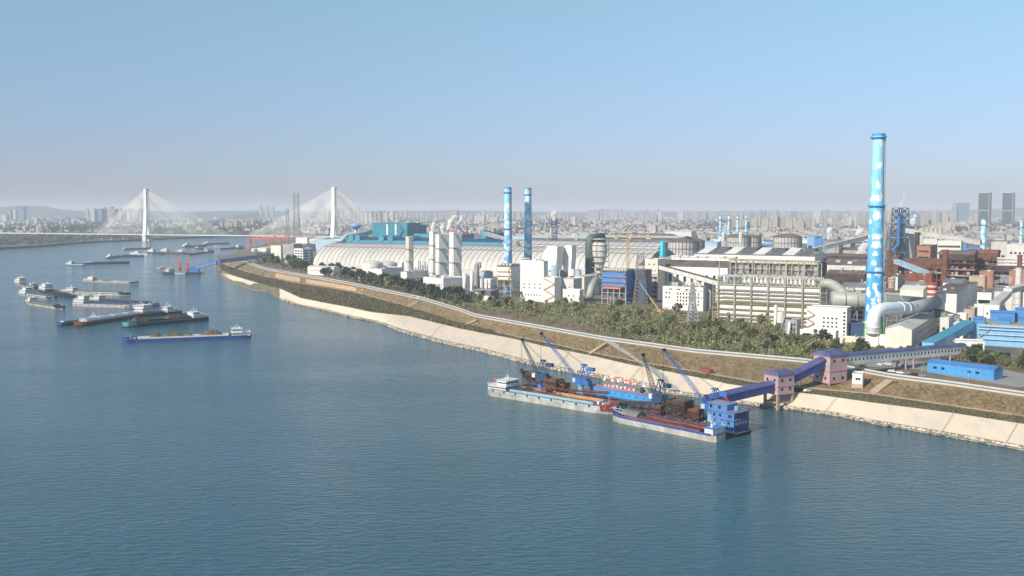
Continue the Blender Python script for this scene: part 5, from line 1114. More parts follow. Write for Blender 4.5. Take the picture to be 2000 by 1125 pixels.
# rusty container tipped on the slope
p = P(1379, 730, 8.8); t = T('rusty_container', 'rusty brown open topped container lying on the berm grass', 'container', p, radians(118)); m = MB()
m.v = []; m.box(-5, 5, -1.6, 1.6, 0, .3); m.box(-5, 5, -1.6, -1.35, .3, 3.2); m.box(-5, 5, 1.35, 1.6, .3, 3.2); m.box(-5, -4.75, -1.35, 1.35, .3, 3.2); m.box(4.75, 5, -1.35, 1.35, .3, 3.2); put(m, 'shell', 'rustred', t)
# street lamps along the levee
lm = None
lamps = [(x, itp(CR2, x)) for x in (492, 512, 530, 548, 566, 584, 602, 621, 641, 661, 683, 706, 730, 755, 781, 808, 836, 862, 898, 934, 974, 1016, 1060, 1112, 1172, 1207, 1275, 1344, 1418, 1502, 1746, 1800, 1891)]
for i, (px, py) in enumerate(lamps):
    p = P(px, py - .8, zR)
    if lm is None:
        lm = T('street_lamp', 'slim grey street lamp on the levee parapet, first from the left', 'street lamp', p, radians(30), 'street lamps along the levee road'); m = MB(); m.cyl(0, 0, 0, 7.5, .14, .1, 6); m.beam((0, 0, 7.4), (1.6, 0, 7.8), .12); put(m, 'post', 'steel', lm); m = MB(); m.box(1.1, 2.1, -.2, .2, 7.7, 7.9); put(m, 'lamp_head', 'white', lm)
    else: dup(lm, p, radians(30), 'slim grey street lamp on the levee parapet, %s from the left' % ORD[i])
# ---- scaffolded long plant (condenser / filter house) : frame with white panels
def scaffold():
    A = P(1402, 627, 12); ux = (cos(ANG), sin(ANG)); w = solve_w(A, 1601, 12, ux); h1 = zat(555, A[1]) - 12; h2 = zat(538, A[1]) - 12; h3 = zat(509, A[1]) - 12
    c = (A[0] + ux[0] * w / 2, A[1] + ux[1] * w / 2, 12); t = T('filter_plant', 'very long white panelled plant wrapped in yellow grey steel walkways and trusses', 'building', c, ANG); W2 = w / 2; dep = 34
    m = MB(); m.box(-W2 + 3, W2 - 3, 3, dep, 0, h1 - .5); put(m, 'core', 'grey', t); nb = 6
    for i in range(nb):
        x0 = -W2 + w * i / nb + 1.1; x1 = -W2 + w * (i + 1) / nb - 1.1; prev = 0
        lev = [0, .1, .2, .34, .5, .56, .66, .76, .86, 1.]
        for k in range(len(lev) - 1):
            m = MB(); m.box(x0, x1, .9 if k % 2 else .5, 2.9, h1 * lev[k] + .5, h1 * lev[k + 1] - .35); put(m, 'panel', 'whitepanel', t)
    cl = MB()
    for i in range(nb + 1): x = -W2 + w * i / nb; cl.beam((x, -.6, 0), (x, -.6, h2), 1.1); cl.beam((x, 2.5, 0), (x, 2.5, h3), .8)
    put(cl, 'column', 'frame', t)
    for z in (.1, .2, .34, .5, .56, .66, .76, .86):
        b = MB(); b.box(-W2 - 4, W2 + 4, -1.5, -.1, h1 * z - .15, h1 * z + .1); b.beam((-W2 - 4, -1.5, h1 * z + 1.1), (W2 + 4, -1.5, h1 * z + 1.1), .14)
        for i in range(40): x = lerp(-W2 - 4, W2 + 4, i / 39); b.beam((x, -1.5, h1 * z), (x, -1.5, h1 * z + 1.1), .12)
        put(b, 'walkway', 'yellowsteel' if z in (.34, .5) else 'frame', t)
    tr = MB()
    for i in range(nb):
        x0 = -W2 + w * i / nb; x1 = -W2 + w * (i + 1) / nb
        for y in (-.6, 12):
            tr.beam((x0, y, h2), (x1, y, h2), .8); xm = (x0 + x1) / 2; tr.beam((x0, y, h1), (xm, y, h2), .45); tr.beam((xm, y, h2), (x1, y, h1), .45); tr.beam((xm, y, h1), (xm, y, h2), .45); tr.beam((x1, y, h1), (x1, y, h2), .6); tr.beam((x0, y, h1), (x1, y, h1), .5)
        for k in range(4): tr.tube([(lerp(x0, x1, (k + .5) / 4), 4, h1), (lerp(x0, x1, (k + .5) / 4), 4, h2)], .9, 8)
    put(tr, 'roof_truss', 'steel', t)
    fl = MB(); fl.box(-W2, W2, 0, 16, h1 - .1, h1 + .5); put(fl, 'deck', 'yellowsteel', t)
    y0 = 14; up = MB(); nb2 = 14
    for i in range(nb2 + 1):
        x = -W2 + 6 + (w - 12) * i / nb2
        for y in (y0, y0 + 12): up.beam((x, y, h2 - 3), (x, y, h3), .75)
        if i < nb2:
            xn = -W2 + 6 + (w - 12) * (i + 1) / nb2
            for z in (h2, (h2 + h3) / 2, h3): up.beam((x, y0, z), (xn, y0, z), .5)
            if i % 2: up.beam((x, y0, h2), (xn, y0, (h2 + h3) / 2), .35); up.beam((xn, y0, (h2 + h3) / 2), (x, y0, h3), .35)
            else: up.beam((x, y0, (h2 + h3) / 2), (xn, y0, h2), .35)
    put(up, 'upper_frame', 'frame', t)
    hd = MB(); hd.box(-W2 + 4, W2 - 4, y0 - 1, y0 + 13, h3, h3 + .7); put(hd, 'top_deck', 'yellowsteel', t)
    for i in range(nb2):
        x = -W2 + 6 + (w - 12) * (i + .5) / nb2
        m = MB(); m.box(x - 2.6, x + 2.6, y0 + 3, y0 + 10, h2 + .5, h3 - 2.5); put(m, 'filter_cell', 'grey' if i % 3 else 'darkgrey', t)
        m = MB(); m.tube([(x - 2, y0 + .4, h3 - 1.6), (x + 2, y0 + .4, h3 - 1.6)], .75, 8); put(m, 'header_pipe', 'paleroof', t)
    for sx in (-1, 1):
        s = MB(); xx = sx * (W2 + 2.5)
        for z in range(0, int(h1), 4): s.box(xx - 2.5, xx + 2.5, 0, 14, z, z + .3)
        for y in (0, 14):
            for q in (-2.4, 2.4): s.beam((xx + q, y, 0), (xx + q, y, h1 + 3), .4)
        for z in range(0, int(h1) - 4, 4): s.beam((xx + sx * 2.4, 1 if z % 8 else 13, z), (xx + sx * 2.4, 13 if z % 8 else 1, z + 4), .4)
        put(s, 'stair_tower', 'yellowsteel' if sx < 0 else 'frame', t)
scaffold()
# ---- middle: offices, towers, filters
t, w, h, d = bldg('concrete_office', 'pale concrete block with rows of windows behind the lattice power pylon', 1294, 1373, 560, 604, ps=1388, wall='white', roof='greyroof', fw=((.05, .2, .45, .85, 2, 2, 1.6, 1.6), (.34, .92, .2, .8, 8, 4, 1.3, 2.), (.1, .9, .85, .97, 4, 1, 3, 1.2)), units=3)
bldg('stair_tower_block', 'plain grey tower block attached to the right of the concrete block', 1374, 1388, 551, 606, dep=14, wall='grey', roof='greyroof')
bldg('machine_room', 'small white penthouse block behind the concrete block', 1318, 1342, 537, 575, dep=14, wall='white', fw=((.3, .9, .1, .3, 4, 1, 1, 1),))
t, w, h, d = bldg('transfer_house', 'cream transfer house on an open rust coloured frame left of the white inclined gallery', 1259, 1284, 507, 586, ps=1299, wall='cream', roof='greyroof', z0=12, fw=((.15, .9, .82, .95, 2, 1, 1.6, 1.6), (.1, .9, .68, .78, 4, 1, 1., 1.4), (.1, .95, .05, .6, 3, 5, 4.2, 4.0)))  # lowest panes are no windows: dark fill for shade inside the open frame
fr = MB()
for i in range(4):
    x = lerp(-w / 2, w / 2, i / 3); fr.box(x - .6, x + .6, -.5, -.1, 0, h * .63)
for k in range(6): z = h * .63 * k / 5; fr.box(-w / 2, w / 2, -.6, -.12, z, z + 1.)
put(fr, 'brick_frame', 'pink', t)
gallery('conveyor_gallery', 'white inclined conveyor gallery descending right from the cream transfer house', (*E_(1286, 522, 1120)[:2], zat(524, 1120)), (*E_(1408, 556, 950)[:2], zat(558, 950)), 4.5, 4.2, 'white', 'brownroof', 'flat', bents=(.3, .62), ribs=9)
bldg('rear_hall', 'dark brown roofed hall just behind the cream transfer house', 1287, 1330, 503, 556, ps=1345, dep=60, wall='grey', roof='brownroof', fw=())
t, w, h, d = bldg('long_mill', 'very long white mill hall with tall dark windows and brown roof behind the inclined gallery', 1246, 1420, 518, 560, Y=1150, dep=50, wall='white', roof='brownroof', rk='gable', rise=6, fw=((.25, .98, .45, .85, 9, 1, 3, 8),))
for i in range(7):
    m = MB(); x = -w / 2 + w * (.35 + .1 * i); m.box(x - 6, x + 5, 24, 34, h + 5, h + 9.5); m.xprism([(23, h + 9.5), (35, h + 9.5), (35, h + 10.2), (29, h + 11), (23, h + 10.2)], x - 7, x + 6); put(m, 'roof_monitor', 'white', t)
t, w, h, d = bldg('long_mill', 'second long white mill hall further back with saw tooth roof monitors', 1355, 1590, 496, 525, Y=1320, dep=60, wall='white', roof='greyroof', rk='gable', rise=5)
for i in range(8):
    m = MB(); x = -w / 2 + w * (.06 + .12 * i); m.xprism([(4, h + 1), (50, h + 1), (50, h + 8), (46, h + 8.5)], x - 7, x + 7); put(m, 'roof_monitor', 'darkgrey' if i % 2 else 'white', t)
def bagfilter(label, pl, pr, pt, pb, mat, dep=22, hop='blue', leg='steel', nb=4, acc=None, ps=None):
    A = P(pl, pb, 12); ux = (cos(ANG), sin(ANG)); w = solve_w(A, pr, 12, ux); h = zat(pt, A[1]) - 12; c = (A[0] + ux[0] * w / 2, A[1] + ux[1] * w / 2, 12); t = T('dust_filter', label, 'filter', c, ANG); W2 = w / 2
    m = MB(); m.box(-W2, W2, 0, dep, h * .5, h * .93); put(m, 'housing', mat, t)
    hp = None
    for i in range(nb):
        x0, x1 = -W2 + w * i / nb + .3, -W2 + w * (i + 1) / nb - .3; xm = (x0 + x1) / 2
        m = MB(); m.add([(x0, 1, h * .5), (x1, 1, h * .5), (x1, dep - 1, h * .5), (x0, dep - 1, h * .5), (xm - .6, dep / 2 - .6, h * .2), (xm + .6, dep / 2 - .6, h * .2), (xm + .6, dep / 2 + .6, h * .2), (xm - .6, dep / 2 + .6, h * .2)], [(0, 1, 2, 3), (1, 0, 4, 5), (2, 1, 5, 6), (3, 2, 6, 7), (0, 3, 7, 4), (7, 6, 5, 4)]); put(m, 'hopper', hop, t)
    l = MB()
    for i in range(nb + 1):
        for y in (0, dep): x = -W2 + w * i / nb; l.beam((x, y, 0), (x, y, h * .5), .9)
    for z in (.15, .32): l.beam((-W2, 0, h * z), (W2, 0, h * z), .6); l.beam((W2, 0, h * z), (W2, dep, h * z), .6)
    put(l, 'leg_frame', leg, t)
    wk = MB()
    for z in (.5, .62, .76, .93): wk.box(-W2 - 1, W2 + 1.4, -1.4, -.05, h * z - .2, h * z + .1); wk.beam((-W2 - 1, -1.4, h * z + 1.2), (W2 + 1.4, -1.4, h * z + 1.2), .25)
    put(wk, 'walkway', acc or 'yellowsteel', t)
    rf = MB(); rf.box(-W2 - .4, W2 + .4, -.4, dep + .4, h * .93, h * .95); put(rf, 'roof', 'greyroof', t)
    for i in range(nb * 2):
        m = MB(); x = -W2 + w * (i + .5) / nb / 2; m.box(x - 1.2, x + 1.2, 2, dep - 3, h * .95, h); put(m, 'fan_box', 'offwhite', t)
    zig(t, W2 - 4, W2, -1, h * .5, h * .9, 3, acc or 'yellowsteel'); return t, w, h
t, w, h = bagfilter('big blue dust filter house on pale legs right of centre', 1176, 1222, 524, 593, 'blue', hop='blue', acc='pink')
m = MB(); m.tube([(-w / 2 + 2, -1.2, h * .45), (w / 2 - 5, -1.2, h * .45)], 1.1, 10); put(m, 'header_pipe', 'orange', t)
bagfilter('white box filter house below the left mid painted chimney', 972, 998, 515, 578, 'white', 24, 'white', 'steel', 2)
bldg('dark_annex', 'dark blue grey annex right of the big blue dust filter', 1224, 1258, 528, 592, dep=20, wall='navy', roof='yellowsteel', units=2)
t, w, h, d = bldg('boiler_house', 'big plain white block with small square windows right of the left mid chimney', 1016, 1062, 510, 588, ps=1070, wall='white', roof='brownroof', fw=((.05, .95, .3, .48, 4, 2, 1.5, 1.5), (.04, .9, .14, .2, 7, 1, 1.3, 1.6)), units=4)
zig(t, w / 2 + .5, w / 2 + 9, -1, 4, h * .7, 5)
t2, w2, h2, d2 = bldg('boiler_annex', 'lower white stair block with yellow stairs right of the big plain white block', 1062, 1083, 543, 592, dep=16, wall='white', roof='yellowsteel', fw=())
zig(t2, -w2 / 2, w2 / 2, -1, 2, h2, 4)
def hood(label, pl, pr, pt, pm, pb, Y, mat='white'):
    p = D((pl + pr) / 2, pb, Y); s = Y / F; w = (pr - pl) * s * 1.0; z0 = 12; zt, zm, zb = zat(pt, Y), zat(pm, Y), zat(pb, Y); t = T('furnace_hood', label, 'hood', (p[0], Y, z0), ANG); m = MB(); d_ = w * .8
    m.add([(-w * .22, 0, zb - z0), (w * .38, 0, zb - z0), (w * .38, d_, zb - z0), (-w * .22, d_, zb - z0), (-w / 2, 0, zm - z0), (w / 2, 0, zm - z0), (w / 2, d_, zm - z0), (-w / 2, d_, zm - z0), (-w * .15, 0, zt - z0), (w / 2, 0, zt - z0), (w / 2, d_, zt - z0), (-w * .15, d_, zt - z0)],
          [(0, 1, 5, 4), (1, 2, 6, 5), (2, 3, 7, 6), (3, 0, 4, 7), (4, 5, 9, 8), (5, 6, 10, 9), (6, 7, 11, 10), (7, 4, 8, 11), (8, 9, 10, 11)]); put(m, 'hood', mat, t)
    m = MB(); m.cyl(w * .08, d_ / 2, 0, zb - z0, w * .3, n=16); put(m, 'column', mat, t)
hood('left of two angular white furnace hoods right of the mid chimneys', 1056, 1090, 481, 500, 528, 1190)
hood('right of two angular white furnace hoods right of the mid chimneys', 1094, 1118, 479, 500, 530, 1200)
tank('grey cylindrical silo below the two white furnace hoods, left one', 1084, 580, 519, 4.5, 'paleblue', name='silo', roof='cone')
tank('blue grey cylindrical silo below the right furnace hood', 1101, 578, 526, 5, 'grey', name='silo', roof='flat')
bldg('white_annex', 'white block below the furnace hoods, half hidden behind the silos', 1088, 1120, 545, 590, dep=20, wall='offwhite', roof='greyroof', fw=((.1, .9, .2, .8, 3, 2, 1.2, 1.4),))
bldg('charging_house', 'cream box house with long sloping roof left of the big blue dust filter', 1112, 1141, 540, 577, ps=1170, wall='cream', roof='paleroof', rk='gabley', rise=1, z0=12)
bldg('small_house', 'small white house in front of the cream box house', 1099, 1132, 566, 594, ps=1140, wall='white', roof='greyroof', fw=((.2, .8, .4, .8, 2, 1, 1.3, 1.5),))
duct('fat pale duct leaning against the cream box house', [E_(1150, 582, 1095), E_(1156, 560, 1105), E_(1166, 545, 1115)], 4.2, 'duct')
tank('pale twin silo with yellow walkways behind the cream box house, left one', 1117, 575, 526, 4.6, 'white', name='silo', roof='flat')
tank('pale twin silo behind the cream box house, right one', 1128, 575, 526, 4.6, 'paleblue', name='silo', roof='flat')
# dark green duct tower and ringed vessel
g0, g1, g2 = E_(1152, 560, 1230), E_(1152, 466, 1230), E_(1176, 464, 1250)
duct('dark green vertical duct with a hooked top left of the ringed white vessel', [g0] + bend(g0, g1, g2, 6, .16) + [g2], 5.6, 'ductgreen', rings=(.2, .4, .6, .8))
def vessel():
    p = D(1171, 560, 1225); t = T('ringed_vessel', 'tall white ringed vessel wrapped in steel galleries beside the dark green duct', 'vessel', (p[0], p[1], 12), 0); z = lambda py: zat(py, 1225) - 12
    m = MB(); m.lathe(0, 0, [(3.5, 0), (3.5, z(545)), (4, z(525)), (8.2, z(500)), (9, z(492)), (9, z(478)), (7, z(473)), (7, z(466))], 28); put(m, 'shell', 'offwhite', t)
    r = MB(); r.lathe(0, 0, [(7.2, z(474)), (7.2, z(467))], 24); put(r, 'top_ring', 'rustred', t)
    for k in range(9):
        zz = lerp(z(555), z(468), k / 8); g = MB(); g.lathe(0, 0, [(10.2 if k > 2 else 8.5, zz), (10.2 if k > 2 else 8.5, zz + .5)], 20)
        for i in range(12): a = 2 * pi * i / 12; g.beam((10 * cos(a), 10 * sin(a), zz), (10 * cos(a), 10 * sin(a), zz + 1.6), .25)
        put(g, 'gallery_ring', 'steel', t)
    l = MB()
    for i in range(6): a = 2 * pi * i / 6; l.beam((11.5 * cos(a), 11.5 * sin(a), 0), (10.5 * cos(a), 10.5 * sin(a), z(466)), .5)
    put(l, 'tower_frame', 'lattice', t)
vessel()
# coal storage vaults
def vault(label, px0, px1, Y1, pyb, Wd, h, nr, mat='vault', endmat='greyroof', z0=12, base=3):
    ux = (cos(ANG), sin(ANG)); uy = (-sin(ANG), cos(ANG)); Bp = D(px1, pyb, Y1); Bp = (Bp[0], Y1); L = -solve_w(Bp, px0, z0, ux)
    A = (Bp[0] - ux[0] * L, Bp[1] - ux[1] * L, z0); t = T('storage_vault', label, 'storage hall', A, ANG, 'barrel roofed storage halls'); n = 22
    pr = [(Wd / 2 - Wd / 2 * cos(pi * k / n), base + h * sin(pi * k / n) ** .92) for k in range(n + 1)]
    m = MB(); m.xprism([(0, 0)] + pr + [(Wd, 0)], 0, L); put(m, 'vault_shell', mat, t)
    r = MB()
    for i in range(nr + 1):
        x = L * i / nr
        for k in range(1, n):
            a, b = pr[k], pr[k + 1] if k + 1 <= n else pr[k]; r.box(0, 0, 0, 0, 0, 0) if False else r.beam((x, a[0], a[1] + .25), (x, b[0], b[1] + .25), .5)
    put(r, 'roof_rib', 'vaultrib', t)
    g = MB(); k = int(n * .36); g.box(0, L, pr[k][0] - .6, pr[k][0] + .6, pr[k][1], pr[k][1] + 1.1); put(g, 'gutter', 'vaultrib', t)
    e = MB(); e.xprism([(0, 0)] + [(y, z - .2) for y, z in pr] + [(Wd, 0)], L, L + .5); put(e, 'end_wall', endmat, t)
    for i in range(14):
        y = Wd * (i + 1) / 15; zt = base + h * sin(math.acos(1 - 2 * y / Wd)) ** .92 - 1; f = MB(); f.box(L + .4, L + 1.1, y - .5, y + .5, 0, zt); put(f, 'end_mullion', 'paleblue', t)
    return t
vault('nearer huge pale ribbed barrel roof storage hall behind the white towers', 611, 1262, 1400, 545, 128, 40, 62)
vault('further pale ribbed barrel roof storage hall rising behind the nearer one', 742, 1275, 1640, 520, 120, 42, 44)
# ================================================================ LEFT-MIDDLE: air separation towers and low white works
def coldbox(label, pl, pr, pt, pb, ps, mat='white', Y=1290, plats=4, stairs=True):
    t, w, h, d = bldg('cold_box_tower', label, pl, pr, pt, pb, ps=ps, Y=Y, wall=mat, roof='greyroof', group='cold box towers', ang=radians(-57))
    for k in range(1, plats):
        m = MB(); z = h * k / plats; m.box(-w / 2 - .3, w / 2 + 1.4, -1.3, -.15, z, z + .35); m.box(w / 2 + .13, w / 2 + 1.4, -.15, d * .6, z, z + .35); m.beam((-w / 2, -1.3, z + 1.3), (w / 2 + 1.4, -1.3, z + 1.3), .2); m.beam((w / 2 + 1.4, -1.3, z + 1.3), (w / 2 + 1.4, d * .6, z + 1.3), .2); put(m, 'platform', 'frame', t)
    if stairs:
        for k in range(plats): m = MB(); z = h * k / plats; m.beam((w / 2 + .9, d * .95, z + (0 if k else 3)), (w / 2 + .9, d * .15, z + h / plats), .8); put(m, 'stair', 'frame', t)
    for i in range(3): m = MB(); m.tube([(w * (.1 + .1 * i), -.9, 0), (w * (.1 + .1 * i), -.9, h * (.3 + .15 * i))], .35, 6); put(m, 'wall_pipe', 'ductwhite', t)
    return t, w, h, d
coldbox('lone cream cold box tower on the left, shorter than the group of three', 793, 799, 463, 560, 808, 'offwhite', 1330)
coldbox('tall white cold box tower, leftmost of the group of three with steam above', 839, 846, 453, 570, 860, 'white', 1320)
coldbox('tall white cold box tower, widest, in the middle of the group of three', 851, 858, 459, 570, 877, 'white', 1270)
coldbox('tall white cold box tower, nearest and rightmost of the group of three', 878, 886, 455, 575, 902, 'white', 1230)
bldg('pipe_bridge_house', 'thin roof level steel pipe bridge linking the cold box towers', 838, 905, 452, 458, Y=1345, dep=4, wall='steel', roof='greyroof', z0=zat(458, 1345), over=0, cat='pipe bridge')
bldg('compressor_hall', 'long white two storey compressor hall in front of the three cold box towers', 827, 866, 542, 580, ps=915, ang=radians(-50), wall='white', roof='paleroof', fw=((.04, .96, .6, .8, 9, 1, 1.8, 1.8), (.1, .9, .12, .3, 6, 1, 1.6, 1.8)), sw=((.3, .95, .45, .65, 4, 1, 4, 2),), units=4)
bldg('pump_hall', 'white hall with grey windowed side left of the long white compressor hall', 783, 795, 532, 562, ps=836, wall='white', roof='greyroof', sw=((.1, .95, .45, .65, 5, 1, 5, 1.2),), units=5)
bldg('water_works', 'white flat roofed building beside the two low round white tanks', 716, 746, 525, 556, ps=787, wall='white', roof='greyroof', fw=((.1, .9, .5, .8, 6, 1, 1.2, 1.6),), sw=((.1, .9, .3, .7, 5, 1, 3, 2.4),), units=2)
tank('low wide white round tank with pale roof, left of the pair', 728, 553, 514, 15, 'white', Y=1450, rmat='paleroof')
tank('low wide white round tank with pale roof, right of the pair', 756, 553, 514, 15, 'white', Y=1480, rmat='paleroof')
bldg('white_cube', 'small white block right of the two low round tanks', 778, 785, 514, 545, ps=789, dep=8, wall='white')
bldg('barracks', 'long low white building with a row of small windows half hidden by dark trees', 601, 652, 521, 541, dep=14, Y=1560, wall='white', roof='paleroof', rk='gable', fw=((.1, .95, .4, .8, 12, 1, 1.6, 1.8),))
bldg('brown_roof_house', 'small white house with brown roof among the trees left of the round tanks', 686, 700, 526, 545, ps=707, dep=10, wall='offwhite', roof='brownroof', rk='gable', fw=((.1, .9, .3, .7, 3, 1, 1.6, 2),))
bldg('small_shed', 'low grey shed among the dark trees below the brown roofed house', 700, 722, 541, 553, dep=12, wall='offwhite', roof='paleroof')
for px, pb, pt, r, lb in ((908, 586, 534, 2.6, 'tall thin white column right of the compressor hall, first of two'), (922, 588, 530, 2.3, 'tall thin white column right of the compressor hall, second of two')): tank(lb, px, pb, pt, r, 'white', name='column', n=16, roof='cone')
q = E_(932, 575, 1160); duct('dark grey hooked pipe column right of the two thin white columns', [E_(932, 575, 1160)] + bend(E_(932, 575, 1160), E_(932, 514, 1160), E_(937, 514, 1160), 5, .1) + bend(E_(932, 514, 1160), E_(937.5, 514, 1160), E_(937.5, 560, 1160), 5, .2), 1.5, 'grey'); tank('thick grey cylindrical column under the hooked pipe', 931, 578, 518, 3.2, 'grey', name='column', n=18)
tank('pale blue grey round tank with conical roof between the columns and the filter house', 951, 558, 531, 8, 'paleblue', rmat='greyroof')
bldg('substation_house', 'small white house with pipework in front of the pale blue grey tank', 938, 958, 546, 562, ps=966, wall='white', roof='paleroof', fw=((.1, .9, .3, .7, 4, 1, 1.4, 1.4),), units=2)
bldg('open_canopy', 'grey flat canopy roof on posts over small tanks below the grey columns', 918, 958, 566, 585, dep=18, wall='darkgrey', roof='paleroof', over=0)  # closed dark box stands in for the shade beneath the canopy
tank('small pale silo standing under the grey canopy', 930, 590, 572, 3, 'offwhite', name='silo')
bldg('site_cabin', 'low white site cabin at the tree edge below the grey canopy', 886, 915, 574, 583, dep=8, wall='offwhite', roof='paleroof')
bldg('site_cabin', 'white framed cabin at the wood edge left of the box filter house', 937, 959, 580, 590, dep=6, wall='white', roof='white')
r_ = random.Random(12)
for i in range(9):
    px = 898 + i * 7.5; tank('thin upright plant vessel among the pipework right of the cold box towers', px, 580 - (i % 3) * 5, 545 + r_.uniform(-8, 10), r_.uniform(.8, 1.8), r_.choice(['steel', 'white', 'grey', 'ductwhite']), name='vessel', n=12, group='thin upright vessels beside the compressor hall')
for i in range(6):
    px = 812 + i * 4.6; tank('thin upright vessel between the lone cream tower and the white towers', px, 545, 512 + r_.uniform(-4, 14), r_.uniform(.7, 1.5), r_.choice(['steel', 'white', 'grey']), name='vessel', n=12, group='thin upright vessels left of the white towers')
# ---- port buildings at left
bldg('silo_house', 'tall cream silo block behind the blue conveyor at the river bend', 529, 549, 480, 510, ps=553, Y=2000, dep=20, wall='cream', roof='greyroof', fw=())
bldg('grey_silo_block', 'row of grey cylindrical silos right of the cream silo block', 552, 574, 477, 505, dep=25, Y=2040, wall='grey', roof='greyroof')
t, w, h, d = bldg('office_block', 'white five storey office with rows of dark windows left of the barrel halls', 575, 592, 486, 520, ps=612, Y=1900, wall='white', roof='greyroof', fw=((.05, .95, .05, .95, 3, 5, 4.5, 2.6),), sw=((.05, .5, .05, .95, 4, 5, 2.6, 2.6), (.7, .98, .05, .95, 2, 5, 3, 3)), units=3)
bldg('low_office', 'low white block between the cream silos and the five storey office', 556, 574, 500, 516, dep=14, Y=1900, wall='white', roof='paleroof', fw=((.05, .95, .4, .8, 5, 1, 2, 2),))
for a, b, c, d_, mm, lb in ((578, 600, 464, 480, 'white', 'white warehouse above the tree line left of the teal sheds'), (590, 632, 466, 480, 'offwhite', 'long white roofed warehouse behind the five storey office'), (606, 640, 472, 486, 'paleblue', 'grey blue shed just left of the barrel hall end'), (560, 590, 478, 490, 'offwhite', 'flat pale warehouse right of the lattice mast foot'), (500, 520, 485, 492, 'white', 'small white quay shed under the red gantries')):
    bldg('warehouse', lb, a, b, c, d_, dep=60, Y=yof(d_), wall=mm, roof='paleroof', rk='gable', rise=3, ang=radians(-22))
tank('squat cone topped tank at the quay below the orange crane', 497, 492, 486, 7, 'offwhite', name='storage_tank')
# ---- teal works behind the vaults
t, w, h, d = bldg('teal_works', 'big teal blue tall steelworks hall with zigzag stair behind the barrel halls', 727, 796, 436, 480, Y=2120, ps=822, wall='teal', roof='navy', fw=())
for f, ww in ((.42, 2.), (.66, 2.5)): m = MB(); m.box(-w / 2 + w * f, -w / 2 + w * f + 4, -1, -.1, 3, h - 2); put(m, 'downpipe', 'white', t)
zig(t, w * .32, w * .39, -1.2, h * .15, h * .92, 6, 'navy', .9)
t, w, h, d = bldg('blue_annex', 'teal upper step at the right of the tall teal hall', 796, 812, 440, 480, Y=2150, dep=40, wall='teal', roof='navy')
t, w, h, d = bldg('blue_mill', 'long bright teal mill hall running just behind the barrel halls', 676, 985, 468, 485, Y=1960, dep=60, wall='brightteal', roof='navy', rk='gable', rise=5)
for x in (.035, .08, .24, .30, .43, .63, .66):
    m = MB(); X = -w / 2 + w * x; m.tube([(X, -1, h + 3), (X, 26, h + 3)], 6.5, 12); put(m, 'roof_ventilator', 'brightteal', t)
bldg('blue_mill', 'bright blue upper block behind the steaming white towers', 808, 900, 457, 480, Y=2080, dep=50, wall='brightteal', roof='navy')
bldg('blue_mill', 'tall bright blue block with dark side left of the two mid chimneys', 940, 949, 452, 480, Y=1990, ps=958, wall='brightteal', roof='navy')
bldg('dark_mill', 'dark blue block right of the tall bright blue block', 950, 975, 455, 480, Y=2010, dep=50, wall='navy', roof='paleroof')
bldg('blue_warehouse', 'pale blue flat shed with chute left of the teal hall', 618, 668, 468, 480, Y=2150, dep=50, wall='paleblue', roof='paleblue', ang=radians(-24))
duct('pale blue grey sloping chute left of the teal hall', [E_(655, 470, 2100), E_(667, 470, 2100), E_(676, 460, 2100), E_(712, 456, 2150), E_(727, 452, 2200)], 4.5, 'paleblue')
tank('white and blue mushroom shaped water tower beside the teal hall', 695, 470, 447, 3, 'white', name='water_tower', Y=2300); 
p = D(695, 470, 2300); t = T('tower_tank', 'blue cone shaped tank bowl on top of the white water tower stem', 'tank', (p[0], p[1], zat(449, 2300))); m = MB(); m.lathe(0, 0, [(3, 0), (13, 8), (13, 11), (2, 16)], 20); put(m, 'bowl', 'skyblue', t)
for i, px in enumerate((885, 887, 898, 910, 843)):
    if px != 843: chimney('short red and white banded stack behind the white towers, number %s from the left' % ('one', 'two', 'three', 'four')[i], px, 2050, (445, 448, 449, 449)[i], 3.4, 3., style='bands', pyb=470, z0=30)
gallery('conveyor_gallery', 'grey sloping conveyor gallery behind the left mid painted chimney', (*E_(950, 462, 1900)[:2], zat(460, 1900)), (*E_(1012, 476, 1750)[:2], zat(478, 1750)), 7, 6, 'grey', 'paleroof', 'flat', bents=(.5,))
gallery('conveyor_gallery', 'pale grey conveyor gallery between the two mid painted chimneys', (*E_(985, 478, 1700)[:2], zat(478, 1700)), (*E_(1025, 490, 1640)[:2], zat(492, 1640)), 6, 5, 'paleblue', 'paleroof', 'flat')
# ---- far long dark sheds behind the vaults (low steel mill roofs)
for i, (a, b, c, y, mt, rf) in enumerate(((985, 1240, 473, 1900, 'darkgrey', 'greyroof'), (1020, 1320, 469, 2080, 'navy', 'greyroof'), (1155, 1330, 463, 2300, 'rustdark', 'paleroof'), (1165, 1300, 459, 2450, 'offwhite', 'brownroof'), (1000, 1160, 462, 2500, 'paleblue', 'paleroof'))):
    bldg('mill_hall', ('long low dark mill roof right behind the barrel halls', 'long navy mill roof, second behind the barrel halls', 'brown roofed mill hall behind the yellow tower crane', 'cream walled mill hall furthest behind the yellow tower crane', 'pale blue grey mill hall behind the right mid chimney')[i], a, b, c, c + 12, Y=y, dep=70, wall=mt, roof=rf, rk='gable', rise=4, units=8)
# ---- flare / water tower lattice with steam
pylon('dark twin legged lattice tower topped with a steaming platform right of the mid chimneys', 1083, 490, 427, 9, 9, 8, b=.9, name='lattice_tower', mat='navy', Y=1800)
p = D(1083, 430, 1800); t = T('tower_platform', 'dark spread platform on top of the steaming lattice tower', 'platform', (p[0], 1800, zat(431, 1800))); m = MB()
for s in (-1, 1): m.beam((0, 0, 0), (s * 14, 0, 4), 1.); m.beam((s * 14, 0, 4), (s * 6, 0, -6), .7)
m.box(-6, 6, -5, 5, 0, 1.5); put(m, 'platform_frame', 'navy', t)
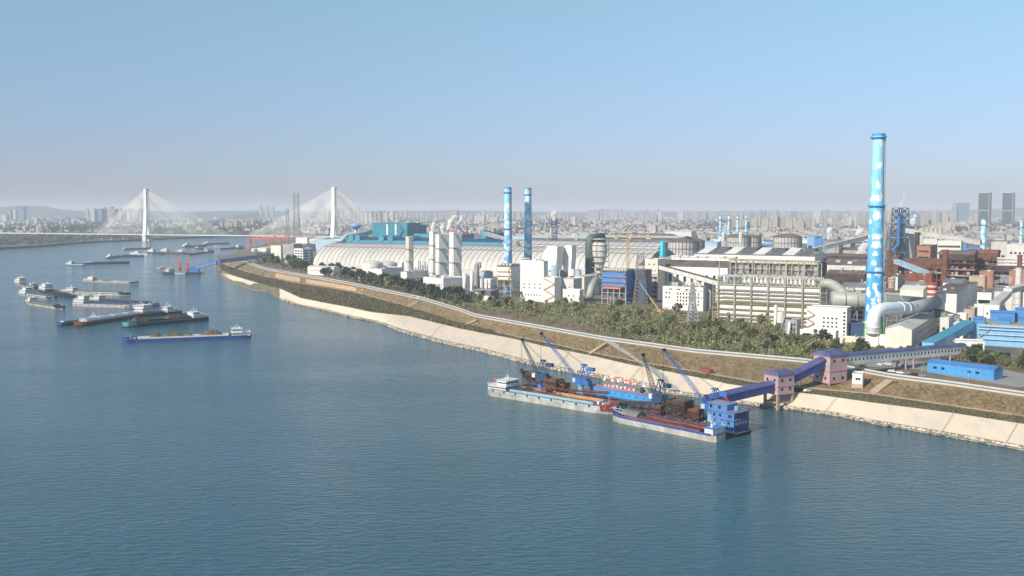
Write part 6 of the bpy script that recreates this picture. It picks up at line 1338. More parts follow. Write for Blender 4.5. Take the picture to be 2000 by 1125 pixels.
# ---- yellow tower crane, mobile crane, cyan spiral
def tower_crane():
    Y = 1330; p = D(1226, 540, Y); z0 = 12; zt = zat(463, Y) - z0; t = T('tower_crane', 'yellow tower crane standing before the right end of the barrel halls', 'crane', (p[0], Y, z0), radians(-8)); m = MB(); m.mast(0, 0, 0, zt, 3.2, 3.2, 18, .45); put(m, 'mast', 'yellowpale', t)
    j = MB(); j.truss((0, -.8, zt), (44, -.8, zt), 1.6, 18, .35); j.truss((0, .8, zt), (44, .8, zt), 1.6, 18, .35); put(j, 'jib', 'yellowpale', t); c = MB(); c.truss((-18, 0, zt), (0, 0, zt), 1.4, 7, .35); c.box(-18, -14, -1.5, 1.5, zt - 3, zt + .5); put(c, 'counter_jib', 'yellowpale', t)
    a = MB(); a.mast(0, 0, zt, zt + 8, 2.4, .5, 4, .35); a.beam((0, 0, zt + 8), (30, 0, zt + 1.6), .2); a.beam((0, 0, zt + 8), (-16, 0, zt + 1), .2); put(a, 'cat_head', 'yellowpale', t); cb = MB(); cb.box(1.5, 3.5, -3, -1.2, zt - 2.2, zt); put(cb, 'cab', 'white', t)
tower_crane()
def mobile_crane():
    p = P(1284, 612, 12); t = T('mobile_crane', 'yellow and blue telescopic crane with long boom raised to the left', 'crane', p, radians(175)); m = MB(); m.box(-6, 6, -1.4, 1.4, 1, 2.4); m.box(-3, 3, -1.4, 1.4, 2.4, 4.2); put(m, 'carrier', 'yellowpale', t)
    q = E_(1247, 553, p[1] + 2); l = sqrt((q[0] - p[0]) ** 2 + (q[2] - 15) ** 2); e = atan2(q[2] - 15, p[0] - q[0]); b = MB(); b.beam((-1, 0, 3.4), (-1 + l * .45 * cos(e), 0, 3.4 + l * .45 * sin(e)), 1.5); put(b, 'boom', 'yellowpale', t); b = MB(); b.beam((-1 + l * .45 * cos(e), 0, 3.4 + l * .45 * sin(e)), (-1 + l * cos(e), 0, 3.4 + l * sin(e)), .9); put(b, 'boom_tip', 'skyblue', t)
    for i in range(4):
        for y in (-1.3, 1.3): w_ = MB(); x = -4.5 + i * 3; w_.tube([(x, y - .3, .6), (x, y + .3, .6)], .6, 10); put(w_, 'wheel', 'tyre', t)
mobile_crane()
p = D(1293, 520, 1420); t = T('spiral_chimney', 'bright cyan spiral bladed pipe rising before the barrel hall end wall', 'pipe', (p[0], 1420, 12)); H_ = zat(471, 1420) - 12; m = MB(); m.cyl(0, 0, 0, H_, 2.6, n=14); put(m, 'pipe', 'cyan', t); m = MB()
for k in range(12): z = H_ * (.35 + .65 * k / 12); m.beam((-4.2, 0, z), (4.2, 0, z + 1.6), 1.3)
put(m, 'spiral_blade', 'cyan', t)
# ---- gas holders
for px, Y, pt, r, lb in ((1334, 1560, 472, 23, 'wide round grey gas holder with brown roof behind the barrel hall end'), (1442, 1900, 463, 22, 'round grey gas holder, middle of the three, behind the saw tooth mill'), (1466, 1960, 463, 19, 'round grey gas holder partly hidden behind the middle one'), (1537, 1850, 463, 25, 'round grey gas holder, rightmost, left of the blue shed'), (1357, 1800, 470, 16, 'dark gas holder tucked behind the wide round one')):
    tank(lb, px, 510, pt, r, 'paleroof' if r != 16 else 'grey', rings=5, Y=Y, name='gas_holder', rmat='brownroof', group='round gas holders')
for px, Y, lb in ((1412, 1800, 'first'), (1446, 1780, 'second')):
    t = pylon('cluttered pale distillation column in lattice, %s from the left by the gas holders' % lb, px, 510, 449, 12, 3, 6, b=.8, Y=Y, name='process_tower', mat='offwhite'); m = MB(); m.lathe(0, 0, [(2.5, 5), (2.5, 40), (3.5, 44), (3.5, 58), (1, 62)], 16); put(m, 'column', 'offwhite', t)
bldg('blue_shed_large', 'pale blue and blue striped shed right of the rightmost gas holder', 1576, 1590, 463, 490, Y=1900, ps=1604, wall='skyblue', roof='paleroof')
bldg('blue_shed_large', 'bright blue shed end wall beside the pale blue shed', 1590, 1605, 466, 490, Y=1880, dep=40, wall='blue', roof='paleroof')
for a, b, c, Y, mt, rf, lb in ((1365, 1400, 474, 2100, 'paleblue', 'paleblue', 'pale blue shed behind the gas holders, left one'), (1480, 1512, 476, 2000, 'blue', 'paleblue', 'blue roofed shed between the gas holders'), (1495, 1590, 491, 1650, 'grey', 'greyroof', 'long grey roofed shed in front of the rightmost gas holder'), (1375, 1395, 496, 1500, 'offwhite', 'brownroof', 'small white house right of the wide gas holder'), (1300, 1350, 452, 2900, 'offwhite', 'paleroof', 'white warehouse far behind the wide gas holder'),
    (1640, 1690, 488, 1500, 'grey', 'brownroof', 'grey brown shed left of the big painted chimney'), (1610, 1690, 500, 1400, 'rustdark', 'brownroof', 'dark rusty shed left of the big painted chimney'), (1615, 1690, 517, 1250, 'offwhite', 'brownroof', 'brown roofed cream shed behind the green duct'), (1612, 1688, 534, 1130, 'rustdark', 'brownroof', 'low dark shed with columns behind the green duct'), (1610, 1660, 472, 1750, 'grey', 'greyroof', 'grey shed behind the flare mast'), (1640, 1700, 560, 1000, 'offwhite', 'greyroof', 'low white long roof just behind the green duct'), (1626, 1700, 575, 950, 'offwhite', 'brownroof', 'brown topped white shed beneath the green duct')):
    bldg('works_shed', lb, a, b, c, c + 20, Y=Y, dep=40, wall=mt, roof=rf, rk='gable', rise=3, units=3)
# ---- right: rusty sinter and blast furnace works
bldg('rust_hall', 'dark red ribbed bin row below the long dark rusty hall', 1766, 1818, 534, 565, Y=1060, dep=20, wall='rustred', roof='rustdark', fw=((.02, .98, .02, .25, 10, 1, 2.5, 3),), units=5)
def openhall(label, pl, pr, pt, Y, dep, wall, roof, rk, fl, solid=.3, nb=9, seed=1, rise=4):
    h0 = zat(pt, Y); zs = lerp(h0, 12, solid); t, w, h, d = bldg('rust_hall', label, pl, pr, pt, 0, Y=Y, dep=dep, wall=wall, roof=roof, rk=rk, rise=rise, z0=zs, group='rusty open halls', over=.5); r = random.Random(seed); H_ = zs - 12
    m = MB()
    for i in range(nb + 1):
        for y in (.5, d / 2, d - .5): m.beam((lerp(-w / 2, w / 2, i / nb), y, 0), (lerp(-w / 2, w / 2, i / nb), y, -H_), .9)
        if i < nb and i % 2: m.beam((lerp(-w / 2, w / 2, i / nb), .3, 0), (lerp(-w / 2, w / 2, (i + 1) / nb), .3, -H_ / fl), .4)
    put(m, 'column_frame', wall, t)
    for k in range(fl):
        z = -H_ * (k + .6) / fl; m = MB(); m.box(-w / 2 - 1.5, w / 2 + 1.5, -1.5, d - 1, z, z + .6); m.beam((-w / 2 - 1.5, -1.5, z + 1.5), (w / 2 + 1.5, -1.5, z + 1.5), .3); put(m, 'floor_slab', ('steel', 'rust', 'pink', 'paleroof', 'rust')[(k + seed) % 5], t)
        for j in range(nb):
            if r.random() < .55:
                x = lerp(-w / 2, w / 2, (j + .5) / nb); m = MB(); q = w / nb * r.uniform(.2, .42); zz = z + .6; hh = H_ / fl * r.uniform(.35, .8)
                if r.random() < .6: m.box(x - q, x + q, 2, 2 + r.uniform(4, 10), zz, zz + hh)
                else: m.tube([(x - q, 3, zz + hh * .5), (x + q, 3, zz + hh * .5)], hh * .4, 9)
                put(m, 'machine', r.choice(['rust', 'rustred', 'rustdark', 'orangebrick', 'pink', 'darkgrey', 'beigebrick']), t)
    m = MB(); m.box(-w / 2, w / 2, d * .6, d * .65, -H_, 0); put(m, 'shade_backing', 'rustdark', t)  # dark sheet standing in for the shaded interior behind the frame
openhall('long brown barrel roofed open hall right of the tall red chimney', 1850, 1903, 496, 1260, 40, 'rustdark', 'brownroof', 'arch', 5, .16, 9, 1)
openhall('reddish barrel roofed open hall right of the long brown one', 1905, 1948, 494, 1290, 40, 'rust', 'rustred', 'arch', 4, .2, 7, 2)
openhall('wide rusty open frame hall left of the tall red chimney, below the orange brick house', 1768, 1846, 507, 1160, 34, 'rust', 'brownroof', 'flat', 4, .22, 12, 3)
openhall('rusty open frame hall left of the painted chimney under the flare mast', 1618, 1692, 512, 1270, 30, 'rustdark', 'brownroof', 'gable', 3, .25, 10, 4)
openhall('low dark open frame hall at the right edge behind the white pipes', 1945, 2040, 520, 1220, 30, 'rustdark', 'greyroof', 'flat', 3, .2, 10, 5)
for k in range(3): duct(('upper', 'middle', 'lower')[k] + ' long white pipeline crossing the rusty works at the right edge', [E_(1948, 505 + k * 6, 1260 - k * 20), E_(2040, 507 + k * 6, 1230 - k * 20)], 1.7, 'offwhite', n=10, supports=(.1, .5, .9))
bldg('orange_house', 'orange brick house with dark windows before the long pale conveyor', 1790, 1815, 481, 530, Y=1330, ps=1829, wall='orangebrick', roof='brownroof', fw=((.1, .9, .5, .95, 4, 3, 3, 2),))
bldg('orange_wall_hall', 'orange brown plated hall behind the pale blue sloping gallery', 1786, 1842, 512, 545, Y=1190, dep=20, wall='orangebrick', roof='brownroof', rk='flat')
bldg('screen_house', 'rusty brown screen house at the top of the pale blue sloping gallery', 1730, 1752, 502, 560, Y=1150, ps=1760, wall='rust', roof='brownroof', fw=((.2, .8, .6, .95, 1, 3, 1.6, 2.5),), units=2)
gallery('conveyor_gallery', 'pale blue sloping conveyor gallery in the rusty works', (*E_(1750, 512, 1120)[:2], zat(514, 1120)), (*E_(1810, 536, 1050)[:2], zat(538, 1050)), 6, 4, 'paleblue', 'paleblue', 'flat', bents=(.4, .9), bentmat='rustdark')
gallery('conveyor_gallery', 'long whitish conveyor gallery falling right from the blast furnace', (*E_(1770, 452, 1700)[:2], zat(454, 1700)), (*E_(1916, 476, 1620)[:2], zat(478, 1620)), 8, 7, 'paleroof', 'paleroof', 'flat', bents=(.15, .35, .55, .75, .95), ribs=20)
gallery('conveyor_gallery', 'long grey conveyor gallery rising right behind the big painted chimney', (*E_(1583, 492, 1650)[:2], zat(493, 1650)), (*E_(1712, 458, 1720)[:2], zat(462, 1720)), 7, 6, 'grey', 'paleroof', 'flat', bents=(.15, .4, .65, .9), ribs=14)
gallery('conveyor_gallery', 'beige conveyor gallery climbing at the right edge above the blue roofs', (*E_(1938, 604, 830)[:2], zat(606, 830)), (*E_(1968, 575, 900)[:2], zat(577, 900)), 7, 4, 'cream', 'paleroof', 'flat', bents=(.5,))
gallery('conveyor_gallery', 'beige conveyor gallery levelling out at the right edge above the blue roofs', (*E_(1968, 571, 900)[:2], zat(573, 900)), (*E_(2030, 555, 960)[:2], zat(557, 960)), 7, 4, 'cream', 'paleroof', 'flat', bents=(.3, .8))
gallery('conveyor_gallery', 'grey boxy conveyor gallery sloping down between the cream halls', (*E_(1798, 606, 850)[:2], zat(608, 850)), (*E_(1868, 622, 790)[:2], zat(630, 790)), 6, 5.5, 'grey', 'brownroof', 'flat', bents=(.1, .7))
def furnace():
    Y = 1800; p = D(1756, 500, Y); t = T('blast_furnace', 'tall blue grey lattice blast furnace tower with steam on top', 'tower', (p[0], Y, 12), .3); H_ = zat(406, Y) - 12
    m = MB(); m.mast(0, 0, 0, H_, 22, 19, 9, .9); put(m, 'lattice_frame', 'navy', t)
    m = MB(); m.lathe(0, 0, [(9, 0), (9, 20), (11, 30), (6, 52), (4, 60)], 20); put(m, 'furnace_shell', 'rustdark', t)
    for k in range(8): m = MB(); z = H_ * (k + 1) / 8 - 1; m.box(-11, 11, -11, 11, z, z + .7) if k % 2 else m.box(-6, 11, -6, 11, z, z + .7); put(m, 'platform', 'paleblue', t)
    for x, y, r in ((-4, -4, 1.8), (4, -6, 1.6), (7, 3, 2.)): m = MB(); m.tube([(x, y, 20), (x, y, H_ * .8), (x * .2, y * .2, H_ * .92)], r, 10); put(m, 'uptake_pipe', 'skyblue', t)
    m = MB(); m.tube([(11, -8, H_ * .92), (11, -8, 50), (17, -10, 20), (17, -10, 4)], 2.6, 12); put(m, 'downcomer', 'steel', t)
    m = MB(); m.tube([(-11, -11, H_ * .86), (-11.5, -11.5, H_ * .38)], 2.4, 4, a0=pi / 4); m.tube([(-11.5, -11.5, H_ * .38), (-48, -20, 8)], 2.2, 4, a0=pi / 4); put(m, 'skip_bridge', 'blue', t)
furnace()
for px, Y, pt, lb in ((1773, 1820, 442, 'pale hot stove column right of the blast furnace, first'), (1779, 1825, 444, 'pale hot stove column right of the blast furnace, second'), (1725, 1830, 446, 'pale hot stove column left of the blast furnace')): tank(lb, px, 500, pt, 5, 'offwhite', Y=Y, name='hot_stove')
for i, px in enumerate((1800, 1808, 1817, 1826, 1834)): tank(('first', 'second', 'third', 'fourth', 'fifth')[i] + ' of five pale round bins above the long whitish conveyor', px, 490, 446, 5.5, 'paleroof', Y=1900, name='storage_bin', roof='flat')
bldg('white_frame_plant', 'white framed gas cleaning plant under the long whitish conveyor', 1830, 1875, 471, 505, Y=1480, dep=25, wall='cream', roof='rust', fw=((.03, .97, .05, .95, 9, 5, 3, 3),), units=8)
bldg('white_frame_plant', 'second white framed plant left of the first under the long conveyor', 1803, 1828, 468, 490, Y=1560, dep=20, wall='offwhite', roof='grey', fw=((.03, .97, .1, .9, 6, 3, 3, 3),), units=5)
bldg('blue_block', 'small blue block at the foot of the right painted chimney', 1874, 1886, 478, 500, Y=1600, dep=15, wall='blue', roof='paleroof')
bldg('blue_block', 'long low blue shed at the foot of the right painted chimney', 1886, 1915, 485, 500, Y=1590, dep=15, wall='blue', roof='blue')
bldg('grey_plant_block', 'pale grey plant block with conveyors at the right edge', 1965, 2060, 478, 520, Y=1500, dep=60, wall='offwhite', roof='paleroof', units=8, fw=((.05, .5, .3, .9, 5, 2, 3, 3),))
bldg('grey_plant_block', 'pale grey transfer block right of the right painted chimney', 1935, 1965, 474, 500, Y=1600, dep=30, wall='paleroof', roof='paleroof', units=2)
# white and brown halls between chimney and blue works
HB = [('grey_hall', 'grey long shed with white panels behind the big painted chimney', 1722, 1800, 570, 598, None, 'grey', 'brownroof', 980, 30, ((.02, .98, .2, .8, 10, 1, 3, 4),)),
      ('cream_gable_hall', 'cream gabled hall left of the banded stack', 1757, 1802, 565, 600, None, 'cream', 'cream', 960, 40, ()),
      ('white_hall', 'large white hall with brown roof right of the banded stack', 1822, 1867, 572, 605, 1908, 'white', 'brownroof', 905, 40, ()),
      ('white_hall', 'white two storey block above the brown roofed hall', 1841, 1878, 552, 580, 1890, 'white', 'greyroof', 1000, 20, ((.2, .7, .3, .8, 2, 2, 2, 2),)),
      ('white_hall', 'white and grey house right of the squat beige chimney', 1740, 1752, 540, 570, 1766, 'white', 'brownroof', 1080, 20, ((.2, .8, .3, .8, 1, 2, 2, 2),)),
      ('white_hall', 'long low white wall building in the rusty works', 1766, 1812, 556, 568, None, 'white', 'greyroof', 1050, 15, ((.05, .9, .3, .7, 6, 1, 2, 2),)),
      ('white_hall', 'white shed with grey pilasters right of the large white hall', 1908, 1935, 570, 592, None, 'white', 'brownroof', 960, 30, ((.1, .9, .2, .8, 3, 1, 4, 7),)),
      ('white_hall', 'white shed under the beige climbing conveyor', 1935, 2010, 568, 590, None, 'offwhite', 'greyroof', 1000, 30, ()),
      ('brick_house', 'orange brick house amid the steam at the right edge', 1970, 2010, 530, 555, None, 'orangebrick', 'brownroof', 1080, 25, ((.2, .8, .3, .7, 3, 1, 2, 3),)),
      ('brick_house', 'low orange brick building left of the steam at right', 1912, 1938, 531, 555, None, 'orangebrick', 'brownroof', 1100, 20, ()),
      ('brick_house', 'beige brick settling house below the brown barrel halls', 1892, 1922, 541, 560, None, 'beigebrick', 'rustdark', 1060, 20, ((.1, .9, .2, .8, 6, 2, 2, 1.6),)),
      ('small_works_house', 'small white house left of the light blue works, upper one', 1868, 1886, 614, 640, None, 'white', 'brownroof', 800, 10, ((.3, .8, .3, .8, 1, 1, 2, 3),)),
      ('small_works_house', 'beige windowed house left of the light blue works', 1882, 1902, 605, 625, 1908, 'beigebrick', 'brownroof', 850, 10, ((.3, .9, .3, .7, 1, 1, 2, 3),)),
      ('small_works_house', 'white block where the beige conveyor lands beside the blue roofs', 1921, 1950, 597, 625, None, 'white', 'brownroof', 830, 12, ((.1, .9, .6, .8, 3, 1, 1.5, 1.5),)),
      ('small_works_house', 'white cabin above the blue roofs', 1902, 1920, 596, 612, None, 'white', 'greyroof', 880, 10, ()),
      ('small_works_house', 'grey and white lower house below the sloping boxy gallery', 1835, 1852, 622, 648, 1862, 'offwhite', 'paleroof', 760, 12, ((.2, .7, .2, .7, 1, 2, 2, 2),)),
      ('small_works_house', 'white low house between the sky blue gallery and the cream hall', 1850, 1880, 632, 655, None, 'white', 'paleroof', 765, 12, ()),
      ('small_works_house', 'curved grey filter house behind the cream hall', 1762, 1800, 612, 640, None, 'grey', 'paleroof', 835, 25, ((.1, .9, .2, .8, 6, 2, 2, 2),)),
      ('small_works_house', 'white annex with open frame left of the painted chimney foot', 1656, 1684, 600, 640, None, 'offwhite', 'white', 830, 12, ((.05, .95, .1, .9, 4, 4, 3, 2.5),)),
      ('small_works_house', 'dark blue grey low building between the white block and the chimney', 1660, 1690, 632, 655, None, 'navy', 'greyroof', 790, 12, ()),
      ('low_wall_house', 'low cream works house behind the white framed shed', 1640, 1690, 659, 668, None, 'cream', 'paleroof', 745, 5, ())]
for nm, lb, a, b, c, d_, ps, wl, rf, Y, dp, fw in HB: bldg(nm, lb, a, b, c, d_, ps=ps, Y=Y, dep=dp, wall=wl, roof=rf, rk='gable' if 'hall' in nm else 'flat', rise=2.5, fw=fw, units=2)
# generic pipe racks and small plant, told apart only by where they stand
r_ = random.Random(99)
LM = [(1390, 'by the wide gas holder'), (1450, 'by the thin painted chimneys'), (1500, 'between the gas holders'), (1560, 'before the rightmost gas holder'), (1605, 'by the blue striped shed'), (1640, 'by the flare mast'), (1690, 'left of the tall painted chimney'), (1745, 'just right of the painted chimney'), (1790, 'by the pale blue gallery'), (1830, 'left of the tall red chimney'), (1870, 'right of the tall red chimney'), (1910, 'by the brown barrel hall'), (1950, 'by the reddish barrel hall'), (1980, 'by the brown stacks'), (9999, 'at the right edge')]
def spot(px, py, lo, hi):
    w = [b for a, b in LM if px <= a][0]; t = (py - lo) / (hi - lo); return '%s, %s' % (w, 'front row' if t > .75 else 'middle row' if t > .5 else 'third row' if t > .25 else 'rear row')
CN = {'rust': 'rust brown', 'rustdark': 'dark brown', 'brownroof': 'dull brown', 'rustred': 'red brown', 'grey': 'grey', 'offwhite': 'off white', 'white': 'white', 'cream': 'cream', 'paleblue': 'pale blue', 'skyblue': 'sky blue', 'greyroof': 'grey', 'paleroof': 'pale', 'steel': 'steel grey', 'yellowsteel': 'dull yellow'}
def rack(px, py, L, ang, mat, label, grp):
    p = P(px, py, 12); t = T('pipe_rack', label, 'pipe rack', p, ang, grp); n = max(2, int(L / 9)); hh = r_.uniform(6, 12); m = MB()
    for i in range(n + 1):
        x = L * i / n; m.beam((x, -1.5, 0), (x, -1.5, hh), .5); m.beam((x, 1.5, 0), (x, 1.5, hh), .5); m.beam((x, -2, hh), (x, 2, hh), .4); m.beam((x, -2, hh * .7), (x, 2, hh * .7), .35)
    put(m, 'frame', mat, t)
    for k in range(3): m = MB(); m.tube([(0, -1.3 + k * 1.3, hh + .6), (L, -1.3 + k * 1.3, hh + .6)], r_.uniform(.3, .7), 7); put(m, 'pipe', r_.choice(['offwhite', 'steel', 'rust', 'paleroof', 'grey']), t)
for i in range(46):
    px = r_.uniform(1620, 2010); py = r_.uniform(502, 600); old = py < 565
    if 1680 < px < 1725 or (1815 < px < 1825): continue
    rack(px, py, r_.uniform(20, 60), ANG + (pi / 2 if r_.random() < .35 else 0), 'rustdark' if old else 'steel', ('rusty pipe rack ' if old else 'grey pipe rack ') + spot(px, py, 502, 600), 'pipe racks in the rusty works' if old else 'pipe racks between the white works buildings')
for i in range(70):
    px = r_.uniform(1610, 2010); py = r_.uniform(488, 560)
    if 1685 < px < 1722: continue
    w_ = r_.uniform(8, 38)
    wc = r_.choice(['rust', 'rustdark', 'brownroof', 'rustred', 'grey', 'rustdark', 'offwhite']); rc = r_.choice(['brownroof', 'rustdark', 'greyroof', 'paleroof']); bldg('small_plant_shed', 'small %s shed with %s roof %s' % (CN[wc], CN[rc], spot(px, py, 488, 560)), px, px + w_, py - r_.uniform(5, 13), py, dep=r_.uniform(8, 22), wall=wc, roof=rc, rk=r_.choice(['flat', 'gable', 'shed']), rise=2, over=.2, group='small sheds in the rusty works', units=1)
for i in range(34):
    px = r_.uniform(1620, 2005); py = r_.uniform(575, 640)
    if 1685 < px < 1725 or px > 1890 and py > 600 or 1728 < px < 1830 and py > 620: continue
    wc = r_.choice(['white', 'offwhite', 'cream', 'grey']); rc = r_.choice(['greyroof', 'paleroof', 'brownroof']); bldg('small_plant_shed', 'little %s cabin with %s roof %s' % (CN[wc], CN[rc], spot(px, py, 575, 640)), px, px + r_.uniform(8, 28), py - r_.uniform(6, 13), py, dep=r_.uniform(6, 14), wall=wc, roof=rc, over=.2, group='small pale sheds in the white works', units=1)
for i in range(40):
    px = r_.uniform(1335, 1700); py = r_.uniform(470, 500)
    wc = r_.choice(['white', 'offwhite', 'paleblue', 'grey', 'skyblue', 'cream']); rc = r_.choice(['greyroof', 'paleroof', 'brownroof']); bldg('small_plant_shed', 'far %s shed with %s roof %s' % (CN[wc], CN[rc], spot(px, py, 470, 500)), px, px + r_.uniform(8, 34), py - r_.uniform(3, 8), py, dep=r_.uniform(10, 30), wall=wc, roof=rc, rk=r_.choice(['flat', 'gable']), rise=2, over=.2, group='small sheds around the gas holders', units=1)
for i in range(26):
    px = r_.uniform(985, 1620); py = r_.uniform(540, 585) if px < 1250 else r_.uniform(500, 560)
    tank('small steel vessel standing in the middle works', px, py, py - r_.uniform(10, 26), r_.uniform(1., 3.), r_.choice(['steel', 'offwhite', 'grey', 'yellowsteel']), name='vessel', n=14, group='small vessels in the middle works')
# ================================================================ CITY
CITYN = 0
for nm, c, st in (('tw_beige', (.42, .365, .3), 1), ('tw_white', (.5, .465, .42), 1), ('tw_grey', (.3, .3, .31), 1), ('tw_pink', (.38, .3, .27), 1), ('tw_blue', (.12, .2, .3), 1), ('tw_tan', (.34, .305, .265), 1)):
    M(nm, c, .8, var=.06, scale=.02, streak=0, stripes=[(2, 3.2, .4, .62), (0, 7., .25, .8)])
TWM = {}
def towermesh(kind, w, d, h):
    """apartment tower with recessed bays and a roof house"""
    key = (kind, round(w / 4), round(d / 4), round(h / 6))
    if key in TWM: return TWM[key]
    w, d, h = key[1] * 4, key[2] * 4, key[3] * 6; m = MB(); nb = max(1, int(w / 13))
    m.box(-w / 2 + .8, w / 2 - .8, 1.5, d - 1.5, 0, h)
    for i in range(nb):
        x0 = -w / 2 + w * i / nb; x1 = -w / 2 + w * (i + 1) / nb; q = (x1 - x0) * .28
        m.box(x0 + .1, x0 + q, 0, d, 0, h - 1); m.box(x1 - q, x1 - .1, 0, d, 0, h - 1)
        m.box(x0 + q + .6, x1 - q - .6, d * .3, d * .7, h, h + 5)
    m.box(-w / 2, w / 2, .8, d - .8, h - 1.01, h + .9)
    me = bpy.data.meshes.new('tower_body'); me.from_pydata(m.v, [], m.f); TWM[key] = me; return me
def tower(px, pyb, pyt, wpx, mat, label, grp, dep=None, ang=None, name='apartment_tower', z0=12, Y=None, cat='tower block'):
    global CITYN
    p = P(px, pyb, z0) if Y is None else (D(px, pyb, Y)[0], Y, z0); h = max(8, zat(pyt, p[1]) - z0); w = max(8, wpx * p[1] / F); d = dep or max(12, min(w * .8, 30)); me = towermesh(mat, w, d, h)
    if not me.materials: me.materials.append(MC[mat])
    o = bpy.data.objects.new(name, me); COL.objects.link(o); o.location = p; o.rotation_euler = (0, 0, ANG * .8 if ang is None else ang); tag(o, label, cat, grp); CITYN += 1; return o
r_ = random.Random(21)
def cluster(what, x0, x1, n, pyb, top, wpx, mats, jit=1., jt=2.):
    xs = sorted(x0 + (x1 - x0) * (i + .5 + r_.uniform(-.3, .3)) / n for i in range(n))
    for i, x in enumerate(xs):
        tower(x, pyb + r_.uniform(-jit, jit), top + r_.uniform(-jt, jt), wpx * r_.uniform(.8, 1.25), r_.choice(mats), '%s tower from the left %s' % (ORD[i], what), 'towers ' + what)
T3 = ['tw_beige', 'tw_white', 'tw_tan']; TG = ['tw_grey', 'tw_tan', 'tw_white']
for x, b, t_, w, m, lb in ((38, 433, 405, 24, 'tw_blue', 'broad blue grey glass tower block on the far left bank'), (18, 433, 411, 9, 'tw_grey', 'slim grey tower left of the broad blue grey block'), (7, 434, 420, 16, 'tw_white', 'pale cream low block at the far left edge'), (28, 433, 410, 7, 'tw_white', 'slim pale tower beside the broad blue grey block'), (181, 436, 408, 10, 'tw_white', 'pale twin slab tower left of the left bridge pylon'), (195, 436, 408, 12, 'tw_blue', 'blue grey slab tower left of the left bridge pylon'), (169, 427, 406, 6, 'tw_pink', 'thin brownish tower behind the pale twin slab'),
                        (1922, 446, 377, 32, 'glassgreen', 'dark glass twin skyscraper at right, left one'), (1968, 447, 377, 31, 'glassgreen', 'dark glass twin skyscraper at right, right one'), (1877, 435, 397, 29, 'tw_blue', 'broad blue glass slab left of the dark twin skyscrapers'), (1863, 435, 399, 10, 'tw_grey', 'pale edge tower joined to the broad blue glass slab'), (508, 425, 402, 7, 'tw_grey', 'grey round tower, left of three behind the bridge span'), (520, 425, 402, 7, 'tw_grey', 'grey round tower, middle of three behind the bridge span'), (531, 425, 403, 7, 'tw_grey', 'grey round tower, right of three behind the bridge span'),
                        (882, 436, 412, 24, 'tw_tan', 'group block of brownish towers behind the steam'), (936, 438, 421, 22, 'tw_white', 'broad pale office block left of the mid chimneys'), (963, 438, 424, 18, 'tw_white', 'lower pale block left of the mid chimneys'), (1158, 430, 411, 25, 'tw_tan', 'brownish slab group behind the white furnace hoods'), (1275, 437, 421, 15, 'tw_grey', 'grey square block above the cyan pipe'), (1288, 435, 414, 9, 'tw_white', 'pale slim tower right of the grey square block'), (1330, 433, 416, 10, 'tw_white', 'pale blocky tower before the long row of towers'), (1595, 440, 412, 15, 'tw_white', 'broad cream tower left of the big painted chimney'), (1672, 444, 413, 8, 'tw_beige', 'tall cream tower pair left of the big painted chimney, left one'), (1681, 444, 412, 7, 'tw_beige', 'tall cream tower pair left of the big painted chimney, right one'), (1640, 450, 433, 10, 'tw_pink', 'orange brick tower behind the flare mast'), (1272, 458, 441, 18, 'tw_white', 'cream office block behind the dark mill roofs'), (1120, 444, 424, 8, 'tw_white', 'white slab behind the furnace hoods'), (1162, 444, 432, 6, 'tw_white', 'cream tower house behind the furnace hoods'),
                        (1905, 455, 443, 12, 'tw_beige', 'cream apartment tower below the dark twin skyscrapers'), (1560, 456, 434, 18, 'tw_beige', 'cream arched apartment block right of the cream tower row')):
    if m == 'glassgreen':
        p = P(x, b, 12); h = zat(t_, p[1]) - 12; w_ = w * p[1] / F * .62; t = T('skyscraper', lb, 'tower', p, radians(-38), 'dark twin skyscrapers'); mm = MB(); mm.prism([(-w_ / 2, -w_ / 2), (w_ / 2, -w_ / 2), (w_ / 2, w_ / 2), (-w_ / 2, w_ / 2)], 0, h); put(mm, 'glass_facade', 'glassgreen', t); mm = MB(); mm.box(-w_ / 2 - .6, w_ / 2 + .6, -w_ / 2 - .6, w_ / 2 + .6, h, h + 3); mm.box(-w_ * .3, w_ * .3, -w_ * .3, w_ * .3, h + 3, h + 7); put(mm, 'crown', 'steel', t); mm = MB(); mm.box(-w_ / 2 - .5, -w_ / 2 + 1.5, -w_ / 2 - .5, -w_ / 2 + 1.5, 0, h); mm.box(w_ / 2 - 1.5, w_ / 2 + .5, -w_ / 2 - .5, -w_ / 2 + 1.5, 0, h); mm.box(-w_ / 2 - .4, w_ / 2 + .4, -w_ / 2 - .4, w_ / 2 + .4, h * .5, h * .5 + 3); put(mm, 'corner_strip', 'tw_white', t); continue
    tower(x, b, t_, w, m, lb, None, name='tower_block')
cluster('behind the left bridge pylon', 202, 282, 14, 435, 408, 7, TG, 1, 4)
cluster('low on the far left bank', 50, 165, 16, 436, 428, 7, ['tw_white', 'tw_blue', 'tw_grey', 'tw_tan'], 1, 3)
cluster('behind the middle of the bridge', 430, 495, 10, 448, 434, 8, ['tw_grey', 'tw_tan', 'tw_pink'], 1, 2)
cluster('behind the right bridge pylon', 628, 700, 12, 428, 408, 6, TG, 1, 4)
cluster('right of the right bridge pylon', 700, 768, 16, 440, 418, 6, TG, 3, 6)
cluster('above the teal works', 770, 870, 12, 428, 415, 5, ['tw_grey', 'tw_tan'], 1, 4)
cluster('between the steam and the mid chimneys', 905, 985, 10, 430, 416, 6, ['tw_grey', 'tw_pink', 'tw_white'], 2, 4)
cluster('between the two mid chimneys', 998, 1024, 4, 430, 416, 6, ['tw_pink', 'tw_grey'], 1, 2)
cluster('behind the steaming lattice tower', 1060, 1116, 9, 434, 418, 5, T3, 2, 2)
cluster('right of the furnace hoods on the skyline', 1172, 1300, 18, 425, 411, 6, ['tw_grey', 'tw_tan', 'tw_blue', 'tw_grey'], 2, 3)
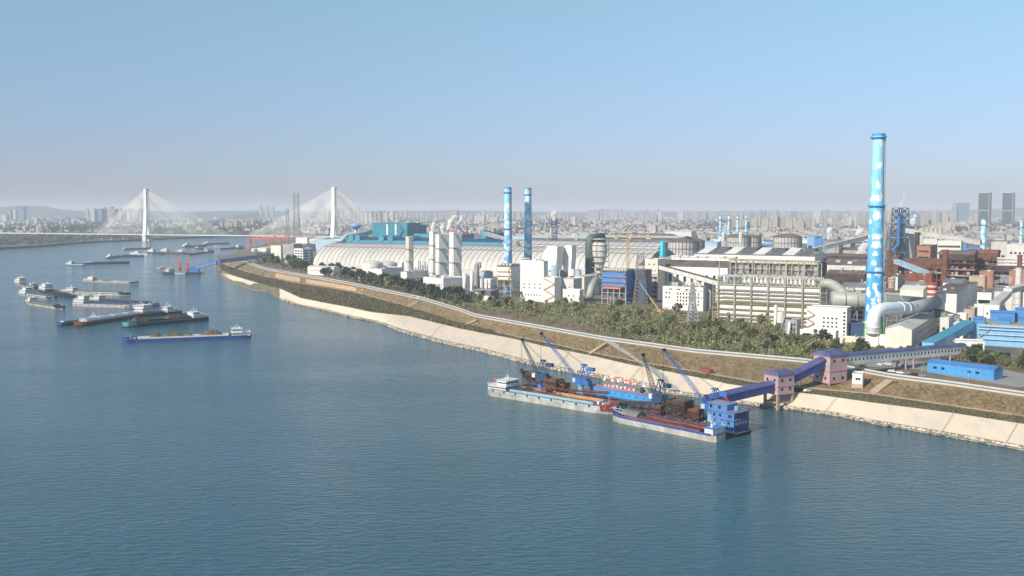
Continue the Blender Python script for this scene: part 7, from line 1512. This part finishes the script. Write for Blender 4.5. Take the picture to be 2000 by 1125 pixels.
cluster('in the long row behind the four thin chimneys', 1322, 1445, 24, 430, 412.5, 6, ['tw_grey', 'tw_tan', 'tw_grey', 'tw_beige'], 2, 1.2)
cluster('in the far skyline left of the big chimney', 1445, 1690, 38, 430, 412.5, 6, ['tw_grey', 'tw_blue', 'tw_tan', 'tw_grey'], 3, 2)
cluster('in the near cream row behind the gas holders', 1432, 1590, 21, 451, 427, 9, ['tw_beige', 'tw_tan', 'tw_beige'], 1.5, 5)
cluster('right of the cream row left of the big chimney', 1598, 1700, 12, 446, 424, 7, ['tw_white', 'tw_grey', 'tw_beige'], 2, 6)
cluster('between the big chimney and the blast furnace', 1724, 1748, 5, 440, 413, 7, T3, 2, 3)
cluster('behind and right of the blast furnace', 1780, 1860, 16, 442, 415, 7, ['tw_beige', 'tw_grey', 'tw_tan', 'tw_blue'], 4, 4)
cluster('of pale flats below the broad blue glass slab', 1824, 1870, 7, 458, 435, 8, ['tw_beige', 'tw_white'], 2, 3)
cluster('around the dark twin skyscrapers', 1885, 2010, 9, 440, 425, 8, T3, 3, 6)
# low houses spread over the plain: far more than 300, the nearest rows are things of their own
def lowhouses():
    r = random.Random(77); mb = MB(); M('dh_a', (.42, .39, .35), .8, var=.1, scale=.02); M('dh_b', (.34, .3, .26), .8, var=.1, scale=.02); mats = ['tw_white', 'dh_a', 'dh_b', 'tw_grey', 'tw_tan', 'dh_a', 'brownroof', 'rustred', 'paleblue']
    def one(px, py, z, big=1.):
        p = P(px, py, z); w = r.uniform(14, 46) * big; d = r.uniform(10, 18) * big; h = r.uniform(6, 24) * (.6 + .4 * big); a = ANG * .8 + (pi / 2 if r.random() < .4 else 0) + r.uniform(-.2, .2); c, s = cos(a), sin(a); x, y, _ = p
        v = [(x + c * u * w / 2 - s * q * d / 2, y + s * u * w / 2 + c * q * d / 2, zz) for zz in (z - 1, z + h) for u, q in ((-1, -1), (1, -1), (1, 1), (-1, 1))]
        m = r.choice((0, 0, 1, 1, 2, 3, 4, 4)); mb.add(v, [(0, 1, 5, 4), (1, 2, 6, 5), (2, 3, 7, 6), (3, 0, 4, 7)], m)
        rm = r.choice((0, 1, 5, 5, 6, 6, 3, 7 if r.random() < .3 else 5, 8 if r.random() < .25 else 6))
        if r.random() < .5: mb.add([v[4], v[5], v[6], v[7]], [(0, 1, 2, 3)], rm)
        else:
            e = [((v[4][i] + v[7][i]) / 2) + (3 if i == 2 else 0) for i in range(3)], [((v[5][i] + v[6][i]) / 2) + (3 if i == 2 else 0) for i in range(3)]
            mb.add([v[4], v[5], v[6], v[7], e[0], e[1]], [(0, 1, 5, 4), (2, 3, 4, 5), (1, 2, 5), (3, 0, 4)], rm)
    for i in range(7500):
        px = r.uniform(-60, 2060); py = 417 + 38 * r.random() ** 1.35
        # keep to where the photograph shows roofs: dense quarters with woods between
        k = math.sin(px * .021 + 1) + math.sin(px * .057 + py * .3) + math.sin(py * .9 + px * .013)
        if k < -.35 and r.random() < .8: continue
        if px < 740 and py > itp([(0, 452), (200, 450), (430, 455), (740, 455)], px): continue
        one(px, py, 8 if px < 740 else 12, .8 + .4 * r.random())
    for i in range(900):
        px = r.uniform(985, 1700); one(px, r.uniform(450, 470), 12, .8)
    for i in range(260):
        px = r.uniform(1780, 2050); one(px, r.uniform(450, 470), 12, .7)
    for i in range(200): one(r.uniform(740, 1000), r.uniform(440, 457), 12, .8)
    tag(mb.obj('distant_houses', mats), 'thousands of distant low pale and brown roofed houses across the plain', kind='stuff')
lowhouses()
for i in range(40):
    px = 5 + i * 18.2 + r_.uniform(-6, 6)
    o = tower(px, itp([(0, 455), (740, 457)], px) + r_.uniform(-3, .5), itp([(0, 451), (740, 453)], px), r_.uniform(8, 20), r_.choice(['tw_white', 'tw_beige', 'tw_tan']), 'low pale block on the far bank near the bridge deck, %s from the left' % ORD[i], 'low blocks on the far bank', name='apartment_block', z0=8, dep=18, cat='building')
# ---- hills on the horizon
M('hillfar', (.05, .075, .06), .95, var=.3, scale=.0006)
def hills(label, prof, Y, dy):
    mb = MB(); n = 90; r = random.Random(len(prof)); v = []; x0, x1 = prof[0][0], prof[-1][0]
    for i in range(n + 1):
        px = lerp(x0, x1, i / n); z = max(2, zat(itp(prof, px) + r.uniform(-.25, .25), Y)); X = D(px, 415, Y)[0]; v += [(X, Y - dy, 0), (X, Y - dy * .5, z * .55), (X, Y, z), (X, Y + dy, 0)]
    mb.add(v, [(i * 4 + k, (i + 1) * 4 + k, (i + 1) * 4 + k + 1, i * 4 + k + 1) for i in range(n) for k in range(3)]); tag(mb.obj('hills', 'hillfar', smooth=True), label, kind='structure')
hills('blue grey ridge of hills on the left horizon', [(-200, 410), (-60, 407), (0, 404.5), (45, 401), (60, 401.5), (90, 403), (115, 408), (150, 411.5), (200, 411), (230, 409), (260, 411), (320, 413), (500, 414)], 14000, 1500)
hills('low ridge behind the middle of the city', [(380, 414), (440, 411.5), (500, 411), (560, 413), (620, 413.5), (700, 412.5), (780, 412), (880, 411), (960, 412), (1020, 413.5), (1100, 414)], 16000, 1500)
hills('faint ridge on the right horizon', [(1100, 414.5), (1300, 413.5), (1500, 413.5), (1700, 413), (1860, 411), (1930, 408), (1990, 405.5), (2060, 404), (2200, 405)], 16500, 1500)
# ================================================================ TREES
LAND = [(480, 'at the river bend by the blue conveyor'), (545, 'in front of the cream silo block'), (575, 'in front of the five storey office'), (612, 'before the left end of the barrel hall'), (655, 'around the long low white barracks'), (690, 'left of the brown roofed house'), (720, 'by the brown roofed house'), (765, 'below the two low round white tanks'), (800, 'below the lone cream cold box tower'), (840, 'before the compressor hall'), (900, 'below the tall white cold boxes'), (925, 'beside the grey canopy'), (965, 'below the box filter house'), (1012, 'left of the big plain white block'), (1060, 'below the big plain white block'),
 (1100, 'below the white furnace hoods'), (1150, 'before the cream box house'), (1200, 'below the big blue dust filter'), (1255, 'before the grey lattice pylon'), (1300, 'before the yellow mobile crane'), (1345, 'before the concrete office'), (1395, 'around the front power pylon'), (1450, 'before the left end of the scaffolded plant'), (1500, 'before the middle of the scaffolded plant'), (1550, 'before the tall pale silo'), (1600, 'before the open loading shed'), (1660, 'before the six storey white block'), (1700, 'before the large pink tower'), (1760, 'before the cream hall'), (1820, 'at the right of the cream hall'), (1890, 'behind the blue shed'), (1940, 'right behind the blue shed end'), (1985, 'right of the blue shed'), (9999, 'at the right edge')]
def where(px):
    for a, b in LAND:
        if px <= a: return b
LEAF = {}
def crownmesh(key, mat, seed, n=620, R_=4., Ht=8.5, trunk=2., leaf=.55, shape='round'):
    r = random.Random(seed); mb = MB(); cl = []
    for k in range(16 if shape != 'thin' else 20):
        a = r.uniform(0, 2 * pi); q = r.random()
        if shape == 'round': zz = lerp(.2, 1, q); rad = R_ * sqrt(max(.05, 1 - (2 * zz - 1.05) ** 2)) * r.uniform(.3, .8)
        else: zz = lerp(.05, 1, q); rad = R_ * (1.05 - zz) * r.uniform(.3, .9) + .2
        cl.append((rad * cos(a), rad * sin(a), trunk + (Ht - trunk) * zz * .93, R_ * (r.uniform(.3, .5) if shape == 'round' else r.uniform(.16, .34))))
    for i in range(n):
        cx, cy, cz, cr = cl[i % len(cl)]; a = r.uniform(0, 2 * pi); b = math.asin(r.uniform(-.5, 1)); q = cr * r.uniform(.6, 1.15)
        x, y, z = cx + q * cos(a) * cos(b), cy + q * sin(a) * cos(b), cz + q * sin(b) * .85; s = leaf * r.uniform(.6, 1.4)
        u = [r.gauss(0, 1) for _ in range(3)]; l = sqrt(sum(t * t for t in u)); u = [t / l * s for t in u]; w = [r.gauss(0, 1) for _ in range(3)]; l = sqrt(sum(t * t for t in w)); w = [t / l * s for t in w]
        mb.add([(x - u[0], y - u[1], z - u[2]), (x + w[0], y + w[1], z + w[2]), (x + u[0], y + u[1], z + u[2]), (x - w[0], y - w[1], z - w[2])], [(0, 1, 2, 3)])
    me = bpy.data.meshes.new('crown'); me.from_pydata(mb.v, [], mb.f); me.materials.append(MC[mat])
    tb = MB(); tb.tube([(0, 0, -.5), (.1, .05, trunk), (0, .1, Ht * .75)], [.32, .22, .08], 6)
    for i in range(5): a = i * 1.3; tb.tube([(0, .05, trunk + i * .6), (R_ * .5 * cos(a), R_ * .5 * sin(a), trunk + 1.8 + i * .8)], [.12, .04], 4)
    tm = bpy.data.meshes.new('trunk'); tm.from_pydata(tb.v, [], tb.f); tm.materials.append(MC['trunk']); LEAF[key] = (me, tm)
for k in range(4):
    crownmesh('d%d' % k, 'leafdark', 100 + k, 760, 4.6, 9.5, 2., .62)
    crownmesh('m%d' % k, 'leafmid', 200 + k, 640, 4., 8.5, 1.8, .55)
    crownmesh('g%d' % k, 'leafgrey', 300 + k, 820, 2.6, 9.5, 1.2, .3, 'thin')
def tree(kind, x, y, z, s, label, grp, name):
    o = bpy.data.objects.new(name, None); COL.objects.link(o); o.location = (x, y, z); o.rotation_euler = (0, 0, r_.uniform(0, 6.28)); o.scale = (s, s, s * r_.uniform(.85, 1.15)); tag(o, label, 'tree', grp)
    for nm, me in zip(('crown', 'trunk'), LEAF[kind]): c = bpy.data.objects.new(nm, me); COL.objects.link(c); c.parent = o
TU = [(490, 497), (520, 500), (560, 505), (600, 512), (640, 516), (680, 522), (700, 552), (720, 556), (780, 560), (830, 572), (880, 586), (930, 588), (1000, 592), (1080, 594), (1140, 596), (1200, 600), (1290, 606), (1400, 622), (1500, 636), (1530, 662), (1600, 672), (1690, 684), (1800, 690), (1860, 700), (1960, 706), (2050, 712)]
TL = [(490, 507), (520, 520), (580, 530), (680, 548), (780, 569), (860, 592), (880, 596), (950, 606), (1050, 620), (1150, 638), (1200, 658), (1350, 682), (1540, 700), (1640, 706), (1690, 702), (1760, 698), (1960, 716), (2050, 740)]
def treerow(n, x0, x1, kinds, label, grp, name, smin, smax, a=0., b=1.):
    for i in range(n):
        px = r_.uniform(x0, x1); t = lerp(a, b, r_.random()); py = lerp(itp(TU, px), itp(TL, px), t); p = P(px, py, zG)
        s_ = r_.uniform(smin, smax); u = (s_ - smin) / (smax - smin); tree(r_.choice(kinds), p[0], p[1], zG, s_, '%s %s %s, %s' % ('small' if u < .33 else 'middling' if u < .67 else 'large', label, where(px), 'nearest the levee' if t > lerp(a, b, .67) else 'nearest the works' if t < lerp(a, b, .33) else 'mid wood'), grp, name)
treerow(170, 500, 900, ['d0', 'd1', 'd2', 'd3', 'd0', 'm1', 'm2'], 'dark evergreen', 'dark evergreens in the left tree belt', 'evergreen_tree', 1.0, 1.7)
treerow(150, 860, 1700, ['g0', 'g1', 'g2', 'g3', 'm0', 'm3', 'g1', 'd3'], 'slender grey tree', 'slender trees of the young wood', 'slender_tree', .7, 1.25)
treerow(110, 1180, 1660, ['m0', 'm1', 'm2', 'm3', 'g2', 'g0'], 'bushy tree', 'bushy trees of the right wood', 'bushy_tree', .6, 1.05, .15, 1.)
treerow(26, 1660, 1810, ['m0', 'm1', 'g2'], 'green tree', 'small trees below the cream hall', 'small_tree', .5, .85)
treerow(34, 1880, 2040, ['m0', 'm1', 'd2'], 'garden tree', 'trees behind the blue shed', 'garden_tree', .6, 1.)
def mass(name, label, fn, n, mats, lo, hi, seed, z=zG):
    r = random.Random(seed); mb = MB()
    for i in range(n):
        px, py = fn(r); p = P(px, py, z); s = r.uniform(lo, hi); cz = p[2] + s * .4
        for k in range(26):
            a = r.uniform(0, 2 * pi); b = math.asin(r.uniform(-.2, 1)); q = s * r.uniform(.6, 1.1); x, y, zz = p[0] + q * cos(a) * cos(b), p[1] + q * sin(a) * cos(b), cz + q * sin(b) * .8; l = s * .2 * r.uniform(.7, 1.5)
            u = (r.gauss(0, l), r.gauss(0, l), r.gauss(0, l)); w = (r.gauss(0, l), r.gauss(0, l), r.gauss(0, l))
            mb.add([(x, y, zz), (x + u[0], y + u[1], zz + u[2]), (x + w[0], y + w[1], zz + w[2])], [(0, 1, 2)], r.randrange(len(mats)))
    tag(mb.obj(name, mats), label, kind='stuff')
def f_wood(r): px = r.uniform(860, 1700); return px, lerp(itp(TU, px), itp(TL, px), r.random())
mass('undergrowth', 'grey green undergrowth of the young wood behind the levee', f_wood, 4300, ['leafgrey', 'leafmid', 'leafmid'], 1.2, 3.6, 1)
def f_belt(r): px = r.uniform(498, 905); return px, lerp(itp(TU, px), itp(TL, px), r.random())
mass('undergrowth', 'dark undergrowth of the tree belt at left', f_belt, 700, ['leafdark', 'leafmid'], 2., 5., 2)
def f_bare(r):
    px = r.uniform(880, 1240); a = itp(TL, px) + 2; b = itp(CR3, px) - 1; return px, lerp(a, b, r.random())
mass('scrub', 'scattered low scrub on the bare brown ground behind the levee', f_bare, 260, ['weedgrey', 'weedgreen', 'weedbrown'], .6, 1.6, 3)
def f_right(r): px = r.uniform(1700, 2040); return px, lerp(itp(TU, px), itp(TL, px), r.random())
mass('scrub', 'green scrub around the car park and the cream hall', f_right, 160, ['leafmid', 'leafgrey'], 1., 2.6, 4)
def f_quay(r): px = r.uniform(500, 560); return px, r.uniform(482, 500)
mass('scrub', 'dark scrub around the port buildings at the bend', f_quay, 60, ['leafdark'], 3, 6, 5)
M('fartree', (.035, .052, .035), .95, var=.3, scale=.02)
def f_lbank(r): px = r.uniform(-40, 290) if r.random() < .7 else r.uniform(290, 560); return px, itp(LB, px) - r.uniform(1.2, itp([(0, 22), (200, 14), (560, 2.5)], px))
mass('riverside_wood', 'dark riverside wood along the far left bank', f_lbank, 900, ['fartree', 'leaffar', 'leafmid'], 6, 13, 6, 7)
def f_city(r):
    while True:
        px = r.uniform(-40, 2050); py = 418 + 40 * r.random(); k = math.sin(px * .021 + 1) + math.sin(px * .057 + py * .3) + math.sin(py * .9 + px * .013)
        if k < .4 and not (px < 740 and py > 456): return px, py
mass('city_woods', 'dark tree patches between the distant houses', f_city, 5200, ['fartree', 'leaffar'], 9, 24, 7, 9)
def f_mid(r): return r.uniform(985, 2040), r.uniform(455, 470)
mass('city_woods', 'dark trees between the far works and the city', f_mid, 700, ['fartree', 'leafdark'], 5, 10, 8, 12)
def f_works(r): return r.uniform(1630, 2010), r.uniform(556, 604)
mass('scrub', 'dull bushes among the right works', f_works, 120, ['leafmid', 'leafgrey'], 1.5, 3.5, 9)
def f_b3(r): px = r.uniform(1340, 1420); return px, itp([(1340, 756), (1420, 762)], px) + r.uniform(-2, 3)
# ================================================================ STEAM
def mat_steam(name, dens, col=(.95, .96, 1)):
    m = bpy.data.materials.new(name); m.use_nodes = True; n = m.node_tree; n.nodes.remove(n.nodes['Principled BSDF']); v = n.nodes.new('ShaderNodeVolumePrincipled'); v.inputs['Color'].default_value = (*col, 1); v.inputs['Density'].default_value = dens; v.inputs['Anisotropy'].default_value = -.3
    n.links.new(v.outputs[0], n.nodes['Material Output'].inputs['Volume']); MC[name] = m
mat_steam('steam_dense', .7, (1, 1, 1)); mat_steam('steam_thin', .16, (1, 1, 1)); mat_steam('steam_faint', .04, (1, 1, 1))
def steam(label, pts, Y, mat, seed=1):
    """pts: (px, py, radius px); puffs overlap into one lumpy plume"""
    r = random.Random(seed); base = D(pts[0][0], pts[0][1], Y); me = bpy.data.meshes.new('steam'); import bmesh
    bm = bmesh.new(); import mathutils
    for i in range(len(pts) - 1):
        for k in range(3):
            t = k / 3; px, py, rad = [lerp(pts[i][j], pts[i + 1][j], t) for j in range(3)]; R0 = rad * Y / F
            p = D(px + r.uniform(-.4, .4) * rad, py + r.uniform(-.4, .4) * rad, Y + r.uniform(-.5, .5) * R0)
            bmesh.ops.create_icosphere(bm, subdivisions=2, radius=R0 * r.uniform(.6, 1.), matrix=mathutils.Matrix.Translation([p[j] - base[j] for j in range(3)]))
    bm.to_mesh(me); bm.free(); me.materials.append(MC[mat]); o = bpy.data.objects.new('steam_plume', me); COL.objects.link(o); o.location = base; tag(o, label, 'steam')
    md = o.modifiers.new('r', 'REMESH'); md.mode = 'VOXEL'; md.voxel_size = max(.8, Y / F * .9)
    tx = bpy.data.textures.new('c', 'CLOUDS'); tx.noise_scale = 5; dm = o.modifiers.new('d', 'DISPLACE'); dm.texture = tx; dm.strength = Y / F * 3; dm.mid_level = .45
steam('white steam plume rising from the leftmost cold box tower', [(846, 452, 5), (845, 444, 4), (848, 437, 4), (846, 435, 3)], 1330, 'steam_dense', 1)
steam('small white steam puff between the cold box towers', [(862, 452, 4), (864, 445, 5), (866, 438, 3)], 1290, 'steam_dense', 2)
steam('tall curling white steam plume above the cold box towers', [(876, 452, 4), (877, 442, 5), (879, 433, 5), (884, 427, 5), (890, 423, 4), (894, 421, 2)], 1300, 'steam_dense', 3)
steam('right leaning white steam plume above the cold box towers', [(892, 452, 3), (895, 443, 4), (897, 434, 4), (900, 427, 4), (903, 420, 3)], 1310, 'steam_dense', 4)
steam('wispy steam above the dark lattice tower', [(1082, 428, 4), (1079, 421, 4), (1083, 415, 4), (1086, 412, 2)], 1790, 'steam_thin', 5)
steam('thin white steam wisp leaving the top of the blast furnace', [(1759, 404, 2), (1761, 395, 2.5), (1766, 386, 2.5), (1765, 376, 2), (1768, 364, 1.4)], 1800, 'steam_thin', 6)
steam('pale steam cloud right of the blast furnace', [(1784, 440, 5), (1782, 430, 6), (1786, 421, 5)], 2300, 'steam_thin', 7)
steam('low grey steam drifting left of the big painted chimney', [(1676, 502, 9), (1684, 492, 9), (1690, 480, 6), (1694, 470, 4)], 1450, 'steam_thin', 8)
steam('low drifting steam at the right edge before the brick house', [(1946, 552, 6), (1958, 545, 8), (1972, 548, 9), (1962, 540, 6)], 1040, 'steam_faint', 9)
steam('round steam puff in front of the city, left of two', [(1620, 458, 5), (1618, 450, 5), (1622, 445, 4)], 2300, 'steam_thin', 10)
steam('round steam puff in front of the city, right of two', [(1675, 456, 6), (1680, 449, 6), (1678, 443, 5)], 2300, 'steam_thin', 11)
mat_steam('dust_thin', .03, (.6, .52, .45))
steam('brown dust puff over the big dark wharf hopper', [(1333, 818, 8), (1335, 808, 10), (1330, 799, 8)], 530, 'dust_thin', 12)
# ================================================================ HAZE
def haze():
    m = bpy.data.materials.new('haze_air'); m.use_nodes = True; n = m.node_tree
    n.nodes.remove(n.nodes['Principled BSDF']); v = n.nodes.new('ShaderNodeVolumePrincipled'); v.inputs['Color'].default_value = (.85, .88, .97, 1)
    v.inputs['Density'].default_value = HAZE; v.inputs['Anisotropy'].default_value = .0
    n.links.new(v.outputs[0], n.nodes['Material Output'].inputs['Volume']); MC['haze'] = m
    mb = MB(); mb.box(-27000, 27000, -320, 42000, -3, 240); o = mb.obj('haze', 'haze'); tag(o, None, kind='stuff')
haze()
